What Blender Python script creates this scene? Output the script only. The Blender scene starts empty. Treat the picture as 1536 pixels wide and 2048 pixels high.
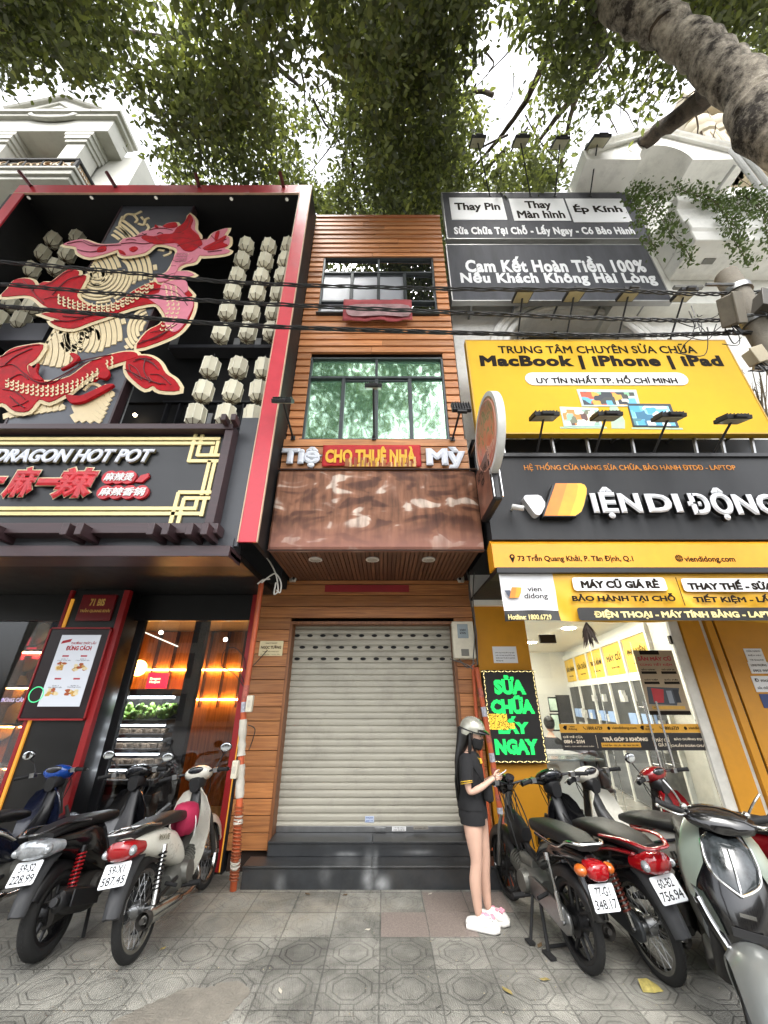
import bpy, bmesh, math, random
import numpy as np
from mathutils import Vector, Matrix, Euler
from mathutils.bvhtree import BVHTree
R = math.radians
random.seed(7); RNG = np.random.default_rng(11)
SC = bpy.context.scene; COL = SC.collection
# ---------------------------------------------------------------- camera, sky, sun, exposure
CAM_H, PITCH, FPX = 1.75, R(25.9), 769.0
cam = bpy.data.cameras.new('camera'); camo = bpy.data.objects.new('camera', cam); COL.objects.link(camo)
cam.sensor_fit = 'VERTICAL'; cam.sensor_height = 36.0; cam.lens = FPX/2048*36
cam.clip_start = 0.05; cam.clip_end = 500
camo.location = (0, 0, CAM_H); camo.rotation_euler = (R(90)+PITCH, 0, 0); SC.camera = camo
W = bpy.data.worlds.new("World"); SC.world = W; W.use_nodes = True
nt = W.node_tree; bg = nt.nodes['Background']
sky = nt.nodes.new('ShaderNodeTexSky'); sky.sky_type = 'NISHITA'; sky.sun_disc = False
sky.sun_elevation = R(62); sky.sun_rotation = R(170); sky.dust_density = 4; sky.air_density = 1.0
hs = nt.nodes.new('ShaderNodeHueSaturation'); hs.inputs['Saturation'].default_value = 0.18
nt.links.new(sky.outputs[0], hs.inputs['Color']); nt.links.new(hs.outputs[0], bg.inputs[0]); bg.inputs[1].default_value = 0.15
sl = bpy.data.lights.new('sun', 'SUN'); sl.energy = 1.5; sl.angle = R(25); sl.color = (1, .97, .92)
so = bpy.data.objects.new('sun', sl); COL.objects.link(so); so.location = (0, -10, 30)
so.rotation_euler = (R(28), 0, R(-10))
VS = SC.view_settings; VS.view_transform = 'Standard'; VS.look = 'None'; VS.gamma = 1; VS.exposure = 2.28
SC.render.film_transparent = False
cy = SC.cycles; cy.max_bounces = 8; cy.diffuse_bounces = 4; cy.glossy_bounces = 4; cy.transparent_max_bounces = 24; cy.use_denoising = True
try: cy.sample_clamp_indirect = 6
except Exception: pass
# ---------------------------------------------------------------- photo geometry helpers (photo pixel -> point on a real plane)
cP, sP = math.cos(PITCH), math.sin(PITCH)
def ray(px, py):
    u, v = (px-768)/FPX, (1024-py)/FPX
    return Vector((u, cP - v*sP, sP + v*cP))
def onY(px, py, Y):
    d = ray(px, py); t = Y/d.y; return Vector((d.x*t, Y, CAM_H+d.z*t))
def onZ(px, py, z):
    d = ray(px, py); t = (z-CAM_H)/d.z; return Vector((d.x*t, d.y*t, z))
def atT(px, py, t):
    d = ray(px, py); return Vector((d.x*t, d.y*t, CAM_H+d.z*t))
def rectY(x0, y0, x1, y1, Y):           # pixel box -> x0,x1,z0,z1 on the plane y=Y
    ym = (y0+y1)/2
    a = onY(x0, ym, Y); b = onY(x1, ym, Y)
    return a.x, b.x, onY(x0, y1, Y).z, onY(x0, y0, Y).z
# ---------------------------------------------------------------- object helpers
MW = {}
def tag(o, label=None, cat=None, group=None, kind=None):
    if label: o['label'] = label
    if cat: o['category'] = cat
    if group: o['group'] = group
    if kind: o['kind'] = kind
    return o
def thing(name, label, cat, loc=(0, 0, 0), rot=(0, 0, 0), group=None):
    if not isinstance(rot, (tuple, list)): rot = (0, 0, rot)
    o = bpy.data.objects.new(name, None); COL.objects.link(o); o.empty_display_size = .1
    o.location = loc; o.rotation_euler = rot; tag(o, label, cat, group)
    MW[o.name] = Matrix.Translation(Vector(loc)) @ Euler(rot).to_matrix().to_4x4()
    return o
def copy_tree(o, parent=None):
    c = o.copy(); COL.objects.link(c)
    if parent: c.parent = parent
    for ch in list(o.children): copy_tree(ch, c)
    return c
class MB:
    def __init__(s): s.v = []; s.f = []; s.m = []; s.cur = 0
    def mat(s, i): s.cur = i; return s
    def add(s, vs, fs):
        o = len(s.v); s.v += [tuple(p) for p in vs]; s.f += [[i+o for i in f] for f in fs]; s.m += [s.cur]*len(fs); return s
    def box(s, x0, x1, y0, y1, z0, z1):
        return s.add([(x0,y0,z0),(x1,y0,z0),(x1,y1,z0),(x0,y1,z0),(x0,y0,z1),(x1,y0,z1),(x1,y1,z1),(x0,y1,z1)],
                     [(0,3,2,1),(4,5,6,7),(0,1,5,4),(1,2,6,5),(2,3,7,6),(3,0,4,7)])
    def obox(s, c, d, rot=(0, 0, 0)):
        Rm = rot if isinstance(rot, Matrix) else Euler(rot).to_matrix(); c = Vector(c); h = Vector(d)/2
        vs = [c+Rm@Vector((sx*h.x, sy*h.y, sz*h.z)) for sz in (-1,1) for sx, sy in ((-1,-1),(1,-1),(1,1),(-1,1))]
        return s.add(vs, [(0,3,2,1),(4,5,6,7),(0,1,5,4),(1,2,6,5),(2,3,7,6),(3,0,4,7)])
    def prism(s, pts, y0, y1):          # polygon in XZ, extruded along Y
        n = len(pts)
        vs = [(p[0], y0, p[1]) for p in pts]+[(p[0], y1, p[1]) for p in pts]
        return s.add(vs, [list(range(n)), list(range(2*n-1, n-1, -1))]+[(i, i+n, (i+1)%n+n, (i+1)%n) for i in range(n)])
    def prismz(s, pts, z0, z1):
        n = len(pts)
        vs = [(p[0], p[1], z0) for p in pts]+[(p[0], p[1], z1) for p in pts]
        return s.add(vs, [list(range(n-1, -1, -1)), list(range(n, 2*n))]+[(i, (i+1)%n, (i+1)%n+n, i+n) for i in range(n)])
    def prismx(s, pts, x0, x1):         # polygon in YZ, extruded along X
        n = len(pts)
        vs = [(x0, p[0], p[1]) for p in pts]+[(x1, p[0], p[1]) for p in pts]
        return s.add(vs, [list(range(n)), list(range(2*n-1, n-1, -1))]+[(i, i+n, (i+1)%n+n, (i+1)%n) for i in range(n)])
    def tube(s, pts, r, n=8, closed=False, cap=True, flat=1.0):
        pts = [Vector(p) for p in pts]; N = len(pts)
        rs = list(r) if isinstance(r, (list, tuple)) else [r]*N
        tang = []
        for i in range(N):
            a = pts[(i-1) % N] if (closed or i > 0) else pts[i]; b = pts[(i+1) % N] if (closed or i < N-1) else pts[i]
            t = (b-a); tang.append(t.normalized() if t.length > 1e-9 else Vector((0, 0, 1)))
        up = Vector((0, 0, 1)) if abs(tang[0].z) < .9 else Vector((0, 1, 0))
        nx = tang[0].cross(up).normalized(); vs = []
        for i in range(N):
            t = tang[i]; nx = (nx - t*nx.dot(t));
            nx = nx.normalized() if nx.length > 1e-6 else t.orthogonal().normalized()
            ny = t.cross(nx)
            for k in range(n):
                a = 2*math.pi*k/n; vs.append(pts[i]+(nx*math.cos(a)+ny*math.sin(a)*flat)*rs[i])
        fs = []
        for i in range(N if closed else N-1):
            j = (i+1) % N
            for k in range(n):
                k2 = (k+1) % n; fs.append((i*n+k, i*n+k2, j*n+k2, j*n+k))
        if cap and not closed: fs += [list(range(n-1, -1, -1)), [(N-1)*n+k for k in range(n)]]
        return s.add(vs, fs)
    def lathe(s, prof, c=(0, 0, 0), rot=None, n=20, cap=True):      # profile (r,h) round local z
        c = Vector(c); Rm = Matrix.Identity(3) if rot is None else (rot if isinstance(rot, Matrix) else Euler(rot).to_matrix())
        vs = [c+Rm@Vector((r*math.cos(2*math.pi*k/n), r*math.sin(2*math.pi*k/n), h)) for r, h in prof for k in range(n)]
        fs = [(i*n+k, i*n+(k+1) % n, (i+1)*n+(k+1) % n, (i+1)*n+k) for i in range(len(prof)-1) for k in range(n)]
        if cap: fs += [list(range(n-1, -1, -1)), [(len(prof)-1)*n+k for k in range(n)]]
        return s.add(vs, fs)
    def cyl(s, a, b, r, n=16, r2=None):
        return s.tube([a, b], [r, r if r2 is None else r2], n)
    def torus(s, c, Rr, r, rot=None, n=40, m=10, fy=1.0):           # axis local z
        c = Vector(c); Rm = Matrix.Identity(3) if rot is None else (rot if isinstance(rot, Matrix) else Euler(rot).to_matrix())
        vs = []
        for i in range(n):
            a = 2*math.pi*i/n
            for k in range(m):
                b = 2*math.pi*k/m; q = Rr+r*math.cos(b)
                vs.append(c+Rm@Vector((q*math.cos(a), q*math.sin(a), r*fy*math.sin(b))))
        return s.add(vs, [(i*m+k, ((i+1) % n)*m+k, ((i+1) % n)*m+(k+1) % m, i*m+(k+1) % m) for i in range(n) for k in range(m)])
    def ell(s, c, rx, ry, rz, rot=(0, 0, 0), n=16, m=10):
        c = Vector(c); Rm = rot if isinstance(rot, Matrix) else Euler(rot).to_matrix(); vs = []; fs = []
        for i in range(1, m):
            th = math.pi*i/m
            for k in range(n):
                a = 2*math.pi*k/n; vs.append(c+Rm@Vector((rx*math.sin(th)*math.cos(a), ry*math.sin(th)*math.sin(a), rz*math.cos(th))))
        for i in range(m-2):
            for k in range(n): fs.append((i*n+k, (i+1)*n+k, (i+1)*n+(k+1) % n, i*n+(k+1) % n))
        vs += [c+Rm@Vector((0, 0, rz)), c+Rm@Vector((0, 0, -rz))]; a, b = len(vs)-2, len(vs)-1
        for k in range(n): fs += [(a, k, (k+1) % n), (b, (m-2)*n+(k+1) % n, (m-2)*n+k)]
        return s.add(vs, fs)
    def loft(s, rings, cap=True, closed=False):
        n = len(rings[0]); vs = [p for r in rings for p in r]; fs = []
        N = len(rings)
        for i in range(N if closed else N-1):
            j = (i+1) % N
            for k in range(n): fs.append((i*n+k, i*n+(k+1) % n, j*n+(k+1) % n, j*n+k))
        if cap and not closed: fs += [list(range(n-1, -1, -1)), [(N-1)*n+k for k in range(n)]]
        return s.add(vs, fs)
    def body(s, secs, n=16, p=2.6):     # sections across y: (x,z, half width, half height[, tilt]) superellipse rings
        rings = []
        for q in secs:
            x, z, w, h = q[:4]; tl = q[4] if len(q) > 4 else 0; ring = []
            for k in range(n):
                a = 2*math.pi*k/n; ca, sa = math.cos(a), math.sin(a)
                yy = w*math.copysign(abs(ca)**(2/p), ca); hh = h*math.copysign(abs(sa)**(2/p), sa)
                ring.append((x-hh*math.sin(tl), yy, z+hh*math.cos(tl)))
            rings.append(ring)
        return s.loft(rings)
    def quad(s, a, b, c, d): return s.add([a, b, c, d], [(0, 1, 2, 3)])
    def build(s, name, mats, parent=None, bevel=0, smooth=38, world=False, sub=0, recalc=True):
        me = bpy.data.meshes.new(name); me.from_pydata(s.v, [], s.f); me.update()
        if recalc:
            b = bmesh.new(); b.from_mesh(me); bmesh.ops.recalc_face_normals(b, faces=b.faces); b.to_mesh(me); b.free()
        if not isinstance(mats, (list, tuple)): mats = [mats]
        for m in mats: me.materials.append(m)
        if len(mats) > 1: me.polygons.foreach_set('material_index', s.m)
        return link(name, me, parent, bevel, smooth, world, sub)
def link(name, me, parent=None, bevel=0, smooth=38, world=False, sub=0):
    if world and parent is not None: me.transform(MW[parent.name].inverted())
    if smooth:
        me.shade_smooth(); me.set_sharp_from_angle(angle=R(smooth))
    o = bpy.data.objects.new(name, me); COL.objects.link(o)
    if parent is not None:
        o.parent = parent
    if bevel:
        bv = o.modifiers.new('bevel', 'BEVEL'); bv.width = bevel; bv.segments = 2; bv.limit_method = 'ANGLE'; bv.angle_limit = R(40)
    if sub:
        sm = o.modifiers.new('sub', 'SUBSURF'); sm.levels = sub; sm.render_levels = sub
    MW[o.name] = (MW[parent.name] if parent is not None else Matrix.Identity(4)).copy()
    return o
# ---------------------------------------------------------------- lettering
def text_me(s, bold=.02, ext=0.0, shear=0.0, space=1.0, fill=True, line=1.0):
    c = bpy.data.curves.new('lettering', 'FONT'); c.body = s; c.size = 1; c.bevel_depth = bold; c.bevel_resolution = 0
    c.extrude = ext; c.shear = shear; c.space_character = space; c.align_x = 'CENTER'; c.resolution_u = 3; c.space_line = line
    o = bpy.data.objects.new('tmp', c); COL.objects.link(o)
    dg = bpy.context.evaluated_depsgraph_get(); dg.update()
    me = bpy.data.meshes.new_from_object(o.evaluated_get(dg))
    bpy.data.objects.remove(o); bpy.data.curves.remove(c)
    v = np.empty(len(me.vertices)*3); me.vertices.foreach_get('co', v); v = v.reshape(-1, 3)
    f = [list(p.vertices) for p in me.polygons]; nz = [abs(p.normal.z) for p in me.polygons]; pz = [p.center.z for p in me.polygons]
    bpy.data.meshes.remove(me); return v, f, nz, pz
def put_text(mb, s, x0, x1, z0, z1, y, depth=.004, bold=.02, shear=0, space=1.0, keep=False, ext=0, sides=None, M=None, line=1.0):
    """lettering standing in the box x0..x1, z0..z1 on the plane y, facing -y; sides: other material slot for returns"""
    v, f, nz, pz = text_me(s, bold, ext, shear, space, line=line)
    mn, mx = v.min(0), v.max(0); sz = np.maximum(mx-mn, 1e-6)
    sx, szz = (x1-x0)/sz[0], (z1-z0)/sz[1]
    if keep: sx = szz = min(sx, szz)
    cx, cz = (x0+x1)/2, (z0+z1)/2
    X = cx+(v[:, 0]-(mn[0]+mx[0])/2)*sx; Z = cz+(v[:, 1]-(mn[1]+mx[1])/2)*szz
    Yy = y-(v[:, 2]-mn[2])/sz[2]*depth
    P = np.stack([X, Yy, Z], 1)
    if M is not None:
        P = (np.c_[P, np.ones(len(P))] @ np.array(M).T)[:, :3]
    base = mb.cur; o = len(mb.v); mb.v += [tuple(p) for p in P.tolist()]; mb.f += [[i+o for i in q] for q in f]
    if sides is None: mb.m += [base]*len(f)
    else: mb.m += [base if (nz[i] > .3 and pz[i] > (mn[2]+mx[2])/2) else sides for i in range(len(f))]
    return mb
def px_text(mb, s, x0, y0, x1, y1, Y, **k):
    a, b, c, d = rectY(x0, y0, x1, y1, Y); return put_text(mb, s, a, b, c, d, Y, **k)
def shape2d(mb, pts, y, depth, border=0.0):
    """filled outline in XZ on plane y with rounded offset border, facing -y"""
    c = bpy.data.curves.new('outline', 'CURVE'); c.dimensions = '2D'; c.fill_mode = 'BOTH'
    sp = c.splines.new('POLY'); sp.points.add(len(pts)-1); sp.use_cyclic_u = True
    for i, p in enumerate(pts): sp.points[i].co = (p[0], p[1], 0, 1)
    c.bevel_depth = max(border, .0005); c.bevel_resolution = 0; c.extrude = .001
    o = bpy.data.objects.new('tmp', c); COL.objects.link(o)
    dg = bpy.context.evaluated_depsgraph_get(); dg.update()
    me = bpy.data.meshes.new_from_object(o.evaluated_get(dg)); bpy.data.objects.remove(o); bpy.data.curves.remove(c)
    v = np.empty(len(me.vertices)*3); me.vertices.foreach_get('co', v); v = v.reshape(-1, 3)
    zz = v[:, 2]; zz = (zz-zz.min())/max(zz.max()-zz.min(), 1e-6)
    off = len(mb.v); mb.v += [(v[i, 0], y-zz[i]*depth, v[i, 1]) for i in range(len(v))]
    for p in me.polygons: mb.f.append([i+off for i in p.vertices]); mb.m.append(mb.cur)
    bpy.data.meshes.remove(me); return mb
def smoothpoly(pts, n=4, closed=True):
    P = [Vector((p[0], p[1])) for p in pts]; N = len(P); out = []
    for i in range(N if closed else N-1):
        a, b, c, d = P[(i-1) % N] if closed or i else P[0], P[i], P[(i+1) % N], P[(i+2) % N] if closed or i+2 < N else P[-1]
        for k in range(n):
            t = k/n; out.append(.5*((2*b)+(c-a)*t+(2*a-5*b+4*c-d)*t*t+(3*b-a-3*c+d)*t**3))
    if not closed: out.append(P[-1])
    return [(p.x, p.y) for p in out]
def spline3(pts, n=6):
    P = [Vector(p) for p in pts]; N = len(P); out = []
    for i in range(N-1):
        a, b, c, d = P[max(i-1, 0)], P[i], P[i+1], P[min(i+2, N-1)]
        for k in range(n):
            t = k/n; out.append(.5*((2*b)+(c-a)*t+(2*a-5*b+4*c-d)*t*t+(3*b-a-3*c+d)*t**3))
    out.append(P[-1]); return out
# ---------------------------------------------------------------- materials
def lin(h):
    if not isinstance(h, str): return h
    h = h.lstrip('#'); c = [int(h[i:i+2], 16)/255 for i in (0, 2, 4)]
    return tuple(x/12.92 if x <= .04045 else ((x+.055)/1.055)**2.4 for x in c)
def nodes(m): m.use_nodes = True; return m.node_tree, m.node_tree.nodes['Principled BSDF']
MATS = {}
def mat(name, col, rough=.5, metal=0, var=.12, scale=6, bump=0, bscale=None, spec=.5, emit=0, coat=0, dirt=0, stretch=None, alpha=1, trans=0):
    if name in MATS: return MATS[name]
    m = bpy.data.materials.new(name); t, b = nodes(m); N = t.nodes; L = t.links; c = lin(col)
    b.inputs['Roughness'].default_value = rough; b.inputs['Metallic'].default_value = metal
    b.inputs['Specular IOR Level'].default_value = spec
    if coat: b.inputs['Coat Weight'].default_value = coat; b.inputs['Coat Roughness'].default_value = .08
    if trans: b.inputs['Transmission Weight'].default_value = trans
    tc = N.new('ShaderNodeTexCoord'); mp = N.new('ShaderNodeMapping'); L.new(tc.outputs['Object'], mp.inputs[0])
    if stretch: mp.inputs['Scale'].default_value = stretch
    nz = N.new('ShaderNodeTexNoise'); nz.inputs['Scale'].default_value = scale; nz.inputs['Detail'].default_value = 6; nz.inputs['Roughness'].default_value = .65
    L.new(mp.outputs[0], nz.inputs['Vector'])
    rp = N.new('ShaderNodeValToRGB'); rp.color_ramp.elements[0].position = .3; rp.color_ramp.elements[1].position = .7
    rp.color_ramp.elements[0].color = (*[x*(1-var) for x in c], 1); rp.color_ramp.elements[1].color = (*[min(1, x*(1+var)) for x in c], 1)
    L.new(nz.outputs['Fac'], rp.inputs[0]); last = rp.outputs[0]
    if dirt:
        n2 = N.new('ShaderNodeTexNoise'); n2.inputs['Scale'].default_value = 1.7; n2.inputs['Detail'].default_value = 9; n2.inputs['Roughness'].default_value = .75
        L.new(tc.outputs['Object'], n2.inputs['Vector'])
        r2 = N.new('ShaderNodeValToRGB'); r2.color_ramp.elements[0].position = .48; r2.color_ramp.elements[1].position = .75
        r2.color_ramp.elements[0].color = (0, 0, 0, 1); r2.color_ramp.elements[1].color = (dirt, dirt, dirt, 1); L.new(n2.outputs['Fac'], r2.inputs[0])
        mx = N.new('ShaderNodeMixRGB'); mx.inputs[2].default_value = (.06, .052, .042, 1); L.new(r2.outputs[0], mx.inputs[0]); L.new(last, mx.inputs[1]); last = mx.outputs[0]
    L.new(last, b.inputs['Base Color'])
    rr = N.new('ShaderNodeMapRange'); rr.inputs[3].default_value = max(.02, rough-.08); rr.inputs[4].default_value = min(1, rough+.1)
    L.new(nz.outputs['Fac'], rr.inputs[0]); L.new(rr.outputs[0], b.inputs['Roughness'])
    if bump:
        n3 = N.new('ShaderNodeTexNoise'); n3.inputs['Scale'].default_value = bscale or scale*8; n3.inputs['Detail'].default_value = 5
        L.new(mp.outputs[0], n3.inputs['Vector'])
        bp = N.new('ShaderNodeBump'); bp.inputs['Strength'].default_value = bump; bp.inputs['Distance'].default_value = .01; L.new(n3.outputs['Fac'], bp.inputs['Height']); L.new(bp.outputs[0], b.inputs['Normal'])
    if emit: b.inputs['Emission Color'].default_value = (*c, 1); b.inputs['Emission Strength'].default_value = emit
    if alpha < 1: b.inputs['Alpha'].default_value = alpha
    MATS[name] = m; return m
def glass(name, tint=(.9, .95, .95), refl=.08, rough=.01, body=0.0, bodycol=(.02, .02, .02), wavy=0, gcol=(.95, .97, 1)):
    """thin pane: see-through, with a mirror layer that grows at grazing angles; body = share of opaque film"""
    if name in MATS: return MATS[name]
    m = bpy.data.materials.new(name); t, b = nodes(m); N = t.nodes; L = t.links; N.remove(b); out = N['Material Output']
    tr = N.new('ShaderNodeBsdfTransparent'); tr.inputs[0].default_value = (*tint, 1)
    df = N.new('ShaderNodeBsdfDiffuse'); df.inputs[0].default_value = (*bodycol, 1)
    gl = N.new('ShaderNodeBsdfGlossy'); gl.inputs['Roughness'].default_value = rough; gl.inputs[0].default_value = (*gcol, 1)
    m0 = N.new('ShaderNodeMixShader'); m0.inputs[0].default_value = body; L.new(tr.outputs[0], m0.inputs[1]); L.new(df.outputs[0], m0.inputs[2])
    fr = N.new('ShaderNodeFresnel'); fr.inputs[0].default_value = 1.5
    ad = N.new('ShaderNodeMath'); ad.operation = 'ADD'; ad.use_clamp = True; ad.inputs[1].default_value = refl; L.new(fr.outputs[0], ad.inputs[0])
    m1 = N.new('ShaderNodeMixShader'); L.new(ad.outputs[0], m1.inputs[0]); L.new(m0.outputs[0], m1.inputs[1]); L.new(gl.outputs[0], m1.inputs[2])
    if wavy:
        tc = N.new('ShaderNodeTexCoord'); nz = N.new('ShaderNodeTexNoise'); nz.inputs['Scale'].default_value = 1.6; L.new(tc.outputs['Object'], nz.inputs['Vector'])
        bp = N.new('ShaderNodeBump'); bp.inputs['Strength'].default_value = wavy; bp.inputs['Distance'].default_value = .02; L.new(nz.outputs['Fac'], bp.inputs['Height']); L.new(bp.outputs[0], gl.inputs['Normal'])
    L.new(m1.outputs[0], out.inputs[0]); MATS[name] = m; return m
def wood(name, c0, c1, rough=.45, axis='X', coat=0.0, island=.35, wear=0.0):
    if name in MATS: return MATS[name]
    m = bpy.data.materials.new(name); t, b = nodes(m); N = t.nodes; L = t.links
    tc = N.new('ShaderNodeTexCoord'); mp = N.new('ShaderNodeMapping'); L.new(tc.outputs['Object'], mp.inputs[0])
    mp.inputs['Scale'].default_value = (1.2, 25, 25) if axis == 'X' else ((25, 1.2, 25) if axis == 'Y' else (25, 25, 1.2))
    geo = N.new('ShaderNodeNewGeometry'); va = N.new('ShaderNodeVectorMath'); va.operation = 'ADD'
    sc = N.new('ShaderNodeVectorMath'); sc.operation = 'SCALE'; sc.inputs[0].default_value = (37, 91, 53); L.new(geo.outputs['Random Per Island'], sc.inputs['Scale'])
    L.new(mp.outputs[0], va.inputs[0]); L.new(sc.outputs[0], va.inputs[1])
    nz = N.new('ShaderNodeTexNoise'); nz.inputs['Scale'].default_value = 1.6; nz.inputs['Detail'].default_value = 7; nz.inputs['Distortion'].default_value = .6
    L.new(va.outputs[0], nz.inputs['Vector'])
    rp = N.new('ShaderNodeValToRGB'); rp.color_ramp.elements[0].position = .32; rp.color_ramp.elements[1].position = .68
    rp.color_ramp.elements[0].color = (*lin(c0), 1); rp.color_ramp.elements[1].color = (*lin(c1), 1); L.new(nz.outputs['Fac'], rp.inputs[0])
    mr = N.new('ShaderNodeMapRange'); mr.inputs[3].default_value = 1-island; mr.inputs[4].default_value = 1+island*.55; L.new(geo.outputs['Random Per Island'], mr.inputs[0])
    mu = N.new('ShaderNodeVectorMath'); mu.operation = 'SCALE'; L.new(rp.outputs[0], mu.inputs[0]); L.new(mr.outputs[0], mu.inputs['Scale'])
    last = mu.outputs[0]
    if wear:
        n2 = N.new('ShaderNodeTexNoise'); n2.inputs['Scale'].default_value = 1.3; n2.inputs['Detail'].default_value = 10; n2.inputs['Roughness'].default_value = .7
        L.new(tc.outputs['Object'], n2.inputs['Vector'])
        r2 = N.new('ShaderNodeMapRange'); r2.inputs[1].default_value = .45; r2.inputs[2].default_value = .75; r2.inputs[4].default_value = wear; L.new(n2.outputs['Fac'], r2.inputs[0])
        mx = N.new('ShaderNodeMixRGB'); mx.inputs[2].default_value = (.16, .12, .09, 1); L.new(r2.outputs[0], mx.inputs[0]); L.new(last, mx.inputs[1]); last = mx.outputs[0]
    L.new(last, b.inputs['Base Color']); b.inputs['Roughness'].default_value = rough
    if coat: b.inputs['Coat Weight'].default_value = coat
    bp = N.new('ShaderNodeBump'); bp.inputs['Strength'].default_value = .25; bp.inputs['Distance'].default_value = .004; L.new(nz.outputs['Fac'], bp.inputs['Height']); L.new(bp.outputs[0], b.inputs['Normal'])
    MATS[name] = m; return m
def glow(name, col, strength=3):
    if name in MATS: return MATS[name]
    m = bpy.data.materials.new(name); t, b = nodes(m); c = lin(col)
    b.inputs['Base Color'].default_value = (*c, 1); b.inputs['Emission Color'].default_value = (*c, 1); b.inputs['Emission Strength'].default_value = strength
    MATS[name] = m; return m
BLACK = mat('black_paint', '#1b1b1d', .45); BLACKM = mat('matt_black', '#101011', .8, var=.25)
CHROME = mat('chrome', '#d8d8d8', .12, 1, var=.05); STEEL = mat('dull_steel', '#8f9090', .38, 1, var=.15, dirt=.4)
ALU = mat('dark_aluminium', '#4a4d50', .35, .6); WHITE = mat('white_paint', '#dcdcda', .5, var=.05, dirt=.15)
# ================================================================= GROUND
def mt(t, op, a, b=None, c=None):
    n = t.nodes.new('ShaderNodeMath'); n.operation = op
    for i, x in enumerate((a, b, c)):
        if x is None: continue
        if isinstance(x, (int, float)): n.inputs[i].default_value = x
        else: t.links.new(x, n.inputs[i])
    return n.outputs[0]
def pavement_mat():
    m = bpy.data.materials.new('stamped_tiles'); t, b = nodes(m); N = t.nodes; L = t.links
    tc = N.new('ShaderNodeTexCoord'); sx = N.new('ShaderNodeSeparateXYZ'); 
    wob = N.new('ShaderNodeTexNoise'); wob.inputs['Scale'].default_value = 9; L.new(tc.outputs['Object'], wob.inputs['Vector'])
    wsc = N.new('ShaderNodeVectorMath'); wsc.operation = 'MULTIPLY_ADD'; wsc.inputs[1].default_value = (.008,)*3; L.new(wob.outputs['Color'], wsc.inputs[0]); L.new(tc.outputs['Object'], wsc.inputs[2])
    L.new(wsc.outputs[0], sx.inputs[0])
    S = .405
    fx = mt(t, 'SUBTRACT', mt(t, 'FRACT', mt(t, 'ADD', mt(t, 'DIVIDE', sx.outputs[0], S), 100.07)), .5)
    fy = mt(t, 'SUBTRACT', mt(t, 'FRACT', mt(t, 'ADD', mt(t, 'DIVIDE', sx.outputs[1], S), 100.3)), .5)
    ax, ay = mt(t, 'ABSOLUTE', fx), mt(t, 'ABSOLUTE', fy)
    oc = mt(t, 'MAXIMUM', mt(t, 'MAXIMUM', ax, ay), mt(t, 'MULTIPLY', mt(t, 'ADD', ax, ay), .735))
    cx, cyy = mt(t, 'SUBTRACT', .5, ax), mt(t, 'SUBTRACT', .5, ay)
    o2 = mt(t, 'MAXIMUM', mt(t, 'MAXIMUM', cx, cyy), mt(t, 'MULTIPLY', mt(t, 'ADD', cx, cyy), .735))
    def line(d, d0, w): return mt(t, 'SUBTRACT', 1, mt(t, 'SMOOTH_MIN', mt(t, 'DIVIDE', mt(t, 'ABSOLUTE', mt(t, 'SUBTRACT', d, d0)), w), 1, .3))
    g = mt(t, 'MAXIMUM', line(oc, .27, .022), line(oc, .375, .020))
    g = mt(t, 'MAXIMUM', g, line(o2, .105, .020))
    bar = mt(t, 'MULTIPLY', line(mt(t, 'MINIMUM', ax, ay), .11, .018), mt(t, 'GREATER_THAN', oc, .375))
    g = mt(t, 'MAXIMUM', g, mt(t, 'MULTIPLY', bar, mt(t, 'GREATER_THAN', o2, .105)))
    edge = line(mt(t, 'MAXIMUM', ax, ay), .5, .022)
    # plain cut-stone tiles by the step, pressed tiles nearer the kerb; wear hides the grooves in places
    n1 = N.new('ShaderNodeTexNoise'); n1.inputs['Scale'].default_value = 1.1; n1.inputs['Detail'].default_value = 5; L.new(tc.outputs['Object'], n1.inputs['Vector'])
    plain = N.new('ShaderNodeMapRange'); plain.inputs[1].default_value = 4.42; plain.inputs[2].default_value = 4.50
    L.new(mt(t, 'ADD', sx.outputs[1], mt(t, 'MULTIPLY', n1.outputs['Fac'], .25)), plain.inputs[0]); plain.inputs[3].default_value = 1; plain.inputs[4].default_value = .38
    wear = N.new('ShaderNodeMapRange'); wear.inputs[1].default_value = .36; wear.inputs[2].default_value = .66; wear.inputs[3].default_value = 1; wear.inputs[4].default_value = .45; L.new(n1.outputs['Fac'], wear.inputs[0])
    g = mt(t, 'MULTIPLY', g, mt(t, 'MULTIPLY', plain.outputs[0], wear.outputs[0]))
    groove = mt(t, 'MAXIMUM', g, mt(t, 'MULTIPLY', edge, .9))
    # pressed ribs inside the octagons
    rib = mt(t, 'MULTIPLY', mt(t, 'SINE', mt(t, 'MULTIPLY', mt(t, 'ADD', sx.outputs[0], mt(t, 'MULTIPLY', sx.outputs[1], .15)), 420)), .3)
    # colour: per tile value, fine grit, long stains
    idx = N.new('ShaderNodeCombineXYZ'); L.new(mt(t, 'FLOOR', mt(t, 'ADD', mt(t, 'DIVIDE', sx.outputs[0], S), 100.07)), idx.inputs[0]); L.new(mt(t, 'FLOOR', mt(t, 'ADD', mt(t, 'DIVIDE', sx.outputs[1], S), 100.3)), idx.inputs[1])
    wn = N.new('ShaderNodeTexWhiteNoise'); L.new(idx.outputs[0], wn.inputs['Vector'])
    grit = N.new('ShaderNodeTexNoise'); grit.inputs['Scale'].default_value = 160; grit.inputs['Detail'].default_value = 3; L.new(tc.outputs['Object'], grit.inputs['Vector'])
    st = N.new('ShaderNodeTexNoise'); st.inputs['Scale'].default_value = 2.6; st.inputs['Detail'].default_value = 9; st.inputs['Roughness'].default_value = .7; L.new(tc.outputs['Object'], st.inputs['Vector'])
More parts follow.
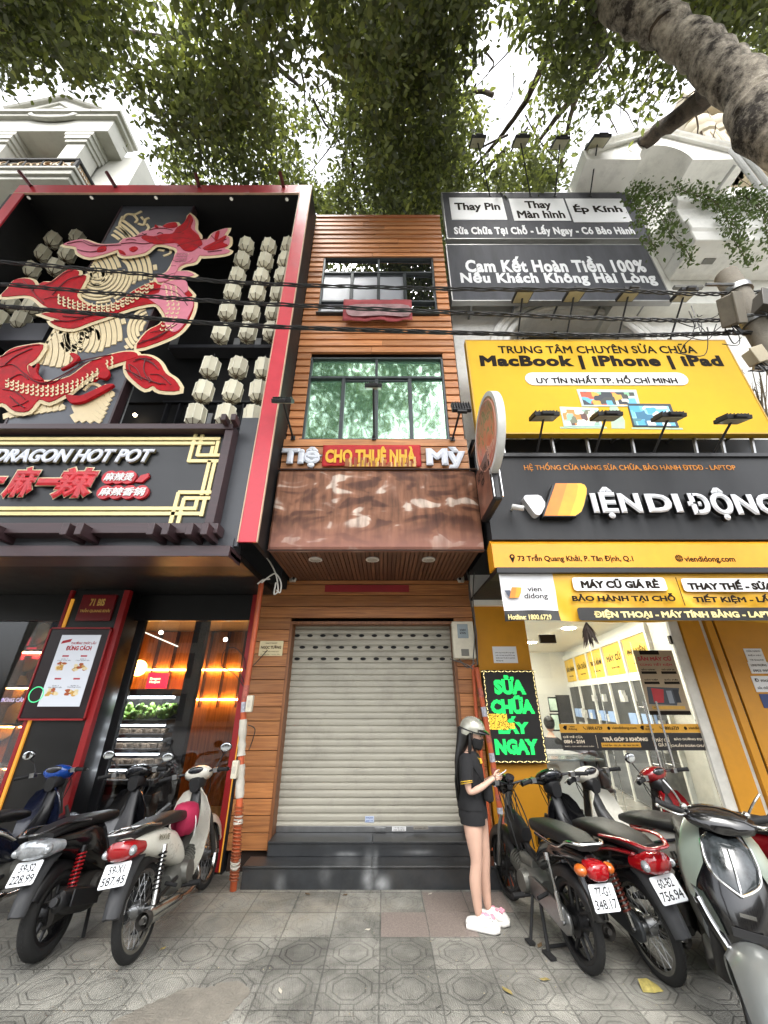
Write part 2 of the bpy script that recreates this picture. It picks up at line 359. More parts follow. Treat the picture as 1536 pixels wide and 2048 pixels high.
    rp = N.new('ShaderNodeValToRGB'); e = rp.color_ramp.elements; e[0].position = .33; e[0].color = (.11, .107, .092, 1); e[1].position = .70; e[1].color = (.30, .29, .25, 1)
    mid = e.new(.52); mid.color = (.205, .20, .175, 1)
    L.new(mt(t, 'ADD', mt(t, 'MULTIPLY', st.outputs['Fac'], .8), mt(t, 'MULTIPLY', wn.outputs['Value'], .18)), rp.inputs[0])
    dn = N.new('ShaderNodeTexNoise'); dn.inputs['Scale'].default_value = 2.2; dn.inputs['Detail'].default_value = 8; dn.inputs['Roughness'].default_value = .7; L.new(tc.outputs['Object'], dn.inputs['Vector'])
    near = N.new('ShaderNodeMapRange'); near.inputs[1].default_value = .9; near.inputs[2].default_value = .25; L.new(mt(t, 'ADD', mt(t, 'ABSOLUTE', mt(t, 'SUBTRACT', sx.outputs[1], 4.85)), mt(t, 'MULTIPLY', mt(t, 'ABSOLUTE', mt(t, 'ADD', sx.outputs[0], 1.3)), .5)), near.inputs[0])
    dm = N.new('ShaderNodeMapRange'); dm.inputs[1].default_value = .38; dm.inputs[2].default_value = .62; L.new(dn.outputs['Fac'], dm.inputs[0])
    dx_ = N.new('ShaderNodeMixRGB'); dx_.inputs[2].default_value = (.30, .265, .205, 1); L.new(mt(t, 'MULTIPLY', near.outputs[0], mt(t, 'MULTIPLY', dm.outputs[0], .8)), dx_.inputs[0]); L.new(rp.outputs[0], dx_.inputs[1])
    k = mt(t, 'MULTIPLY', mt(t, 'ADD', mt(t, 'MULTIPLY', grit.outputs['Fac'], 1.2), .52), mt(t, 'SUBTRACT', 1, mt(t, 'MULTIPLY', groove, .62)))
    bigst = N.new('ShaderNodeTexNoise'); bigst.inputs['Scale'].default_value = .9; bigst.inputs['Detail'].default_value = 10; bigst.inputs['Roughness'].default_value = .68; bigst.inputs['Distortion'].default_value = .8; L.new(tc.outputs['Object'], bigst.inputs['Vector'])
    bm_ = N.new('ShaderNodeMapRange'); bm_.inputs[1].default_value = .38; bm_.inputs[2].default_value = .6; bm_.inputs[3].default_value = .62; bm_.inputs[4].default_value = 1.08; L.new(bigst.outputs['Fac'], bm_.inputs[0])
    crk = N.new('ShaderNodeTexVoronoi'); crk.feature = 'DISTANCE_TO_EDGE'; crk.inputs['Scale'].default_value = 1.3
    cw = N.new('ShaderNodeVectorMath'); cw.operation = 'MULTIPLY_ADD'; cw.inputs[1].default_value = (.5,)*3; L.new(st.outputs['Color'], cw.inputs[0]); L.new(tc.outputs['Object'], cw.inputs[2]); L.new(cw.outputs[0], crk.inputs['Vector'])
    cm = N.new('ShaderNodeMapRange'); cm.inputs[1].default_value = .0; cm.inputs[2].default_value = .012; cm.inputs[3].default_value = .6; cm.inputs[4].default_value = 1; L.new(crk.outputs['Distance'], cm.inputs[0])
    spk = N.new('ShaderNodeTexVoronoi'); spk.inputs['Scale'].default_value = 22; L.new(tc.outputs['Object'], spk.inputs['Vector']); sm_ = N.new('ShaderNodeMapRange'); sm_.inputs[1].default_value = .07; sm_.inputs[2].default_value = .13; sm_.inputs[3].default_value = .72; sm_.inputs[4].default_value = 1; L.new(spk.outputs['Distance'], sm_.inputs[0])
    k = mt(t, 'MULTIPLY', k, mt(t, 'MULTIPLY', bm_.outputs[0], mt(t, 'MULTIPLY', cm.outputs[0], sm_.outputs[0])))
    vs = N.new('ShaderNodeVectorMath'); vs.operation = 'SCALE'; L.new(dx_.outputs[0], vs.inputs[0]); L.new(k, vs.inputs['Scale']); L.new(vs.outputs[0], b.inputs['Base Color'])
    b.inputs['Roughness'].default_value = .82
    bp = N.new('ShaderNodeBump'); bp.inputs['Strength'].default_value = .8; bp.inputs['Distance'].default_value = .006
    L.new(mt(t, 'ADD', mt(t, 'ADD', mt(t, 'MULTIPLY', groove, -1), mt(t, 'MULTIPLY', grit.outputs['Fac'], .35)), rib), bp.inputs['Height']); L.new(bp.outputs[0], b.inputs['Normal'])
    return m
PAVE = pavement_mat()
mb = MB(); mb.box(-40, 40, -2.2, 60, -.3, 0); tag(mb.build('pavement', PAVE, smooth=0), kind='structure')
mb = MB(); mb.box(-40, 40, -2.45, -2.203, -.3, .002); tag(mb.build('kerb', mat('kerb_stone', '#8d8a82', .8, dirt=.6, bump=.4)), kind='structure')
mb = MB(); mb.box(-60, 60, -60, -2.453, -.4, -.14); tag(mb.build('road', mat('asphalt', '#4b4a48', .85, bump=.6, scale=30), smooth=0), kind='structure')
CONC = mat('worn_concrete', '#79746a', .9, var=.3, scale=3, bump=.7, bscale=60, dirt=.5)
mb = MB()
pl_ = [(-1.62,3.38),(-1.2,3.33),(-.99,3.40),(-.93,3.55),(-.90,3.70),(-1.0,3.79),(-1.12,3.77),(-1.2,3.72),(-1.33,3.71),(-1.42,3.63),(-1.55,3.52)]
rj = random.Random(4); mb.prismz([(x+rj.uniform(-.015, .015), y+rj.uniform(-.012, .012)) for x, y in smoothpoly(pl_, 5)], .0005, .003)
tag(mb.build('concrete_patch', CONC, smooth=0), kind='structure')
PINK = mat('pink_granite_tile', '#7d726b', .6, var=.35, scale=90, bump=.3)
tx = lambda i: (i-.07)*.405
ty = lambda j: (j-.3)*.405
mb = MB()
for i, j in ((0, 11), (1, 11), (1, 12), (2, 12)): mb.box(tx(i)+.004, tx(i+1)-.004, ty(j)+.004, ty(j+1)-.004, .0005, .0035)
tag(mb.build('granite_paving', PINK, smooth=0), kind='structure')
# ================================================================= CENTRE TOWNHOUSE
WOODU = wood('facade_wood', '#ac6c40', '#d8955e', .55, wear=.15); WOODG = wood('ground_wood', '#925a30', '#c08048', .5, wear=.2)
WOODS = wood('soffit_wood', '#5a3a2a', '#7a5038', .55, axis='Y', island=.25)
YU, YG = 4.40, 5.60; XL, XR = -1.375, 1.13
house = thing('townhouse', 'narrow timber clad townhouse with closed roller shutter between red restaurant and yellow shop', 'building', (0, 5.6, 0))
mb = MB()      # masonry shell
mb.box(XL+.01, XR-.01, YU+.22, 12, 4.95, 10.5); mb.box(-1.78, 1.25, 5.66, 12, 3.36, 4.95)
mb.box(-1.78, -1.33, 5.66, 12, 0, 3.36); mb.box(1.0, 1.25, 5.66, 12, 0, 3.36); mb.box(-1.33, 1.0, 5.95, 12, 0, 3.36)
mb.build('wall', mat('dark_backing', '#2a1d15', .9), house, world=True, smooth=0)  # dark colour stands in for shadow in the gaps between boards
W1 = (-1.13, .92, 7.63, 9.23); W2 = (-1.16, .93, 5.0, 6.63)
mb = MB(); z = 4.96; p = .147
rr_ = random.Random(3)
while z < 10.5:
    z1 = min(z+p-.014, 10.56)
    segs = [(XL, XR)]
    for w in (W1, W2):
        if z1 > w[2]+.01 and z < w[3]-.01: segs = [(XL, w[0]), (w[1], XR)]
    for a, b_ in segs:
        if segs[0][1] == XR:
            c = rr_.uniform(-.5, .5); cut = [a, c-.002, c+.002, b_]
            pairs = [(a, c-.0015), (c+.0015, b_)]
        else: pairs = [(a, b_)]
        for q0, q1 in pairs:
            d = rr_.uniform(0, .004)
            mb.add([(q0, YU-d, z), (q1, YU-d, z), (q1, YU+.05, z), (q0, YU+.05, z), (q0, YU+.018-d, z1), (q1, YU+.018-d, z1), (q1, YU+.05, z1), (q0, YU+.05, z1)],
                   [(0,3,2,1),(4,5,6,7),(0,1,5,4),(1,2,6,5),(2,3,7,6),(3,0,4,7)])
    z += p
mb.build('cladding', WOODU, house, bevel=.003, world=True)
mb = MB(); mb.box(XL, XR+.005, YU-.01, YU+.3, 10.53, 10.6); mb.build('coping', wood('coping_wood', '#9a5a34', '#b06c44'), house, world=True, bevel=.008)
MIRR = glass('reflective_pane', (.25, .35, .3), .42, .05, .94, (.11, .23, .14), wavy=.25, gcol=(.70, 1.0, .80))  # green of the reflected leaves is put into body colour and mirror tint
FROST = glass('curtained_pane', (.3, .3, .3), .10, .28, .96, (.30, .31, .345), wavy=.2)
CLEAR_D = glass('dark_pane', (.3, .3, .3), .3, .01, .95, (.012, .013, .013), wavy=.2)
FR = mat('window_aluminium', '#3d4244', .4, .5, var=.1)
def window(nm, w, trans, vx, vtop, low=None, panes=None, glassm=MIRR):
    x0, x1, z0, z1 = w; y = YU+.02; f = MB(); t = .035
    f.box(x0, x1, y, y+.08, z0, z0+t); f.box(x0, x1, y, y+.08, z1-t, z1); f.box(x0, x0+t, y+.001, y+.08, z0+t, z1-t); f.box(x1-t, x1, y+.001, y+.08, z0+t, z1-t)
    f.box(x0+t, x1-t, y+.004, y+.075, trans-.022, trans+.022)
    if low: f.box(x0+t, x1-t, y+.004, y+.075, low-.02, low+.02)
    zb = (low+.02) if low else z0+t
    for i, x in enumerate(vx):
        yo = .008 if i != 1 else .012
        f.box(x-.028, x+.028, y+yo, y+.07, zb, trans-.022)
    f.box(vtop-.02, vtop+.02, y+.008, y+.07, trans+.022, z1-t)
    if low: f.box(vtop-.02, vtop+.02, y+.008, y+.07, z0+t, low-.02)
    # inner sash frames of the two sliding leaves
    for a, b_ in ((vx[0]+.028, vx[1]-.028), (vx[1]+.028, vx[2]-.028)):
        f.box(a, b_, y+.03, y+.06, trans-.06, trans-.024); f.box(a, b_, y+.03, y+.06, zb+.002, zb+.035)
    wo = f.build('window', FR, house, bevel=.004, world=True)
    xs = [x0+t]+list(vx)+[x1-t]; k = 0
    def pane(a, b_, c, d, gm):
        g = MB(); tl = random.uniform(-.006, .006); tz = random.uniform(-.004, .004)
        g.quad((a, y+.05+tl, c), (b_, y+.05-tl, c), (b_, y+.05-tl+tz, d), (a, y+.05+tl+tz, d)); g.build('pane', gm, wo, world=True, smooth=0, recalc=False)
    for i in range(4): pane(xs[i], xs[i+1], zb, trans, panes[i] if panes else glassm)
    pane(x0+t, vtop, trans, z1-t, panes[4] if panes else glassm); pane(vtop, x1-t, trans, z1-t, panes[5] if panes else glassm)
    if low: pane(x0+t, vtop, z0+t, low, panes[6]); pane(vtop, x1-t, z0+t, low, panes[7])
    s = MB(); s.box(x0-.02, x1+.02, YU-.05, YU+.02, z0-.03, z0-.002); s.build('sill', FR, wo, world=True, bevel=.004)
    return wo
window('win', W1, 8.79, (-.58, -.098, .375), -.1, low=7.99, panes=[FROST, FROST, FROST, CLEAR_D, CLEAR_D, CLEAR_D, FROST, CLEAR_D])
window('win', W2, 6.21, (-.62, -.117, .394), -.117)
for w in (W1, W2):   # dark reveal
    pass
# projecting box over the entrance
YC = 4.31; ZS = 3.34
mb = MB(); mb.box(-1.36, 1.12, YC+.05, 5.66, 3.38, 4.93); mb.build('canopy_box', mat('canopy_dark', '#35251b', .8), house, world=True, smooth=0)
mb = MB(); z = 4.46
for k in range(4):
    z0 = z+k*.125; mb.box(-1.37, 1.13, YC-.006*(k % 2)-.001*k, YC+.05, z0, z0+.112)
mb.build('sign_band', wood('band_wood', '#9c6438', '#c98a54', .5, wear=.25), house, bevel=.003, world=True)
mb = MB(); x = -1.38
while x < 1.12:
    mb.box(x, x+.047, YC+.03, 5.595, ZS-random.uniform(0, .003), ZS+.03); x += .055
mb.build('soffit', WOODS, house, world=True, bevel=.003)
for i, px in enumerate((631, 745, 857)):
    q = onZ(px, 1117, ZS); mb = MB(); mb.lathe([(.085, 0), (.085, .012), (.078, .02)], (q.x, q.y, ZS-.022), n=28)
    mb.mat(1).lathe([(.066, 0), (.066, .002)], (q.x, q.y, ZS-.0245), n=24)
    mb.build('downlight', [mat('downlight_ring', '#d5d0c8', .4), mat('downlight_lens', '#b8b2a8', .25)], house, world=True)
# ground floor boards
mb = MB(); z = .20; p = .162
while z < 3.3:
    z1 = min(z+p-.008, 3.335)
    for a, b_ in (((-1.79, -1.325), (.995, 1.262)) if z < 2.68 else ((-1.79, 1.262),)):
        mb.box(a, b_, YG-rr_.uniform(0, .003), YG+.06, max(z, .2), z1)
    z += p
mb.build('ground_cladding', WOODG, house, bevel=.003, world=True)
mb = MB()     # reveal boards beside the shutter
mb.box(-1.33, -1.29, YG-.012, 5.84, .19, 2.74); mb.box(.955, .995, YG-.012, 5.84, .19, 2.74); mb.box(-1.29, .955, YG-.012, 5.84, 2.70, 2.74)
mb.build('door_lining', wood('lining_wood', '#6a3f22', '#8d5b34', .45, axis='Z'), house, bevel=.004, world=True)
# shutter: curled slats as one profile, three perforated rows
prof = []; z = .345; n = 0
sh = MB(); ps = .0775
while z < 2.70:
    prof += [(5.80, z), (5.786, z+.008), (5.782, z+ps*.5), (5.786, z+ps-.012), (5.80, z+ps-.003)]; z += ps; n += 1
sh.add([(x, q[0], q[1]) for q in prof for x in (-1.29, .955)], [(2*i, 2*i+1, 2*i+3, 2*i+2) for i in range(len(prof)-1)])
SHM = mat('shutter_steel', '#a39f91', .55, .1, var=.10, scale=2, dirt=.42, bump=.15, bscale=3, stretch=(.5, 1, 4))
shut = sh.build('roller_shutter', SHM, house, world=True, smooth=50, recalc=False)
hm = MB()
for j, zc in enumerate((2.57, 2.41, 2.255)):
    for i in range(12):
        x = -1.215+i*.186+(.05 if j == 1 else (-.01 if j == 2 else -.04))
        hm.lathe([(.04, 0), (.04, .004)], (x, 5.7805, zc), Matrix.Rotation(R(90), 3, 'X') @ Matrix.Diagonal((1, .5, 1)), n=18)
hm.build('perforation', BLACKM, shut, world=True)
mb = MB(); mb.box(-1.289, .954, 5.77, 5.81, .322, .382); mb.box(-.11, .02, 5.755, 5.77, .335, .37)
mb.build('bottom_rail', STEEL, shut, world=True, bevel=.004)
STONE = mat('black_granite', '#2e3032', .32, var=.35, scale=5, bump=.05, dirt=.5)
def stain(m, blobs, col):          # dried whitewash splashes on the stone
    t = m.node_tree; N = t.nodes; L = t.links; b = N['Principled BSDF']; src = b.inputs['Base Color'].links[0].from_socket; tc = N.new('ShaderNodeTexCoord'); sx = N.new('ShaderNodeSeparateXYZ'); L.new(tc.outputs['Object'], sx.inputs[0]); tot = None
    nz = N.new('ShaderNodeTexNoise'); nz.inputs['Scale'].default_value = 9; nz.inputs['Detail'].default_value = 8; L.new(tc.outputs['Object'], nz.inputs['Vector'])
    for x0, z0, rx, rz, a in blobs:
        dxx = mt(t, 'DIVIDE', mt(t, 'SUBTRACT', sx.outputs[0], x0), rx); dzz = mt(t, 'DIVIDE', mt(t, 'SUBTRACT', sx.outputs[2], z0), rz); d = mt(t, 'ADD', mt(t, 'MULTIPLY', dxx, dxx), mt(t, 'MULTIPLY', dzz, dzz))
        g = mt(t, 'MULTIPLY', mt(t, 'POWER', 2.718, mt(t, 'MULTIPLY', d, -1)), a); tot = g if tot is None else mt(t, 'MAXIMUM', tot, g)
    f = mt(t, 'MULTIPLY', tot, mt(t, 'ADD', mt(t, 'MULTIPLY', nz.outputs['Fac'], 1.6), -.15)); f2 = N.new('ShaderNodeClamp'); L.new(f, f2.inputs[0])
    mx = N.new('ShaderNodeMixRGB'); mx.inputs[2].default_value = (*col, 1); L.new(f2.outputs[0], mx.inputs[0]); L.new(src, mx.inputs[1]); L.new(mx.outputs[0], b.inputs['Base Color'])
stain(STONE, [(onY(px, py, 5.2).x, onY(px, py, 5.2).z, rx, rz, a) for px, py, rx, rz, a in ((737, 1755, .055, .10, .9), (763, 1768, .07, .06, .8), (750, 1740, .03, .08, .5), (650, 1750, .06, .07, .3), (560, 1768, .05, .06, .45), (690, 1726, .12, .02, .5), (840, 1722, .15, .02, .35))], (.42, .43, .43))
mb = MB(); mb.box(-1.466, 1.24, 5.2, 5.445, -.05, .17); mb.box(-1.466, -.131, 5.185, 5.46, .17, .19); mb.box(-.127, 1.24, 5.185, 5.46, .17, .19); mb.build('step', STONE, house, world=True, bevel=.004)
mb = MB(); mb.box(-1.288, .994, 5.452, 5.95, .19, .30); mb.box(-1.288, -.131, 5.44, 5.95, .302, .322); mb.box(-.127, .994, 5.44, 5.95, .302, .322); mb.build('step', STONE, house, world=True, bevel=.004)
mb = MB()     # red strip of tape above the door and paper stickers on the shutter
a, b_, c, d = rectY(650, 1170, 818, 1184, YG-.01); mb.box(a, b_, YG-.016, YG-.008, c, d); tag(mb.build('red_tape_strip', mat('red_tape', '#8c1f25', .6)), 'faded red strip pasted on the dark boards above the roller shutter', 'tape strip')
STK = mat('sticker_paper', '#b9c3d4', .6); INK = mat('blue_ink', '#3d5a9a', .7); KINK = mat('black_ink', '#1d1a18', .7)
def sticker(px0, py0, px1, py1, Y, lines, lab, paper, ink):
    a, b_, c, d = rectY(px0, py0, px1, py1, Y); t = thing('sticker', lab, 'sticker', ((a+b_)/2, Y, c)); m_ = MB(); m_.box(a, b_, Y-.0015, Y-.0002, c, d); m_.build('paper', paper, t, world=True, smooth=0)
    m_ = MB(); n = len(lines); hh = (d-c)/n
    for i, s in enumerate(lines): put_text(m_, s, a+(b_-a)*.1, b_-(b_-a)*.1, d-hh*(i+.8), d-hh*(i+.25), Y-.002, depth=.001)
    m_.build('lettering', ink, t, world=True, smooth=0)
sticker(730, 1632, 748, 1645, 5.781, ['KHOAN', '0909 777'], 'small pale blue phone number sticker low on the shutter', STK, INK)
sticker(784, 1653, 812, 1662, 5.769, ['CẮT BÊ TÔNG', '0903 52 44 52'], 'small white sticker on the bottom rail of the shutter', WHITE, KINK)
sticker(827, 1652, 856, 1659, 5.769, ['KHOAN CẮT'], 'small greyish torn sticker near the right end of the bottom rail', mat('old_paper', '#8f8a80', .8), KINK)
# ---- plaque and meter and cameras
a, b_, c, d = rectY(519, 1282, 566, 1312, YG-.005); t = thing('plaque', 'cream name plaque with dark letters on the left timber pillar beside the shutter', 'plaque', ((a+b_)/2, YG, c))
mb = MB(); mb.box(a, b_, YG-.02, YG-.004, c, d); mb.build('plate', mat('plaque_cream', '#d8caa0', .35), t, world=True, bevel=.003)
mb = MB(); h = d-c; w = b_-a
put_text(mb, 'NGỌC TƯỜNG', a+w*.07, b_-w*.07, c+h*.42, c+h*.72, YG-.021, depth=.002, bold=.05)
put_text(mb, 'CÔNG TY TNHH MTV', a+w*.25, b_-w*.25, c+h*.8, c+h*.9, YG-.021, depth=.002); put_text(mb, 'TRANG SỨC VÀ ĐÁ QUÝ', a+w*.15, b_-w*.15, c+h*.24, c+h*.34, YG-.021, depth=.002); put_text(mb, 'Trần Quang Khải, P. Tân Định, Quận 1', a+w*.06, b_-w*.06, c+h*.07, c+h*.15, YG-.021, depth=.002)
mb.build('lettering', mat('plaque_ink', '#4a3418', .5), t, world=True, smooth=0)
a, b_, c, d = rectY(907, 1244, 948, 1318, 5.45); t = thing('electricity_meter', 'cream electricity meter box on the right timber pillar beside the shutter', 'meter', ((a+b_)/2, 5.5, c))
MC = mat('meter_cream', '#c9c2ae', .45, dirt=.3)
mb = MB(); mb.box(a, b_, 5.46, 5.595, c, d); mb.box(a-.008, b_+.008, 5.445, 5.462, c+.01, d+.008); mb.build('case', MC, t, world=True, bevel=.01)
h = d-c; w = b_-a
mb = MB(); mb.box(a+w*.22, b_-w*.25, 5.438, 5.4455, c+h*.55, d-h*.06); mb.build('window', mat('meter_window', '#8d979b', .15), t, world=True, bevel=.004)
mb = MB(); put_text(mb, '230V\nkWh', a+w*.33, b_-w*.36, c+h*.66, d-h*.2, 5.437, depth=.001); mb.build('dial_print', KINK, t, world=True, smooth=0)
mb = MB(); mb.box(a+w*.33, b_-w*.3, 5.437, 5.4455, c+h*.08, c+h*.26); mb.build('breaker', mat('breaker_grey', '#6d6b63', .4), t, world=True, bevel=.003)
def camera_dome(px, py, flip, lab):
    q = onY(px, py, 5.5); t = thing('security_camera', lab, 'security camera', (q.x, 5.58, q.z)); b = MB(); b.obox((0, 0, .02), (.09, .05, .1)); b.build('bracket', MC, t, bevel=.01)
    b = MB(); b.tube([(0, -.02, 0), (.03*flip, -.07, -.005)], .035, 14); b.ell((.035*flip, -.09, -.008), .04, .045, .04); b.build('housing', mat('camera_shell', '#b9b6b0', .35), t)
    b = MB(); b.ell((.04*flip, -.125, -.012), .022, .014, .022); b.build('lens', mat('lens_black', '#0a0a0c', .08), t)
camera_dome(583, 1157, 1, 'small white security camera under the soffit above the left timber pillar')
camera_dome(924, 1158, -1, 'small pale security camera under the soffit above the meter box')
# ---- smeared sign board on the canopy front
def collage_mat():
    m = bpy.data.materials.new('worn_photo_board'); t, b = nodes(m); N = t.nodes; L = t.links
    tc = N.new('ShaderNodeTexCoord'); mp = N.new('ShaderNodeMapping'); mp.inputs['Scale'].default_value = (1.0, 1, 1.8); L.new(tc.outputs['Object'], mp.inputs[0])
    wv = N.new('ShaderNodeTexNoise'); wv.inputs['Scale'].default_value = 2.5; wv.inputs['Detail'].default_value = 2.5; wv.inputs['Distortion'].default_value = .5; L.new(mp.outputs[0], wv.inputs['Vector'])
    rp = N.new('ShaderNodeValToRGB'); e = rp.color_ramp.elements; rp.color_ramp.interpolation = 'B_SPLINE'
    e[0].position = .0; e[0].color = (.13, .06, .036, 1); e[1].position = 1; e[1].color = (.3, .2, .14, 1)
    for p_, c in ((.34, (.07, .032, .022)), (.43, (.12, .052, .03)), (.475, (.22, .105, .06)), (.56, (.23, .11, .064)), (.60, (.28, .15, .10)), (.625, (.60, .51, .43)), (.75, (.60, .54, .47)), (.9, (.5, .42, .36))):
        q = e.new(p_); q.color = (*c, 1)
    L.new(wv.outputs['Fac'], rp.inputs[0])
    n2 = N.new('ShaderNodeTexNoise'); n2.inputs['Scale'].default_value = 5; n2.inputs['Detail'].default_value = 8; mp2 = N.new('ShaderNodeMapping'); mp2.inputs['Scale'].default_value = (3, 1, .5); L.new(tc.outputs['Object'], mp2.inputs[0]); L.new(mp2.outputs[0], n2.inputs['Vector'])
    mx = N.new('ShaderNodeMixRGB'); mx.blend_type = 'MULTIPLY'; mx.inputs[0].default_value = .8; L.new(rp.outputs[0], mx.inputs[1])
    r2 = N.new('ShaderNodeValToRGB'); r2.color_ramp.elements[0].color = (.35, .3, .28, 1); r2.color_ramp.elements[1].color = (1.25, 1.15, 1.1, 1); r2.color_ramp.elements[0].position = .3; r2.color_ramp.elements[1].position = .65; L.new(n2.outputs['Fac'], r2.inputs[0]); L.new(r2.outputs[0], mx.inputs[2])
    sz = N.new('ShaderNodeSeparateXYZ'); L.new(tc.outputs['Object'], sz.inputs[0])
    fade = N.new('ShaderNodeMapRange'); fade.inputs[1].default_value = .05; fade.inputs[2].default_value = .38; fade.inputs[3].default_value = .75; fade.inputs[4].default_value = 0; L.new(sz.outputs[2], fade.inputs[0])
    m2 = N.new('ShaderNodeMixRGB'); m2.inputs[2].default_value = (.30, .14, .105, 1); L.new(fade.outputs[0], m2.inputs[0]); L.new(mx.outputs[0], m2.inputs[1])
    L.new(m2.outputs[0], b.inputs['Base Color']); b.inputs['Roughness'].default_value = .6; b.inputs['Specular IOR Level'].default_value = .25
    return m
t = thing('sign_board', 'worn brown sign board with smeared pale photo patches wrapped round the canopy over the entrance', 'sign', (0, 4.2, ZS-.03))
secs = []; 
for z_, g in ((0, .0), (.03, .02), (1.0, .02), (1.08, .0)):
    y0 = 4.22-g; secs.append([(-1.355, 4.305, z_), (-1.355, y0+.02, z_), (-1.33, y0, z_), (1.10, y0, z_), (1.17, y0+.03, z_), (1.18, 4.305, z_)])
mb = MB(); mb.loft([[Vector(p_) - Vector((0, 4.2, 0)) for p_ in r_] for r_ in secs]); mb.build('printed_panel', collage_mat(), t, smooth=30)
mb = MB(); mb.tube([(-1.36, .0, 1.09), (1.19, .0, 1.09)], .012, 6); mb.tube([(-1.36, .02, -.004), (1.17, .02, -.004)], .01, 6); mb.build('edge_trim', mat('dark_bronze', '#3a241c', .4), t)
# channel letters
t = thing('shop_lettering', 'white channel letters Tiệ and Mỳ on the timber band below the lower window', 'sign letters', (0, YC, 4.5))
SIDE = mat('letter_return', '#8e9096', .4, .2)
for s, q in (('Tiệ', (563, 897, 646, 938)), ('Mỳ', (852, 897, 931, 942))):
    mb = MB(); px_text(mb, s, *q, YC-.012, depth=.055, bold=.07, ext=.05, sides=1); mb.build('letters', [mat('letter_white', '#d2d6de', .35, var=.04), SIDE], t, world=True, smooth=0)
def cloth(nm, lab, cat, px0, py0, px1, py1, Y, matl, text=None, tm=None, sag=.01, cols=24, rows=8, tbox=None, **kw):
    a, b_, c, d = rectY(px0, py0, px1, py1, Y); t = thing(nm, lab, cat, ((a+b_)/2, Y, c)); mb = MB(); vs = []
    ph = random.uniform(0, 6)
    for j in range(rows+1):
        for i in range(cols+1):
            u, v = i/cols, j/rows
            vs.append((a+(b_-a)*u, Y+sag*(math.sin(u*17+ph+v*2)*.5+math.sin(u*41+v*5)*.3)*(1-v*.6), c+(d-c)*v+sag*.8*math.sin(u*13+ph)*(1-v)))
    mb.add(vs, [(j*(cols+1)+i, j*(cols+1)+i+1, (j+1)*(cols+1)+i+1, (j+1)*(cols+1)+i) for j in range(rows) for i in range(cols)])
    o = mb.build('cloth', matl, t, world=True, smooth=80, recalc=False); s_ = o.modifiers.new('thick', 'SOLIDIFY'); s_.thickness = .003
    if text:
        mb = MB(); w, h = b_-a, d-c; x0, x1, z0, z1 = tbox
        put_text(mb, text, a+w*x0, a+w*x1, c+h*z0, c+h*z1, Y-sag-.002, depth=.004, **kw); mb.build('lettering', tm, t, world=True, smooth=0)
    return t
cloth('cloth_banner', 'red cloth banner with yellow FOR RENT lettering tied between the white letters', 'banner', 645, 890, 842, 932, YC-.04, mat('red_cloth', '#b02325', .7, var=.2), 'CHO THUÊ NHÀ', mat('yellow_print', '#d8a62a', .6), sag=.012, tbox=(.03, .95, .12, .9), bold=.05)
tb_ = [o for o in bpy.data.objects if o.name.startswith('cloth_banner')][0]; a, b_, c, d = rectY(690, 908, 830, 932, YC-.06); mb = MB(); rz_ = random.Random(5)
for k in range(46):
    x0 = a+(b_-a)*k/46; x1 = x0+(b_-a)/46*rz_.uniform(.7, 1.6); top = c+(d-c)*rz_.uniform(.1, .8); y_ = YC-.0605-.0006*(k % 4); mb.mat(k % 3 if rz_.random() < .7 else 1).prism([(x0, c-.01), (x1, c-.01), (x1-.002, top), (x0+.002, top-.004)], y_-.0005, y_)
mb.build('smear_strips', [mat('smear_cream', '#c9a56f', .8, var=.4, scale=5), mat('smear_brown', '#9a5f3c', .8, var=.3, scale=5), mat('smear_yellow', '#c99a34', .8, var=.3)], tb_, world=True, smooth=0)  # coloured strips imitate the smear over the lower half of the lettering
cloth('faded_banner', 'faded pink red banner tied across the lower edge of the upper window', 'banner', 686, 599, 824, 641, YU-.1, mat('faded_red_cloth', '#a04448', .75, var=.35, scale=3, stretch=(1, 1, 5), dirt=.5), sag=.02)
fb_ = [o for o in bpy.data.objects if o.name.startswith('faded_banner')][0]; a, b_, c, d = rectY(697, 609, 816, 632, YU-.13); mb = MB(); mb.prism(smoothpoly([(a, c+.03), (a+.25, c), (a+.6, c+.02), (b_, c), (b_+.01, d-.02), (a+.5, d+.01), (a, d-.02)], 3), YU-.1315, YU-.13); mb.build('washed_print', mat('washed_pink', '#a07f80', .75, var=.5, scale=2.5, stretch=(1.5, 1, 6), dirt=.7), fb_, world=True, smooth=0)
# ---- floodlights on arms
FLB = mat('floodlight_black', '#1c1c1e', .5); FLG = mat('floodlight_glass', '#a8a48c', .12)
def floodlight(lab, base, arm, head, w=.26, h=.18, tilt=-35, grp=None, yaw=0, up=False):
    """base point on the wall, arm tip, head axis tilt; glass faces the wall"""
    t = thing('floodlight', lab, 'floodlight', base, group=grp); b = Vector(base)
    p = [Vector(q)-b for q in arm]; m_ = MB(); m_.tube(p, .014, 8); m_.obox(p[0], (.06, .02, .06)); m_.build('arm', FLB, t)
    Rm = Euler((R(tilt), 0, R(yaw))).to_matrix(); c = Vector(head)-b
    m_ = MB(); m_.obox(c, (w, .05, h), Rm)
    for k in range(7): m_.obox(c+Rm@Vector((-w*.42+k*w*.14, -.035, 0)), (.008, .03, h*.85), Rm)
    m_.obox(c+Rm@Vector((0, .0, -h*.5-.02)), (w*.5, .04, .04), Rm); m_.build('lamp_body', FLB, t, bevel=.005)
    m_ = MB(); m_.obox(c+Rm@Vector((0, .028, 0)), (w*.88, .006, h*.84), Rm); m_.build('lamp_glass', FLG, t)
    return t
def fl_px(lab, bpx, bY, hpx, hY, **k):
    a = onY(*bpx, bY); h = onY(*hpx, hY); m_ = (a+h)/2; floodlight(lab, a, [a, (a*.7+h*.3), h], h, **k)
G = 'floodlights on arms over the timber facade'
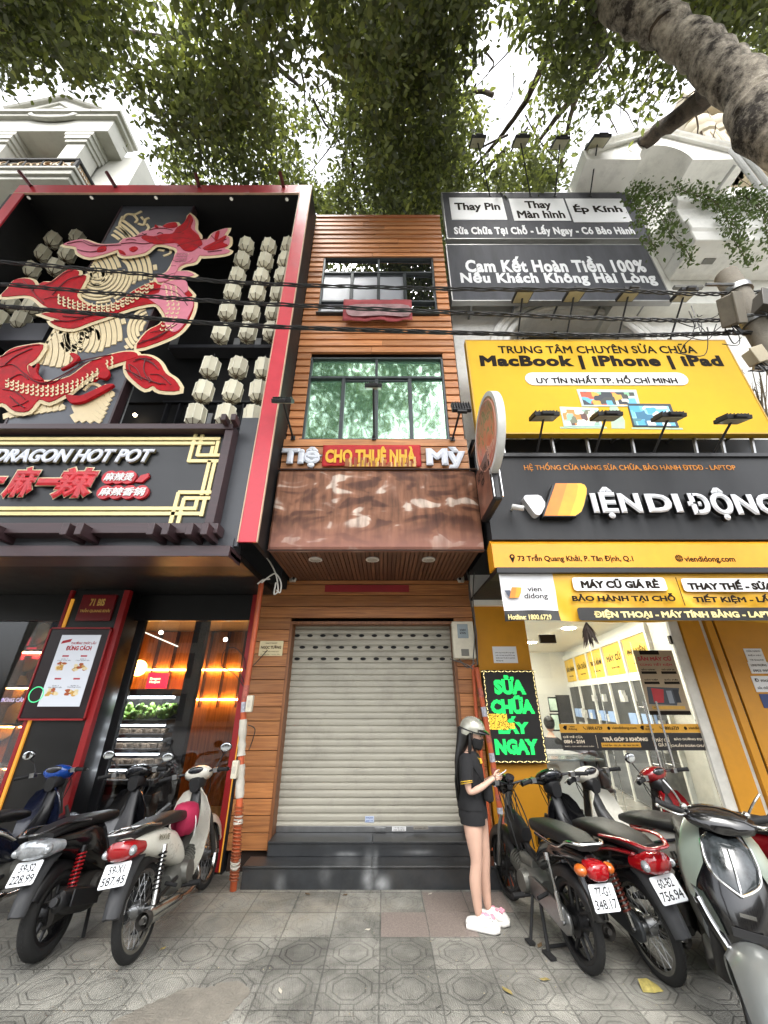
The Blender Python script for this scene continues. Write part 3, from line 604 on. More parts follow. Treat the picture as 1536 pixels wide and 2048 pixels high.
fl_px('black floodlight at the left end of the timber band beside the red frame', (586, 876, ), 4.28, (566, 802), 3.65, grp=G, tilt=-50, w=.24)
fl_px('slim floodlight on a post before the middle of the lower window', (748, 876), 4.28, (747, 773), 3.75, grp=G, tilt=-60, w=.22, h=.14)
fl_px('black finned floodlight at the right end of the timber band beside the white wall', (905, 878), 4.28, (922, 815), 3.85, grp=G, tilt=-20, w=.24, h=.17)
# ================================================================= RED FRAMED RESTAURANT (left)
RED = mat('frame_red', '#c3303f', .35, var=.08, dirt=.12); DRED = mat('deep_red', '#8a1418', .4); BRN = mat('dark_plum_timber', '#3b2a2d', .4, var=.25, stretch=(.3, 1, 4)); CREAM = mat('cream_paint', '#dcc9a0', .5, var=.05)
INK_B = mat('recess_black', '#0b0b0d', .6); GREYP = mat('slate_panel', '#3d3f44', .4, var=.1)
rest = thing('restaurant_building', 'black restaurant front with big red frame, dark glass ground floor and deep upper recess', 'building', (-4, 4.9, 0))
YF = 3.87; FXR, FXI, FXL = -1.378, -1.575, -6.95; FZT, FZI, FZB = 10.56, 10.28, 3.27
mb = MB(); mb.box(FXI, FXR, YF, YF+.03, FZB, FZT); mb.box(FXL, FXI, YF, YF+.03, FZI, FZT); mb.box(FXL, FXL+.2, YF, YF+.03, FZB, FZI)
fr = mb.build('frame', RED, rest, bevel=.004, world=True)
mb = MB()
for q in ((FXI-.012, FXI, FZB, FZI), (FXR, FXR+.012, FZB, FZT)): mb.box(q[0], q[1], YF-.004, YF+.026, q[2], q[3])
mb.box(FXL, FXI-.012, YF-.004, YF+.026, FZI-.012, FZI); mb.build('frame_edge', mat('frame_edge_cream', '#c9a98f', .5), fr, world=True)
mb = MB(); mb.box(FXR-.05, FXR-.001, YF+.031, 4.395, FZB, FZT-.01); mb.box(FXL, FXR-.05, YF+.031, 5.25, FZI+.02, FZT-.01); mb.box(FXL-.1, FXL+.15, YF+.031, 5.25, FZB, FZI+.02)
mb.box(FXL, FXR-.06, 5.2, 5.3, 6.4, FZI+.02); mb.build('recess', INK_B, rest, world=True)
mb = MB(); mb.box(FXL-.5, FXR-.06, 5.25, 12, 3.2, FZT-.3); mb.box(FXL-.5, -1.6, 8.5, 12, 0, 3.2); mb.build('wall', mat('soot_wall', '#141416', .8), rest, world=True)
def strip_px(mb, p0, p1, Y, w, d=.02): a = onY(*p0, Y); b = onY(*p1, Y); mb.tube([a, b], w, 4)
mb = MB()       # roof rods
for p0, p1 in (((38, 342), (62, 372)), ((213, 344), (231, 374)), ((391, 346), (398, 374)), ((560, 344), (567, 374))):
    a = onY(*p0, 3.7); b = onY(*p1, 3.86); mb.tube([a, b], .035, 6)
mb.build('bracket_rod', mat('dark_red_rod', '#5a1a1c', .5), rest, world=True)
CL = glow('warm_lamp', '#ffe9c4', 6); DIMW = glow('dim_downlight', '#d8d4c8', .08)
for px, py in ((54, 389), (181, 390), (312, 394), (463, 397), (574, 398)):
    q = onZ(px, py, FZI+.018); mb = MB(); mb.lathe([(.045, -.012), (.045, .0)], (q.x, max(q.y, 3.95), FZI+.016), n=14); mb.mat(1).lathe([(.03, 0), (.03, .002)], (q.x, max(q.y, 3.95), FZI+.0015), n=12)
    mb.build('recess_downlight', [BLACK, DIMW], rest, world=True)
# inside the recess: ledges, louvres, rails, glimpses of the upper room
mb = MB(); a = onY(345, 706, 5.1); b = onY(548, 700, 5.1); mb.box(a.x, b.x, 4.95, 5.2, a.z-.03, a.z+.05)
a = onY(0, 690, 4.7); b = onY(112, 656, 4.7); mb.box(FXL+.3, b.x, 4.6, 5.2, a.z, b.z); a = onY(0, 500, 5.15); mb.box(FXL+.3, FXI, 5.08, 5.2, a.z, a.z+.06)
mb.build('ledge', mat('ledge_grey', '#4a4b52', .5), rest, world=True, bevel=.005)
mb = MB()
for k in range(9):
    q = onY(360+k*24, 745, 5.18); mb.box(q.x-.012, q.x+.012, 5.1, 5.2, 5.0, 6.35)
for zz in (5.2, 5.75, 6.3): mb.box(onY(345, 760, 5.15).x, FXI, 5.08, 5.12, zz, zz+.035)
mb.build('louvre', mat('louvre_grey', '#2e2f33', .5), rest, world=True)
mb = MB()
for (x0, y0, x1, y1) in ((341, 673, 356, 700), (468, 678, 480, 694), (510, 678, 522, 698), (417, 692, 424, 703), (450, 692, 457, 703), (487, 693, 494, 703), (415, 828, 424, 850), (470, 835, 476, 850)):
    a, b, c, d = rectY(x0, y0, x1, y1, 5.05); mb.box(a, b, 5.03, 5.05, c, d)
mb.build('notice', mat('pale_notice', '#9a9b9d', .6), rest, world=True, smooth=0)
mb = MB(); q = onY(270, 830, 5.1); mb.ell(q, .03, .03, .03); mb.build('lit_bulb', CL, rest, world=True)
mb = MB(); strip_px(mb, (240, 850), (268, 772), 4.9, .012); mb.build('rail', STEEL, rest, world=True)
# ---------- sign box
YS = 3.80; SR = -1.81
sg = thing('restaurant_sign', 'long black fascia sign with white and red lettering and gold fretwork in plum timber', 'sign', (-4.3, YS, 3.4))
zt, zb = onY(465, 866, YS).z, onY(430, 1052, YS).z
mb = MB(); mb.box(FXL-1, SR-.1, YS+.03, YS+.3, zb, zt); mb.build('panel', mat('sign_black', '#1a1c1f', .35, var=.08), sg, world=True)
mb = MB(); mb.box(FXL-1, SR-.005, YS-.09, YS+.28, zt-.005, zt+.075); mb.box(SR-.1, SR, YS-.075, YS+.285, zb-.0, zt-.006); mb.box(FXL-1, SR+.06, YS-.09, YS+.28, zb-.12, zb-.002)
mb.box(FXL-1, -1.60, YS-.045, YS+.3, zb-.36, zb-.24)
for px in (458, 477): q = onY(px, 858, YS); mb.box(q.x-.03, q.x+.03, YS-.2, YS-.05, zt+.04, zt+.13)
for px in (20, 163, 190, 326, 354, 399, 428): q = onY(px, 1064, YS); mb.box(q.x-.035, q.x+.035, YS-.22, YS+.1, zb-.19, zb-.06)
mb.build('timber_surround', BRN, sg, world=True, bevel=.006)
mb = MB(); mb.box(FXL-1, -1.62, YS+.06, YS+.3, zb-.245, zb-.115); mb.box(SR+.002, -1.58, YF+.01, YF+.06, zb-.2, zt+.3); mb.build('backing', GREYP, sg, world=True)
def z6(x, y): return (x/2.954, 820+y/2.954)
mb = MB(); lines = [((-300, 156), (1300, 190)), ((-300, 182), (1268, 217)), ((1162, 145), (1112, 308)), ((1112, 303), (1322, 303)), ((1198, 147), (1165, 274)), ((1165, 270), (1330, 270)), ((1296, 186), (1268, 272)), ((1262, 217), (1246, 272)),
  ((1245, 300), (1188, 505)), ((1278, 300), (1222, 505)), ((1055, 488), (1274, 490)), ((1088, 522), (1264, 525)), ((1060, 488), (1006, 676)), ((1092, 522), (1050, 676)), ((1170, 525), (1150, 592)), ((1215, 522), (1192, 630)), ((-300, 574), (1160, 594)), ((-300, 600), (1195, 628))]
for i, (p, q) in enumerate(lines):
    a = onY(*z6(*p), YS+.02); b = onY(*z6(*q), YS+.02); w = .021; y0 = YS+.004+.0012*(i % 5)
    if abs(a.x-b.x) > abs(a.z-b.z): z_ = (a.z+b.z)/2; mb.box(min(a.x, b.x), max(a.x, b.x), y0, YS+.031, z_-w, z_+w)
    else: x_ = (a.x+b.x)/2; mb.box(x_-w, x_+w, y0, YS+.031, min(a.z, b.z), max(a.z, b.z))
mb.build('fretwork', mat('pale_gold', '#d5c48c', .35, .3), sg, world=True)
mb = MB(); px_text(mb, 'DRAGON HOT POT', -6, 902, 311, 929, YS+.03, depth=.06, bold=.05, ext=.05, shear=.25, sides=1); mb.build('lettering', [mat('letter_white', '#d2d6de', .35), mat('gold_return', '#7d7455', .4, .4)], sg, world=True, smooth=0)
for ch, x0, x1, y0, y1 in (('一', -62, 14, 955, 968), ('麻', 16, 74, 935, 998), ('一', 76, 128, 958, 972), ('辣', 112, 192, 936, 999)):
    mb = MB(); px_text(mb, ch, x0-2, y0-2, x1+2, y1+2, YS+.03, depth=.03, bold=.10, shear=.12); mb.mat(1); px_text(mb, ch, x0, y0, x1, y1, YS-.005, depth=.03, bold=.06, shear=.12)
    mb.build('calligraphy', [mat('sign_cream', '#cdbf9c', .5), mat('sign_red', '#b5202a', .35, var=.2)], sg, world=True, smooth=0)
for tx, x0, x1, y0, y1, n in (('麻辣烫', 207, 300, 944, 970, 3), ('麻辣香锅', 197, 300, 973, 1000, 4)):
    a, b, c, d = rectY(x0, y0, x1, y1, YS+.03); mb = MB(); rr = (d-c)/2
    for k in range(n): mb.lathe([(rr, 0), (rr, .03)], (a+rr+(b-a-2*rr)*(k/(n-1) if n == 4 else k/3.3), YS+.03-.001*k, (c+d)/2), Matrix.Rotation(R(90), 3, 'X'), n=24)
    if n == 3: shape2d(mb, [(b-rr*1.6, c+rr*.3), (b-rr*.7, c+rr*.25), (b, c+rr*1.1), (b-rr*.2, c+rr*1.6), (b-rr*1.1, c+rr*1.3)], YS+.03, .03, .005)
    mb.build('lozenge', mat('sign_red', '#b5202a', .35), sg, world=True)
    mb = MB(); put_text(mb, tx, a+rr*.35, (b-rr*.35) if n == 4 else b-rr*1.9, c+rr*.35, d-rr*.35, YS-.006, depth=.006, bold=.035, shear=.15); mb.build('lettering', WHITE, sg, world=True, smooth=0)
# ---------- dragon relief
YD = 4.02
dr = thing('dragon_relief', 'large red and pink dragon relief winding over a slate panel of cream waves', 'wall relief', (-4.5, 4.1, 4.6))
xl = (onY(252, 417, YD+.08).x+onY(67, 727, YD+.08).x)/2; xr = (onY(392, 424, YD+.08).x+onY(308, 607, YD+.08).x+onY(204, 848, YD+.08).x)/3
zb_ = onY(100, 852, YD+.08).z; zt_ = onY(300, 412, YD+.08).z
mb = MB(); mb.box(xl, xr, YD+.08, YD+.2, zb_-.3, zt_); mb.build('panel', mat('dragon_slate', '#4b4e55', .4, var=.08), dr, world=True)
mb = MB(); mb.box(xl-.03, xl-.001, YD+.07, YD+.2, zb_-.3, zt_); mb.box(xr+.001, xr+.03, YD+.07, YD+.2, zb_-.3, zt_); mb.build('panel_edge', BRN, dr, world=True)
def A(x, y): return (x/2.4, 340+y/2.4)                 # region 0,340..640,860 enlarged 2.4
def B(x, y): return (120+x/4.267, 410+y/4.267)
def Cc(x, y): return (x/4.042, 620+y/4.042)
def PL(f, pts, Y): return [(lambda q: (q.x, q.z))(onY(*f(*p), Y)) for p in pts]
def inpoly(x, y, P):
    c = False; n = len(P)
    for i in range(n):
        x1, y1 = P[i]; x2, y2 = P[(i+1) % n]
        if (y1 > y) != (y2 > y) and x < (x2-x1)*(y-y1)/(y2-y1)+x1: c = not c
    return c
mb = MB()
def ribbon(pts, w):
    n = len(pts)
    if n < 2: return
    V = [Vector(p) for p in pts]; L_, R_ = [], []
    for i in range(n):
        d = (V[min(i+1, n-1)]-V[max(i-1, 0)]); d = d.normalized() if d.length > 1e-6 else Vector((1, 0)); q = Vector((-d.y, d.x))*w; L_.append(V[i]+q); R_.append(V[i]-q)
    o = len(mb.v); y0, y1 = YD+.066, YD+.081
    vs = [(p.x, y0, p.y) for p in L_]+[(p.x, y0, p.y) for p in R_]+[(p.x, y1, p.y) for p in L_]+[(p.x, y1, p.y) for p in R_]
    fs = []
    for i in range(n-1): fs += [(i, i+1, n+i+1, n+i), (i, 2*n+i, 2*n+i+1, i+1), (n+i, n+i+1, 3*n+i+1, 3*n+i)]
    fs += [(0, n, 3*n, 2*n), (n-1, 3*n-1, 4*n-1, 2*n-1)]; mb.add(vs, fs)
panelpx = [A(605, 190), A(930, 190), A(740, 640), A(490, 1215), A(-120, 1215), A(160, 930)]
def wave(f, c, radii, ex, a0, a1, region, w=.031, rot=0):
    reg = [f(*p) for p in region]
    w = .0125*(radii[1]-radii[0])/10
    for r in radii:
        run = []
        for k in range(61):
            a = R(a0+(a1-a0)*k/60); x0, y0 = r*math.cos(a), r*ex*math.sin(a); cr, sr = math.cos(R(rot)), math.sin(R(rot))
            p = f(c[0]+x0*cr-y0*sr, c[1]+x0*sr+y0*cr)
            if inpoly(*p, reg) and inpoly(*p, panelpx): q = onY(*p, YD+.08); run.append((q.x, q.z))
            else:
                if len(run) > 2: ribbon(run, w)
                run = []
        if len(run) > 2: ribbon(run, w)
wave(A, (420, 520), range(30, 420, 21), 1.0, -110, 10, [(590, 235), (700, 300), (620, 350), (540, 330), (450, 460), (430, 440)])
wave(A, (350, 520), range(40, 330, 24), .9, -80, 40, [(470, 420), (560, 370), (585, 440), (570, 500), (400, 540), (420, 440)])
wave(A, (560, 500), range(20, 240, 24), 1.1, -70, 30, [(590, 430), (700, 360), (750, 470), (740, 520), (650, 540), (600, 480)])
wave(A, (470, 500), range(30, 200, 19), .85, -20, 190, [(360, 590), (420, 500), (480, 490), (600, 480), (660, 530), (600, 600), (480, 650)])
wave(A, (330, 800), range(40, 300, 26), .95, -85, 75, [(380, 740), (560, 690), (600, 720), (590, 820), (470, 880), (380, 880)])
wave(A, (400, 800), range(18, 120, 18), .9, 90, 330, [(290, 760), (420, 740), (480, 800), (460, 870), (300, 880)])
wave(A, (740, 770), range(20, 240, 20), .9, 120, 250, [(620, 700), (730, 640), (720, 690), (650, 860), (600, 860)])
wave(A, (60, 860), range(60, 330, 30), 1.0, -60, 60, [(170, 930), (270, 760), (330, 790), (400, 900), (300, 960), (200, 940)])
wave(A, (330, 1150), range(30, 330, 30), .85, 170, 280, [(-100, 1215), (60, 1150), (300, 1080), (330, 1215)])
wave(A, (560, 1080), range(20, 240, 24), .9, 60, 230, [(340, 1215), (360, 1100), (540, 1020), (590, 960), (500, 1215)])
0 and wave(A, (640, 1010), range(30, 200, 22), .9, 130, 260, [(470, 1000), (580, 910), (600, 930), (560, 1040), (440, 1080)])
for cr in ([(590, 240), (610, 215), (650, 215), (680, 200)], [(640, 215), (660, 240), (650, 255)], [(665, 260), (690, 265), (700, 240), (718, 232)], [(690, 240), (680, 228)], [(700, 300), (715, 280), (705, 262)], [(590, 225), (575, 270), (600, 300), (625, 340)], [(760, 385), (790, 390)], [(785, 415), (820, 400), (815, 375)],
           [(395, 790), (430, 810), (440, 770), (470, 780), (480, 820)], [(450, 500), (490, 490), (500, 530), (470, 560), (440, 545)], [(405, 1060), (440, 1030), (480, 1040), (500, 1080)], [(170, 935), (230, 830), (268, 765)]):
    ribbon([(q.x, q.z) for q in (onY(*A(*p), YD+.08) for p in smoothpoly(cr, 5, False))], .022)
mb.build('wave_pattern', CREAM, dr, world=True, smooth=0)
PINKD = mat('dragon_pink', '#d07f90', .6, var=.08, spec=.2); REDD = mat('dragon_red', '#a60d19', .6, var=.3, scale=9, spec=.2)
bodyB = [(0,598),(30,560),(60,522),(110,512),(150,522),(168,548),(200,530),(240,528),(290,490),(335,465),(372,478),(370,498),(408,500),(380,560),(362,592),(390,625),(450,645),(520,640),(590,605),(640,570),(700,540),(740,530),(790,520),(815,488),(870,480),(925,492),(870,510),(880,545),(920,590),(905,600),(928,628),(912,690),(870,755),(800,800),(650,848),(700,768),(760,735),(788,698),(770,660),(735,632),(620,655),(520,692),(430,722),(345,752),(272,742),(235,718),(285,712),(192,682),(262,672),(200,640),(150,600),(100,592)]
bodyC = [(-160,980),(-60,900),(0,890),(40,858),(100,840),(200,832),(165,900),(120,935),(150,992),(220,1010),(330,985),(430,915),(560,872),(640,868),(650,892),(560,920),(470,955),(400,1002),(330,1060),(300,1075),(230,1108),(180,1095),(130,1150),(60,1150),(0,1110),(-100,1140)]
tail = [(612,895),(700,884),(758,915),(790,968),(835,1000),(856,1050),(762,1050),(728,1028),(692,1042),(640,1005),(600,955)]
headP = [(25,330),(180,288),(300,325),(380,332),(500,322),(540,285),(640,265),(700,225),(770,205),(820,175),(870,180),(920,150),(990,145),(1010,185),(1060,150),(1090,110),(1105,72),(1150,125),(1150,200),(1185,250),(1190,290),(1262,288),(1300,240),(1350,215),(1430,195),(1400,255),(1442,270),(1440,330),(1400,365),(1448,385),(1400,412),(1230,428),(1190,425),(1150,480),(1080,495),(1020,520),(1000,560),(1080,560),(1140,590),(1060,610),(960,615),(900,650),(840,650),(820,600),(920,560),(1000,390),(940,345),(820,330),(740,390),(690,410),(560,430),(505,412),(500,372),(400,405),(250,440),(150,400),(130,350)]
for nm, f, pts, off in (('lower_body', A, bodyC, 0), ('tail_flame', A, tail, .004), ('upper_body', A, bodyB, .006), ('head', B, headP, -.014)):
    mb = MB(); shape2d(mb, smoothpoly(PL(f, pts, YD), 3), YD+.055+off, .025, .05); mb.mat(1); shape2d(mb, smoothpoly(PL(f, pts, YD), 3), YD+.031+off, .012, .002)
    mb.build(nm, [CREAM, PINKD if nm == 'head' else REDD], dr, world=True, smooth=0)
mb = MB()
def flat(f, pts, y, b=.003): shape2d(mb, smoothpoly(PL(f, pts, YD), 3), y, .012, b)
for pts in ([(780,540),(880,520),(900,570),(880,590),(925,628),(905,690),(865,752),(825,772),(790,740),(792,698),(770,655),(740,632),(700,600),(760,585)],): flat(A, pts, YD+.026)
for pts in ([(1010,400),(960,480),(930,560),(830,650),(900,648),(960,612),(1000,555),(1020,518),(1080,490),(1110,480),(1130,440)],): flat(B, pts, YD+.006)
mb.build('pink_inlay', PINKD, dr, world=True, smooth=0)
mb = MB()
for pts in ([(700,285),(720,260),(800,270),(880,250),(960,245),(1000,195),(1060,152),(1105,80),(1135,130),(1115,195),(1180,258),(1215,330),(1190,350),(1120,395),(1050,380),(1000,325),(920,325),(800,330)], [(590,375),(640,355),(665,375),(620,400)], [(500,385),(540,395),(560,425),(510,410)], [(320,400),(330,365),(385,350),(390,390)], [(1220,370),(1330,310),(1420,260),(1390,320),(1430,345),(1300,385)], [(880,180),(930,158),(990,150),(995,185),(930,195)], [(815,170),(840,190),(810,190)], [(1330,240),(1360,225),(1345,290),(1320,300)]): flat(B, pts, YD+.005)
mb.build('red_inlay', REDD, dr, world=True, smooth=0)
mb = MB()      # scale crescents, fin lines and the eye
def cres(f, x, y, s, rot):
    pts = []
    for k in range(7): a = R(rot+k*25-75); pts.append((x+s*math.cos(a), y+s*math.sin(a)))
    for k in range(6, -1, -1): a = R(rot+k*25-75); pts.append((x-s*.35*math.cos(R(rot))+s*.75*math.cos(a), y-s*.35*math.sin(R(rot))+s*.75*math.sin(a)))
    shape2d(mb, PL(f, pts, YD), YD+(.002 if f is B else .016), .008, .001)
rs = random.Random(5)
for i in range(11):
    for j in range(3): cres(A, 790+j*24+i*3-(i > 5)*(i-5)*9, 560+i*20, 9, -20+i*14)
for i in range(20):
    for j in range(3):
        t_ = i/19; cres(A, 285+t_*440, 600+60*math.sin(t_*3.0)-80*t_*t_+j*15+rs.uniform(-3, 3), 11, 150-t_*60)
for i in range(22):
    for j in range(3): t_ = i/21; cres(A, 30+t_*500, 1000+75*math.sin(t_*2.4)-150*t_*t_+j*17+rs.uniform(-3, 3), 11, 60-t_*50)
for i in range(4):
    for j in range(4): cres(B, 1010+i*26-j*8, 415+j*22, 12, 80)
mb.build('scales', CREAM, dr, world=True, smooth=0)
mb = MB()
def ln(f, pts, w=.008): 
    P = [onY(*f(*p), YD+(-.004 if f is B else .012)) for p in smoothpoly(pts, 5, False)]; mb.tube(P, w, 5)
for q in ([(60,545),(110,545),(160,575)],[(250,600),(320,530),(400,505)],[(300,700),(400,705),(500,680)],[(260,720),(330,725),(400,710)],[(690,590),(760,570),(850,590),(900,650)],[(660,835),(760,795),(850,740)],[(700,900),(690,960),(720,1020)]): ln(A, q)
for q in ([(60,330),(180,310),(260,345),(380,345),(520,340)],[(150,380),(260,400),(380,375)],[(520,330),(620,320),(700,330),(800,320)],[(700,240),(720,250),(740,245)],[(1230,380),(1330,330),(1420,290)],[(1260,400),(1380,385)],[(1010,240),(1080,200),(1110,120)],[(1000,350),(1100,320),(1250,285)],[(830,245),(850,235),(880,245)]): ln(B, q, .007)
for q in ([(40,440),(130,370),(260,310)],[(60,570),(160,520),(230,560)],[(80,700),(150,760),(200,790)],[(250,560),(350,590),(480,540),(600,470)],[(560,440),(700,400),(900,360)],[(1010,480),(1100,520),(1180,560),(1300,600)],[(1130,390),(1230,430),(1280,480)]): ln(Cc, q)
for q in ([(110,530),(140,560),(170,600),(210,640)],[(170,560),(240,545),(300,500),(350,480)],[(210,620),(280,610),(340,650),(420,665),(520,660),(620,625),(700,580)],[(240,730),(300,722)],[(790,540),(850,560),(890,600)],[(720,780),(800,760),(860,715)],[(680,820),(740,810),(800,775)],[(640,920),(690,905),(740,930)],[(720,980),(770,985),(820,1030)],[(620,930),(660,960),(680,1010)]): ln(A, q, .006)
for q in ([(0,460),(100,440),(180,500),(260,560)],[(20,640),(120,660),(200,720)],[(0,380),(120,330),(240,290),(320,280)],[(100,780),(180,760),(230,730)],[(300,600),(420,590),(540,520),(680,430),(820,390)],[(1040,440),(1060,500),(1130,560)],[(1200,540),(1240,580),(1340,600)],[(1090,400),(1160,390),(1230,400)]): ln(Cc, q, .006)
for q in ([(560,300),(600,290),(650,300)],[(640,270),(700,260),(760,270)],[(760,215),(820,200),(900,200),(960,215)],[(940,250),(1000,235),(1060,245)],[(960,290),(1030,280),(1100,290),(1150,310)],[(1080,330),(1150,340),(1200,370)],[(1290,260),(1320,290),(1350,300)],[(960,470),(1000,480),(1060,470)],[(950,520),(990,520)],[(850,620),(920,600),(980,580)],[(820,270),(850,300),(920,310)],[(200,300),(300,340),(400,350)],[(180,390),(280,400),(370,385)]): ln(B, q, .006)
mb.build('outline', mat('dragon_line', '#5a1218', .5), dr, world=True)
mb = MB()     # claws and whiskers on the lower body
for pts in ([(560,350),(600,345),(635,375),(600,420),(520,465),(490,472),(560,430),(590,390)], [(800,440),(850,450),(880,505),(850,550),(790,540),(760,560),(800,510)], [(640,690),(740,650),(850,600),(915,602),(780,680),(680,730),(620,745),(560,740),(530,680)], [(230,440),(270,470),(300,430),(290,500),(340,560),(270,550),(230,500)]): shape2d(mb, smoothpoly(PL(Cc, pts, YD), 3), YD+.05, .045, .006)
mb.build('claw', REDD, dr, world=True, smooth=0)
# ---------- lanterns
LP_ = mat('lantern_paper', '#e2dcc4', .7, var=.10, scale=3, dirt=.12); t_ = LP_.node_tree; b_ = t_.nodes['Principled BSDF']; src_ = b_.inputs['Base Color'].links[0].from_socket; oi_ = t_.nodes.new('ShaderNodeObjectInfo'); mr_ = t_.nodes.new('ShaderNodeMapRange'); mr_.inputs[3].default_value = .78; mr_.inputs[4].default_value = 1.05; t_.links.new(oi_.outputs['Random'], mr_.inputs[0]); vs_ = t_.nodes.new('ShaderNodeVectorMath'); vs_.operation = 'SCALE'; t_.links.new(src_, vs_.inputs[0]); t_.links.new(mr_.outputs[0], vs_.inputs['Scale']); t_.links.new(vs_.outputs[0], b_.inputs['Base Color'])
def make_lantern(lab):
    t = thing('paper_lantern', lab, 'lantern', (0, 0, 0), group='cream lanterns strung in the restaurant recess'); s = .128; hh = .175
    m_ = MB(); m_.lathe([(s*.58, -hh), (s, -hh*.7), (s, hh*.7), (s*.58, hh)], n=8); m_.build('shade', mat('lantern_paper', '#e2dcc4', .7, var=.06), t, smooth=0)
    m_ = MB(); e = s+.003
    for k in range(8):
        a = 2*math.pi*k/8; c_, s_ = math.cos(a), math.sin(a); m_.tube([(e*.55*c_, e*.55*s_, hh+.003), (e*c_, e*s_, hh*.7), (e*c_, e*s_, -hh*.7)], .007, 5)
    m_.build('frame', mat('lantern_rib', '#e3dfcd', .5), t)
    m_ = MB()
    for k in range(8):
        a = 2*math.pi*k/8; c_, s_ = math.cos(a), math.sin(a); m_.tube([(e*c_, e*s_, -hh*.7), (e*.55*c_, e*.55*s_, -hh-.002), (0, 0, -hh-.004)], .006, 5)
    m_.lathe([(.02, 0), (.02, .03)], (0, 0, -hh-.03), n=8); m_.build('bottom_ribs', mat('lantern_brown_rib', '#54432f', .6), t)
    m_ = MB(); m_.tube([(0, 0, hh), (0, 0, hh+.12)], .006, 5); m_.build('cord', BLACK, t); return t
cols_ = {'first': [(493,494),(484,523),(475,555),(465,586),(455,625),(442,667),(421,736),(407.5,784),(392,832)],
         'second': [(537.5,496),(531,525),(523,557),(514.5,589),(503,628),(496,666),(477,736),(466,784),(452,832)],
         'third': [(577,494),(571,523),(564.5,555),(557,589),(548,626),(543,665),(528,738),(518,784),(506,834)]}
ordn = ['first', 'second', 'third', 'fourth', 'fifth', 'sixth', 'seventh', 'eighth', 'ninth']
proto = None
def place_lantern(px, py, Y, lab, rz):
    global proto
    if proto is None: proto = make_lantern(lab); t = proto
    else: t = copy_tree(proto)
    t['label'] = lab; t.location = onY(px, py, Y); t.rotation_euler = (rs.uniform(-.05, .05), rs.uniform(-.05, .05), rz)
for ci, (cn, L_) in enumerate(cols_.items()):
    for i, (x, y) in enumerate(L_): place_lantern(x, y, 4.32, f'cream octagonal lantern, {ordn[i]} down the {["column nearest the dragon", "middle column", "column beside the red frame"][ci]}', rs.uniform(0, .7))
lefts = [(55,479),(106,481),(156,475),(35,508),(84,508),(135,509),(12,542),(62,541),(112,536),(18,607),(64,615),(-2,640),(44,643),(-22,505),(-40,540),(-6,480)]
places = ['top row, third from the whisker', 'top row, second from the whisker', 'top row, just above the dragon whisker', 'second row, third from the whisker tip', 'second row, second from the whisker tip', 'second row, just under the whisker tip', 'third row, at the photo edge', 'third row, middle one', 'third row, touching the dragon fin', 'behind the red snout, left one', 'half hidden behind the red snout', 'lowest row at the photo edge', 'lowest row above the grey ledge', 'second row beyond the photo edge', 'third row beyond the photo edge', 'top row beyond the photo edge']
for (x, y), pl in zip(lefts[:13], places): place_lantern(x, y, 4.62, f'cream octagonal lantern left of the dragon, {pl}', rs.uniform(0, .7))
# ---------- ground floor of the restaurant
YW = 5.62; ZF = .06
BT = mat('black_tile', '#0b0b0c', .35, var=.2, coat=.1)
mb = MB(); mb.box(FXL-.5, -1.6, YS+.31, YW+.3, 3.12, 3.2); mb.box(FXL-.5, -1.6, YS+.0, YS+.3, 3.1, 3.14); mb.build('soffit', mat('soffit_black', '#070708', .5), rest, world=True)
for px, py in ((29, 1118), (176, 1122), (323, 1125)):
    q = onZ(px, py, 3.118); mb = MB(); mb.lathe([(.06, 0), (.06, .008)], (q.x, q.y, 3.108), n=18); mb.build('soffit_downlight', glow('soffit_lamp', '#f3ead8', .35), rest, world=True)
mb = MB(); q = onY(170, 1133, 4.4); mb.tube([q, q+Vector((0, 0, .12))], .025, 8); mb.mat(1).ell(q+Vector((0, -.01, -.02)), .024, .024, .024); mb.build('spot_lamp', [BLACK, CL], rest, world=True)
a = onY(180, 1151, 5.2); b = onY(262, 1151, 5.2); mb = MB(); mb.box(a.x, b.x, 5.19, 5.21, a.z-.012, a.z+.012); mb.build('led_strip', glow('led_warm', '#ffd7a0', .8), rest, world=True)
PX0, PX1, YP = -4.27, -3.555, 5.28
mb = MB(); mb.box(PX0, PX1, YP, YW+.3, 0, 3.118); mb.build('pillar', BT, rest, world=True, bevel=.004)
mb = MB(); mb.box(PX1-.03, PX1+.05, YP-.03, YP+.05, 0, 3.1); mb.box(PX0-.06, PX0-.015, YP-.03, YP+.04, 0, 3.1); mb.box(-1.905, -1.833, YW-.06, YW+.02, .02, 3.115); mb.build('red_post', DRED, rest, world=True, bevel=.006)
mb = MB(); mb.box(PX0-.013, PX0+.02, YP-.022, YP+.01, 0, 2.98); mb.box(-1.831, -1.82, YW-.05, YW-.01, .02, 3.1); mb.build('gold_strip', glow('gold_led', '#c98a30', .14), rest, world=True)
mb = MB(); mb.box(-1.818, -1.792, YW-.045, 5.75, 0, 3.11); mb.build('tiled_return', mat('black_tile_lined', '#1e1f22', .3, var=.3, scale=2), rest, world=True, bevel=.003)
mb = MB(); mb.box(FXL-.5, -1.9, YW-.01, 8.5, -.02, ZF); mb.build('plinth', mat('plinth_grey', '#5d5a55', .7, dirt=.5), rest, world=True)
DG = mat('shopfront_frame', '#121315', .35)
mb = MB()
mb.box(FXL-.9, -1.906, YW-.02, YW+.05, 2.75, 3.117); mb.box(PX1+.051, PX1+.16, YW-.02, YW+.05, ZF, 2.75); mb.box(FXL-.9, -1.906, YW-.02, YW+.05, ZF, ZF+.12)
mb.box(PX0-.28, PX0-.061, YW-.02, YW+.05, ZF+.12, 2.75); mb.box(-5.8, -5.6, YW-.02, YW+.05, ZF+.12, 2.75); mb.build('shopfront_frame', DG, rest, world=True, bevel=.005)
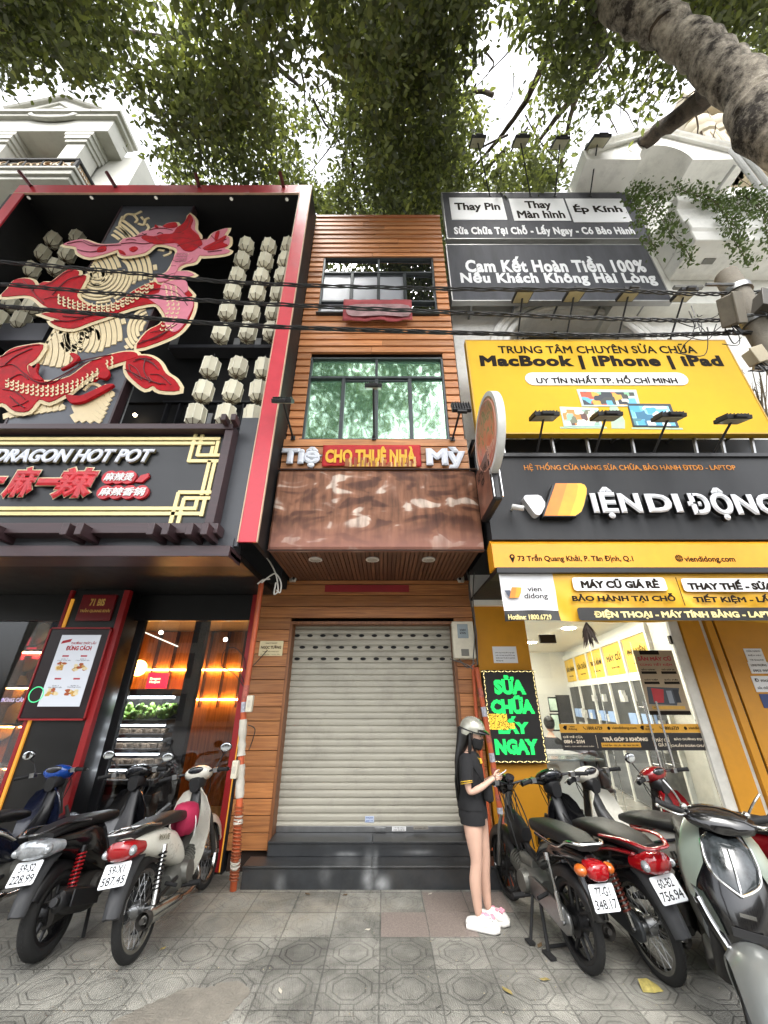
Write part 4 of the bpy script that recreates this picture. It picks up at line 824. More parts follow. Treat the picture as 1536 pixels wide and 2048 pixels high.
SG = glass('storefront_glass', (.75, .75, .75), .0, .01)
mb = MB(); mb.box(PX1+.16, -1.906, YW+.01, YW+.02, ZF+.12, 2.75); mb.box(-5.6, PX0-.28, YW+.01, YW+.02, ZF+.12, 2.75); mb.build('glass_pane', SG, rest, world=True, smooth=0)
# interior
ORG = wood('interior_wood', '#7d5128', '#a8753f', .4, axis='Z'); 
mb = MB(); mb.box(-7.4, -1.9, 8.3, 8.4, ZF, 3.1); mb.build('interior_wall', ORG, rest, world=True)
mb = MB(); mb.box(-7.4, -1.9, YW+.1, 8.3, 3.0, 3.1); mb.box(-1.95, -1.9, YW+.1, 8.3, ZF, 3.0); mb.build('interior_ceiling', mat('interior_dark', '#1d1713', .6), rest, world=True)
mb = MB()
for zz in (1.72, 2.25): mb.box(-6.5, -2.6, 8.22, 8.26, zz, zz+.03)
mb.build('cove_light', glow('orange_led', '#ffb25e', 22), rest, world=True)
mb = MB()
for k in range(8): mb.box(-4.6+k*.35, -4.58+k*.35, 8.2, 8.299, 1.6, 3.0)
mb.build('wall_batten', BRN, rest, world=True)
mb = MB(); q = onY(277, 1336, 7.2); mb.ell(q, .13, .13, .13); mb.build('globe_lamp', glow('globe_glow', '#ffc56b', 6), rest, world=True)
mb = MB()
for px, py in ((272, 1244), (451, 1279), (322, 1265)): q = onY(px, py, 6.2); mb.ell(q, .03, .03, .03)
mb.build('ceiling_spot', glow('spot_white', '#fff2dc', 8), rest, world=True)
mb = MB(); strip_px(mb, (262, 1253), (356, 1293), 6.6, .01); mb.build('ceiling_track', glow('track_glow', '#d8cdbb', 1), rest, world=True)
a, b, c, d = rectY(297, 1346, 336, 1377, 7.9); mb = MB(); mb.box(a, b, 7.85, 7.9, c, d); mb.mat(1); put_text(mb, 'Dragon\nHotpot', a+.05, b-.12, c+.08, d-.08, 7.848, depth=.003, bold=.03); mb.build('wall_screen', [glow('pink_screen', '#e0234f', .5), glow('screen_text', '#ffd9a0', 1.5)], rest, world=True, smooth=0)
fx0 = onY(200, 1480, 6.2).x; fx1 = onY(328, 1480, 6.2).x
fz = lambda py: onY(262, py, 6.2).z
mb = MB(); mb.box(fx0-.5, fx1, 6.75, 6.85, ZF, fz(1382)); mb.box(fx0-.5, fx1, 6.2, 6.75, ZF, fz(1590)); mb.box(fx0-.5, fx1, 6.15, 6.8, fz(1392), fz(1378))
frg = [1440, 1468, 1498, 1530, 1560]
for y_ in frg: mb.box(fx0-.5, fx1-.02, 6.2, 6.75, fz(y_+9), fz(y_))
fridge = mb.build('display_fridge', mat('fridge_dark', '#3b3733', .4), rest, world=True, bevel=.004)
mb = MB(); mb.box(fx0-.45, fx1-.05, 6.25, 6.35, fz(1397), fz(1392.5)); 
for y_ in frg[:-1]: mb.box(fx0-.45, fx1-.05, 6.21, 6.25, fz(y_+12), fz(y_+9.5))
mb.build('shelf_light', glow('fridge_led', '#eef6ff', 9), fridge, world=True)
mb = MB()
for i in range(120):
    x = random.uniform(fx0-.4, fx1-.06); y_ = random.uniform(6.25, 6.6); mb.ell((x, y_, fz(1440)+.03+random.uniform(0, .16)), random.uniform(.03, .07), .04, random.uniform(.02, .05), (random.uniform(0, 3), random.uniform(0, 3), 0), 6, 4)
mb.build('vegetables', mat('lettuce', '#7fa04a', .5, var=.5, scale=12), fridge, world=True, smooth=60)
mb = MB()
for y_ in frg[1:]:
    for i in range(16): x = fx0-.4+(fx1-fx0+.3)*i/15; mb.lathe([(.05, 0), (.065, .06)], (x, 6.3+.05*(i % 2), fz(y_)+.001), n=10)
mb.build('food_tubs', mat('tub_mix', '#7d6f60', .4, var=.6, scale=7), fridge, world=True)
mb = MB(); a = onY(345, 1400, 6.05); b = onY(392, 1400, 6.05); mb.box(a.x+.1, b.x-.04, 6.05, 6.15, ZF, 3.0); mb.build('interior_column', mat('column_dark', '#1f1814', .5), rest, world=True)
# gold plates wall behind the left window
sx0, sx1 = onY(18, 1380, 6.3).x-1.2, onY(108, 1380, 6.3).x+.1
mb = MB(); mb.box(sx0, sx1, 6.5, 6.55, ZF, 3.0); mb.build('plate_wall', wood('plate_wood', '#8f4a1c', '#b5682c', .4, axis='Z'), rest, world=True)
mb = MB()
for px, py in ((80, 1268), (58, 1320), (33, 1375), (10, 1455), (80, 1310), (30, 1430)):
    q = onY(px, py, 6.42); mb.lathe([(.17, 0), (.16, .02), (.10, .03), (.0, .03)], q, Matrix.Rotation(R(90), 3, 'X'), n=24, cap=False)
mb.build('gold_plate', mat('plate_gold', '#b99550', .3, .6), rest, world=True)
mb = MB()
for zz in (.9, 1.4, 1.9, 2.4): mb.box(sx0, sx1, 6.2, 6.5, zz, zz+.03)
for k in range(6): x = sx0+(sx1-sx0)*k/5; mb.box(x-.015, x+.015, 6.2, 6.5, ZF, 3.0)
mb.build('plate_shelf', BRN, rest, world=True)
mb = MB()
for zz in (.9, 1.4, 1.9, 2.4): mb.box(sx0+.1, sx1-.1, 6.24, 6.27, zz-.02, zz-.004)
mb.build('plate_light', glow('plate_led', '#ffb26a', 22), rest, world=True)
mb = MB()
for px, py in ((50, 1283), (40, 1312), (77, 1310), (62, 1303)): a, b, c, d = rectY(px-9, py-8, px+9, py+8, 6.3); mb.box(a, b, 6.28, 6.3, c, d)
mb.build('menu_card', glow('menu_red', '#d03040', .5), rest, world=True, smooth=0)
a, b, c, d = rectY(-30, 1242, 14, 1278, 5.9); mb = MB(); mb.box(a, b, 5.88, 5.9, c, d); mb.build('menu_screen', glow('menu_bluewhite', '#cfd8ff', .4), rest, world=True, smooth=0)
a, b, c, d = rectY(-20, 1392, 52, 1404, 5.8); mb = MB(); put_text(mb, 'HIỂU ĐÚNG CẢM', a, b, c, d, 5.8, depth=.004, bold=.03); mb.build('reflected_lettering', glow('reflection_glow', '#e8dcff', .4), rest, world=True, smooth=0)  # glowing letters set indoors stand in for a reflection in the glass
# address plate and menu light box
t = thing('address_plate', 'small dark red address plate with gold lettering high on the black pillar', 'sign', (-3.9, YP, 2.5))
a, b, c, d = rectY(160, 1190, 228, 1242, YP-.01); mb = MB(); mb.box(a, b, YP-.03, YP-.001, c, d); mb.build('plate', mat('plate_red', '#6d1016', .3), t, world=True, bevel=.004)
mb = MB(); w, h = b-a, d-c; put_text(mb, '71 BIS', a+w*.28, b-w*.28, c+h*.56, c+h*.84, YP-.031, depth=.003, bold=.05); put_text(mb, 'TRẦN QUANG KHẢI', a+w*.06, b-w*.06, c+h*.3, c+h*.47, YP-.031, depth=.003, bold=.04); mb.build('lettering', mat('gold_letter', '#d8b060', .3, .5), t, world=True, smooth=0)
YM = YP-.06
t = thing('menu_light_box', 'tall lit menu light box with red frame on the black pillar showing hot pot steps', 'light box', (-3.9, YM, 1.6))
x0 = onY(107, 1345, YM).x-.12; a0, b0, c0, d0 = rectY(75, 1258, 195, 1437, YM); xa, xb = onY(105, 1255, YM).x, onY(222, 1255, YM).x
mb = MB(); mb.box(xa, xb, YM, YP-.001, c0, d0); mb.build('case', mat('box_dark', '#1d1014', .3), t, world=True, bevel=.006)
mb = MB(); mb.box(xa-.02, xa, YM-.01, YM+.05, c0, d0); mb.box(xb, xb+.02, YM-.01, YM+.05, c0, d0); mb.box(xa, xb, YM-.01, YM+.05, d0, d0+.02); mb.box(xa, xb, YM-.01, YM+.05, c0-.02, c0); mb.build('frame', DRED, t, world=True)
sa, sb, sc_, sd = onY(125, 1270, YM).x, onY(203, 1270, YM).x, onY(110, 1413, YM).z, onY(160, 1270, YM).z
mb = MB(); mb.box(sa, sb, YM-.004, YM-.0005, sc_, sd); mb.build('lit_panel', glow('lit_menu', '#b4b8bf', .12), t, world=True, smooth=0)
w, h = sb-sa, sd-sc_
mb = MB(); put_text(mb, 'THƯỞNG THỨC LẨU', sa+w*.3, sb-w*.06, sd-h*.14, sd-h*.09, YM-.005, depth=.002, bold=.03, shear=.2); put_text(mb, 'ĐÚNG CÁCH', sa+w*.22, sb-w*.14, sd-h*.23, sd-h*.15, YM-.005, depth=.002, bold=.05)
for i in range(4):
    cx = sa+w*(.27 if i % 2 == 0 else .73); cz = sd-h*(.31 if i < 2 else .63); mb.box(cx-w*.08, cx+w*.08, YM-.0055, YM-.0045, cz-h*.011, cz+h*.011)
shape2d(mb, [(sa+w*.05, sd-h*.13), (sa+w*.27, sd-h*.1), (sa+w*.29, sd-h*.06), (sa+w*.07, sd-h*.09)], YM-.0045, .002, .002)
mb.build('red_print', mat('menu_red_ink', '#b02a34', .6), t, world=True, smooth=0)
mb = MB()
for i in range(4):
    cx = sa+w*(.27 if i % 2 == 0 else .73); cz = sd-h*(.47 if i < 2 else .84)
    put_text(mb, ['Bước 1\nChọn nước lẩu', 'Bước 2\nChọn nguyên liệu', 'Bước 3\nCân và tính tiền', 'Bước 4\nThưởng thức'][i], cx-w*.17, cx+w*.17, cz+h*.085, cz+h*.125, YM-.005, depth=.001)
mb.build('small_print', mat('menu_grey_ink', '#6c6f78', .6), t, world=True, smooth=0)
mb = MB()
for i in range(4):
    cx = sa+w*(.27 if i % 2 == 0 else .73); cz = sd-h*(.46 if i < 2 else .82)
    for k in range(9):
        mb.cur = k % 3; ax_, az_ = cx+random.uniform(-.13, .13)*w, cz+random.uniform(-.045, .045)*h; pts = [(ax_+w*.07*math.cos(q_)*random.uniform(.6, 1.2), az_+h*.025*math.sin(q_)*random.uniform(.6, 1.2)) for q_ in np.linspace(0, 6.28, 9)[:-1]]
        mb.prism(pts, YM-.0045-.0003*k, YM-.004)
mb.build('food_pictures', [mat('food_gold', '#c79a4a', .6), mat('food_cream', '#dccba0', .6), mat('food_red', '#a8542e', .6)], t, world=True, smooth=0)
mb = MB(); q = onY(73, 1389, YM); mb.torus((q.x, YM-.006, q.z), .085, .006, Matrix.Rotation(R(90), 3, 'X'), 28, 6); mb.build('green_ring', glow('ring_green', '#4fd08a', .2), t, world=True)
# ================================================================= WHITE VILLA behind the restaurant
VW = mat('villa_white', '#a3a29a', .7, var=.08, scale=1.2, dirt=.3, bump=.1)
v = thing('white_villa', 'white villa with pediment and square columns rising behind the red framed restaurant', 'building', (-9, 5.9, 0))
YV = 5.2; xr_ = onY(215, 262, YV).x; zl = onY(150, 262, YV).z; zc = onY(150, 232, YV).z; zap = onY(135, 203, YV).z
mb = MB(); mb.box(xr_-9, xr_, YV, 5.9, zl, zc); mb.box(xr_-9, xr_+.12, YV-.1, 5.95, zc-.28, zc-.14); mb.box(xr_-9, xr_+.2, YV-.16, 5.98, zc-.14, zc+.0)
xa_, xp, xb_ = onY(20, 228, YV).x, onY(133, 203, YV).x, onY(205, 228, YV).x
mb.prism([(xa_, zc+.001), (xb_-.1, zc+.001), (xb_-.1, zc+.12), (xp, zap), (xa_, zc+.12)], YV-.05, 6.2)
mb.tube([(xa_-.1, YV-.08, zc+.16), (xp, YV-.08, zap+.03), (xb_, YV-.08, zc+.16)], .09, 6); mb.tube([(xa_+.5, YV-.06, zc-.02), (xp, YV-.06, zap-.35), (xb_-.7, YV-.06, zc-.02)], .05, 6)
q = onY(112, 236, YV); mb.lathe([(.75, 0), (.75, .1), (.6, .12), (.6, .06)], (q.x, YV-.02, q.z), Matrix.Rotation(R(90), 3, 'X') @ Matrix.Diagonal((1, .42, 1)), n=32)
mb.build('pediment', VW, v, world=True, bevel=.015)
mb = MB(); mb.box(xr_-9, xr_+.6, 5.88, 12, 0, zl+.2); mb.build('wall', VW, v, world=True)
zb2 = onY(70, 345, 5.0).z
for px in (168, 15, -150):
    q = onY(px, 285, 5.42).x; mb = MB(); mb.box(q-.26, q+.26, 5.3, 5.82, zb2, zl-.5); mb.box(q-.31, q+.31, 5.25, 5.85, zl-.5, zl-.36); mb.box(q-.36, q+.36, 5.22, 5.87, zl-.36, zl-.18); mb.box(q-.41, q+.41, 5.21, 5.875, zl-.18, zl-.001); mb.build('column', VW, v, world=True, bevel=.01)
xbal = onY(143, 338, 4.9).x
mb = MB(); mb.box(xbal-9, xbal, 4.95, 5.88, zb2-.45, zb2-.3); mb.box(xbal-9, xbal+.05, 4.9, 5.879, zb2-.3, zb2-.1); mb.box(xbal-9, xbal+.1, 4.86, 5.878, zb2-.1, zb2); mb.build('balcony', VW, v, world=True, bevel=.015)
mb = MB(); zr = onY(150, 318, 4.9).z; mb.box(xbal-9, xbal+.05, 4.88, 4.95, zr-.06, zr); mb.box(xbal-.02, xbal+.05, 4.95, 5.85, zr-.06, zr); mb.box(xbal-.02, xbal+.05, 4.89, 4.95, zb2, zr-.06); mb.box(xbal-9, xbal-.02, 4.9, 4.94, zb2+.05, zb2+.1); mb.box(xbal, xbal+.04, 4.95, 5.85, zb2+.05, zb2+.1)
for k in range(14): x = xbal-.4-k*.45; mb.box(x-.02, x+.02, 4.9, 4.94, zb2+.1, zr-.06)
rail = mb.build('railing', BLACKM, v, world=True)
mb = MB()
for k in range(40): a = xbal-.1-k*.16; z_ = (zb2+zr)/2; mb.torus((a, 4.925, z_+random.uniform(-.06, .06)), random.uniform(.05, .1), .016, (R(90), 0, 0), 12, 5)
for k in range(10): mb.torus((xbal+.02, 5.0+k*.08, (zb2+zr)/2), .08, .014, (0, R(90), 0), 12, 5)
mb.build('scrollwork', mat('old_brass', '#8a7355', .4, .4), rail, world=True)
mb = MB(); q = onY(112, 310, 5.87); mb.prism([(q.x-.28, q.z-1.4), (q.x+.28, q.z-1.4)]+[(q.x+.28*math.cos(a), q.z-.1+.3*math.sin(a)) for a in np.linspace(0, math.pi, 13)], 5.86, 5.879); mb.build('arched_door', mat('door_ochre', '#8a5a2a', .6), v, world=True)
# ================================================================= PHONE REPAIR SHOP and white house (right)
SHY = mat('shop_yellow', '#c2850f', .5, var=.06, dirt=.12); YEL = mat('billboard_yellow', '#d6ab2c', .7, spec=.2, var=.07, scale=1.2); DGR = mat('billboard_grey', '#4a4b50', .7, spec=.2, var=.26, scale=1.5, stretch=(3, 1, .5)); ORA = mat('fascia_orange', '#e39a1e', .4, var=.05, dirt=.08)
DTX = mat('dark_print', '#241f1a', .8, spec=.1); PW = mat('print_white', '#dfe0e2', .55, var=.03); WSH = mat('house_white', '#ecebe6', .75, var=.08, scale=1.2, dirt=.35, bump=.15)
shop = thing('phone_shop', 'phone repair shop with yellow walls and glass front under a white house facade', 'building', (3, 5.6, 0))
YB = 4.95
# --- white upper house
mb = MB(); arc = [(3.5+1.3*math.cos(a), 7.21+1.3*math.sin(a)) for a in np.linspace(math.pi, 0, 25)]
outer = [(1.28, 4.5), (2.2, 4.5), (2.2, 7.21)]+arc+[(4.8, 4.5), (9.5, 4.5), (9.5, 9.35), (1.28, 9.35)]
mb.prism(outer, YB, 5.5); mb.box(1.28, 9.5, 5.8, 12, 3.06, 9.3); mb.box(1.28, 9.5, 5.5, 5.81, 2.95, 4.52); mb.build('wall', WSH, shop, world=True, smooth=0)
mb = MB()
for rr_a, th in ((1.34, .06), (1.46, .05), (1.56, .07)):
    mb.tube([(3.5+rr_a*math.cos(a), YB-.015, 7.21+rr_a*math.sin(a)) for a in np.linspace(math.pi*1.0, 0, 33)], th, 8)
for s_ in (-1, 1):
    for rr_a, th in ((1.34, .06), (1.46, .05), (1.56, .07)): mb.tube([(3.5+s_*rr_a, YB-.015, 7.21), (3.5+s_*rr_a, YB-.015, 5.2)], th, 8)
mb.build('arch_moulding', WSH, shop, world=True)
mb = MB(); mb.box(2.2, 4.8, 5.5, 5.52, 4.6, 8.6); mb.build('arch_window', mat('arch_dark', '#3a3c3d', .3), shop, world=True)
mb = MB()
for x in (2.8, 3.5, 4.2): mb.box(x-.03, x+.03, 5.45, 5.5, 4.6, 8.5)
mb.box(2.2, 4.8, 5.45, 5.5, 7.15, 7.22); mb.build('window_bar', BLACK, shop, world=True)
mb = MB(); mb.box(3.2, 9.5, 5.6, 8, 9.3, 10.6); mb.build('rear_wall', mat('rear_pink', '#b59488', .8, var=.1, dirt=.4), shop, world=True)
# --- upper villa: balcony and pediment loggia
vil = thing('balcony_house', 'white house with curved balcony, trailing vines and arched pediment above the dark billboards', 'building', (6.5, 4.7, 0))
YP_ = 4.0; zb = onY(1230, 319, YP_).z
x0, x1, xa_, xb_ = onY(1173, 318, YP_).x, onY(1500, 322, YP_).x, onY(1283, 320, YP_).x, onY(1388, 322, YP_).x
xc = (xa_+xb_)/2; rw = (xb_-xa_)/2
def ring(z0): return [(xc+rw*math.cos(a), z0+.62*math.sin(a)) for a in np.linspace(math.pi, 0, 17)]
zt1 = onY(1190, 300, YP_).z; zap = onY(1308, 263, YP_).z; xap = onY(1308, 265, YP_).x
mb = MB()
face = [(x0, zb), (xa_, zb)]+ring(zb)+[(xb_, zb), (x1, zb), (x1, zt1), (x1-.35, zt1+.05), (xap, zap), (x0+.2, zt1+.05), (x0, zt1)]
mb.prism(face, YP_, 5.4); mb.build('pediment', WSH, vil, world=True, smooth=30)
mb = MB()
for o_, r_ in ((.06, .07), (-.16, .045)): mb.tube([(x0+.1, YP_-.03, zt1+o_), (xap, YP_-.03, zap+o_), (x1-.2, YP_-.03, zt1+o_)], r_, 8)
mb.build('cornice', WSH, vil, world=True)
mb = MB(); mb.box(x0-.05, 10, 4.62, 12, 8.2, zb+.3); mb.build('wall', mat('loggia_white', '#e0e0d9', .8, var=.12, scale=.9, dirt=.3, bump=.1), vil, world=True)
xbl = onY(1392, 480, 3.9).x; zbb = onY(1392, 480, 3.9).z
mb = MB(); cur = [(3.9, 0), (3.9, .25), (3.86, .3), (3.86, .55), (3.92, .6), (3.92, 1.0), (3.82, 1.08), (3.82, 1.25), (4.05, 1.25), (4.05, .3), (4.62, .3), (4.62, 0)]
secs = []
mb.prismx([(y, zbb+z) for y, z in cur], xbl, 10); mb.box(xbl-.001, xbl+.16, 4.055, 4.62, zbb+.302, zbb+1.22)
mb.build('balcony', WSH, vil, world=True, bevel=.02)
mb = MB(); mb.box(xbl-.3, xbl+.2, 4.3, 4.36, zbb-.65, zbb-.6); q = onY(1410, 498, 4.2); mb.box(q.x-.1, q.x+.1, 4.2, 4.3, zbb-.02, zbb-.005); mb.build('light_fitting', mat('fitting_grey', '#77766f', .5), vil, world=True)
mb = MB(); 
for p in (((1462, 300), (1545, 410), 3.9), ((1472, 290), (1550, 385), 3.95)): mb.tube([onY(*p[0], p[2]), onY(*p[1], p[2])], .05, 8)
mb.tube([onY(1470, 330, 4.05), onY(1430, 385, 4.5)], .035, 6); mb.build('stair_rail', mat('rail_white', '#a9aaa8', .5), vil, world=True)
# --- vines
LEAFV = mat('vine_leaf', '#55692c', .6, var=.5, scale=14); STEMV = mat('vine_stem', '#4a3d25', .8)
def vine(lab, strands, seed):
    rv = random.Random(seed); p0 = strands[0][0]; t = thing('hanging_vine', lab, 'plant', onY(*p0, 3.9), group='vines trailing from the white house balcony'); st = MB(); lf = MB()
    for s in strands:
        P = spline3([onY(x, y, 3.72+.12*rv.random()) for x, y in s], 8); st.tube(P, .006, 4)
        for i, p in enumerate(P):
            for k in range(8):
                u = 1-.55*i/len(P); c = p+Vector((rv.gauss(0, .11*u), rv.gauss(0, .08), rv.gauss(0, .10)*u)); a = rv.uniform(.022, .05); e = Euler((rv.uniform(-1, 1), rv.uniform(-1, 1), rv.uniform(0, 6.28))).to_matrix()
                lf.add([c+e@Vector(q) for q in ((-a, 0, 0), (-.2*a, a*.5, .1*a), (a, 0, -.1*a), (-.2*a, -a*.5, .1*a))], [(0, 1, 2, 3)])
    st.build('stem', STEMV, t, world=True); o = lf.build('foliage', LEAFV, t, world=True, smooth=0, recalc=False)
vine('green vine trailing from the planter ledge beside the dark billboard', [[(1278, 372), (1268, 400), (1290, 440), (1300, 480), (1312, 495)], [(1285, 380), (1300, 410), (1325, 440), (1345, 470), (1372, 500), (1382, 520)], [(1262, 385), (1275, 395), (1310, 392), (1330, 400)], [(1275, 392), (1280, 420), (1276, 450)], [(1300, 385), (1335, 430), (1350, 465)]], 1)
vine('green vine spilling over the middle of the balcony front', [[(1350, 372), (1375, 385), (1420, 400), (1450, 430), (1462, 470), (1480, 500), (1500, 530)], [(1360, 380), (1410, 390), (1440, 410), (1470, 440), (1480, 480)], [(1390, 390), (1430, 405), (1470, 395), (1500, 400)], [(1420, 395), (1455, 425), (1470, 460), (1490, 505)], [(1440, 395), (1480, 410), (1500, 440)]], 2)
vine('green vine over the far right end of the balcony front', [[(1470, 385), (1500, 400), (1530, 430), (1545, 470)], [(1500, 395), (1520, 410), (1540, 440)], [(1510, 400), (1530, 450), (1538, 500)], [(1480, 390), (1520, 395), (1560, 400)]], 3)
# --- ornate far building
far = thing('ornate_building', 'beige ornate building with fluted columns and arch far above the balcony house', 'building', (13, 6.6, 0)); BE = mat('old_beige_stone', '#b3a893', .8, var=.15, scale=1.5, dirt=.5, bump=.3); YO = 6.0
def zo(y): return onY(1450, y, YO).z
xo = onY(1385, 225, YO).x
mb = MB(); mb.box(xo, xo+9, YO+.5, 14, 0, zo(318))
for y0, y1, d in ((214, 203, .5), (221, 214, .4), (229, 221, .35), (236, 229, .5), (252, 236, .15), (258, 252, .3)): mb.box(xo-d*.5, xo+9, YO-d*.6, YO+2, zo(y0), zo(y1)-.004)
mb.build('cornice', BE, far, world=True, bevel=.03)
mb = MB()
for k in range(16): mb.torus((xo+.5+k*.55, YO-.22, zo(221)), .2, .04, (R(90), 0, 0), 14, 5)
mb.build('festoon', BE, far, world=True)
xk = onY(1470, 285, YO).x; za, zc_ = zo(312), zo(262)
ar = [(xk+1.9+1.9*math.cos(a), za+(zc_-za-.2)*.55*(.4+math.sin(a))) for a in np.linspace(math.pi, 0, 17)]
mb = MB(); mb.prism([(xo+.2, za-1), (xk, za-1)]+ar+[(xk+3.8, za-1), (xo+9, za-1), (xo+9, zc_+.3), (xo+.2, zc_+.3)], YO+.3, YO+.9); mb.tube([(p[0], YO+.28, p[1]) for p in ar], .12, 6); mb.build('arch', BE, far, world=True, smooth=30)
for px in (1410, 1440):
    q = onY(px, 280, YO).x; mb = MB(); prof = [(.34, za-1.2), (.34, zc_-.65), (.40, zc_-.6), (.44, zc_-.4), (.38, zc_-.3), (.46, zc_-.15), (.46, zc_+.1)]; mb.lathe(prof, (q, YO+.05, 0), n=14)
    for k in range(14): a = 2*math.pi*k/14; mb.tube([(q+.35*math.cos(a), YO+.05+.35*math.sin(a), za-1.2), (q+.35*math.cos(a), YO+.05+.35*math.sin(a), zc_-.8)], .045, 5)
    mb.build('column', BE, far, world=True)
mb = MB()
for y0, y1, d in ((330, 322, .3), (322, 315, .45), (315, 312, .3)): mb.box(xk-.5, xo+9, YO-d, YO+1, zo(y0), zo(y1)-.004)
mb.build('balustrade', BE, far, world=True, bevel=.03)
# --- billboards
def billboard(lab, x0, x1, z0, z1, Y, face, edge, dd=.1):
    t = thing('billboard', lab, 'billboard', ((x0+x1)/2, Y, z0)); mb = MB(); mb.box(x0+.015, x1-.015, Y, Y+dd-.02, z0+.015, z1-.015); mb.build('face', face, t, world=True, smooth=0)
    mb = MB()
    for a in ((x0, x1, z0, z0+.02), (x0, x1, z1-.02, z1), (x0, x0+.02, z0+.02, z1-.02), (x1-.02, x1, z0+.02, z1-.02)): mb.box(a[0], a[1], Y-.006, Y+dd, a[2], a[3])
    mb.build('edge', edge, t, world=True); mb = MB()
    for k in range(5): x = x0+(x1-x0)*(k+.5)/5; mb.box(x-.02, x+.02, Y+dd+.001, Y+dd+.04, z0+.05, z1-.05); mb.box(x-.015, x+.015, Y+dd+.04, YB+.02, z0+.1, z0+.13)
    mb.build('rear_frame', STEEL, t, world=True); return t
EDG = mat('board_edge', '#9a9a98', .4, .5)
Y1 = 4.5; q = onY(885, 383, Y1); xl1 = (q.x+onY(890, 475, Y1).x)/2; xr1 = (onY(1255, 390, Y1).x+onY(1310, 482, Y1).x)/2; zt1_, zb1 = onY(1000, 385, Y1).z, onY(1000, 478, Y1).z
t = billboard('dark grey topmost billboard with three white panels of repair services', xl1, xr1, zb1, zt1_, Y1, DGR, EDG)
mb = MB(); mt_ = MB()
for s, q in (('Thay Pin', (898, 396, 1012, 440)), ('Thay\nMàn hình', (1020, 398, 1137, 442)), ('Ép Kính', (1136, 398, 1256, 445))):
    a, b, c, d = rectY(*q, Y1); a += .03; b -= .03; mb.box(a, b, Y1-.008, Y1-.001, c, d); w, h = b-a, d-c
    put_text(mt_, s, a+w*.08, b-w*.08, c+h*(.32 if '\n' not in s else .1), d-h*(.25 if '\n' not in s else .12), Y1-.009, depth=.003, bold=.035)
mb.build('white_panel', PW, t, world=True, smooth=0); mt_.build('dark_lettering', DTX, t, world=True, smooth=0)
mb = MB(); px_text(mb, 'Sửa Chữa Tại Chỗ - Lấy Ngay - Có Bảo Hành', 908, 450, 1268, 473, Y1-.001, depth=.004, bold=.045, space=1.1); mb.build('lettering', PW, t, world=True, smooth=0)
xl2 = (onY(890, 490, Y1).x+onY(905, 600, Y1).x)/2; xr2 = (onY(1298, 497, Y1).x+onY(1342, 603, Y1).x)/2
t = billboard('dark grey billboard with white lettering promising a full refund, second from the top', xl2, xr2, onY(1000, 602, Y1).z, onY(1000, 489, Y1).z, Y1, DGR, EDG)
mb = MB(); px_text(mb, 'Cam Kết Hoàn Tiền 100%', 930, 513, 1288, 545, Y1-.001, depth=.005, bold=.045, space=1.1); px_text(mb, 'Nếu Khách Không Hài Lòng', 921, 540, 1311, 572, Y1-.001, depth=.005, bold=.045, space=1.1); mb.build('lettering', PW, t, world=True, smooth=0)
Y3 = 4.3; xl3 = 1.286; xr3 = 5.41; zt3, zb3 = onY(1000, 680, Y3).z, onY(1000, 868, Y3).z
t = billboard('large yellow billboard with dark lettering and laptop pictures above the black shop fascia', xl3, xr3, zb3, zt3, Y3, YEL, mat('yellow_edge', '#b8901e', .5))
mb = MB(); px_text(mb, 'TRUNG TÂM CHUYÊN SỬA CHỮA', 996, 687, 1391, 707, Y3-.001, depth=.004, bold=.025); px_text(mb, 'MacBook | iPhone | iPad', 960, 711, 1445, 739, Y3-.001, depth=.004, bold=.055, space=1.1); px_text(mb, 'UY TÍN NHẤT TP. HỒ CHÍ MINH', 1072, 750, 1353, 767, Y3-.012, depth=.004, bold=.03); mb.build('lettering', DTX, t, world=True, smooth=0)
a, b, c, d = rectY(1050, 746, 1375, 771, Y3); r_ = (d-c)/2; cap = [(b-r_+r_*math.cos(x), (c+d)/2+r_*math.sin(x)) for x in np.linspace(-math.pi/2, math.pi/2, 9)]+[(a+r_+r_*math.cos(x), (c+d)/2+r_*math.sin(x)) for x in np.linspace(math.pi/2, 1.5*math.pi, 9)]
mb = MB(); mb.prism(cap, Y3-.010, Y3-.001); mb.build('white_pill', PW, t, world=True, smooth=0)
def screen_mat(nm, cols, sc=6):
    m = bpy.data.materials.new(nm); tr, b = nodes(m); N = tr.nodes; L = tr.links; tc = N.new('ShaderNodeTexCoord'); vo = N.new('ShaderNodeTexVoronoi'); vo.distance = 'CHEBYCHEV'; vo.inputs['Scale'].default_value = sc; L.new(tc.outputs['Object'], vo.inputs['Vector'])
    sp = N.new('ShaderNodeSeparateColor'); L.new(vo.outputs['Color'], sp.inputs[0]); rp = N.new('ShaderNodeValToRGB'); rp.color_ramp.interpolation = 'CONSTANT'
    e = rp.color_ramp.elements; e[0].color = (*lin(cols[0]), 1); e[1].position = 1-1/len(cols); e[1].color = (*lin(cols[-1]), 1)
    for i, c in enumerate(cols[1:-1]): q = e.new((i+1)/len(cols)); q.color = (*lin(c), 1)
    L.new(sp.outputs[0], rp.inputs[0]); L.new(rp.outputs[0], b.inputs['Base Color']); b.inputs['Roughness'].default_value = .5; return m
def pxq(mb, pts, Y, y1): mb.prism([(q.x, q.z) for q in (onY(x, y, Y) for x, y in pts)], Y-y1, Y-.0005)
PC = lambda x, y: (860+x/2.272, 360+y/2.272)
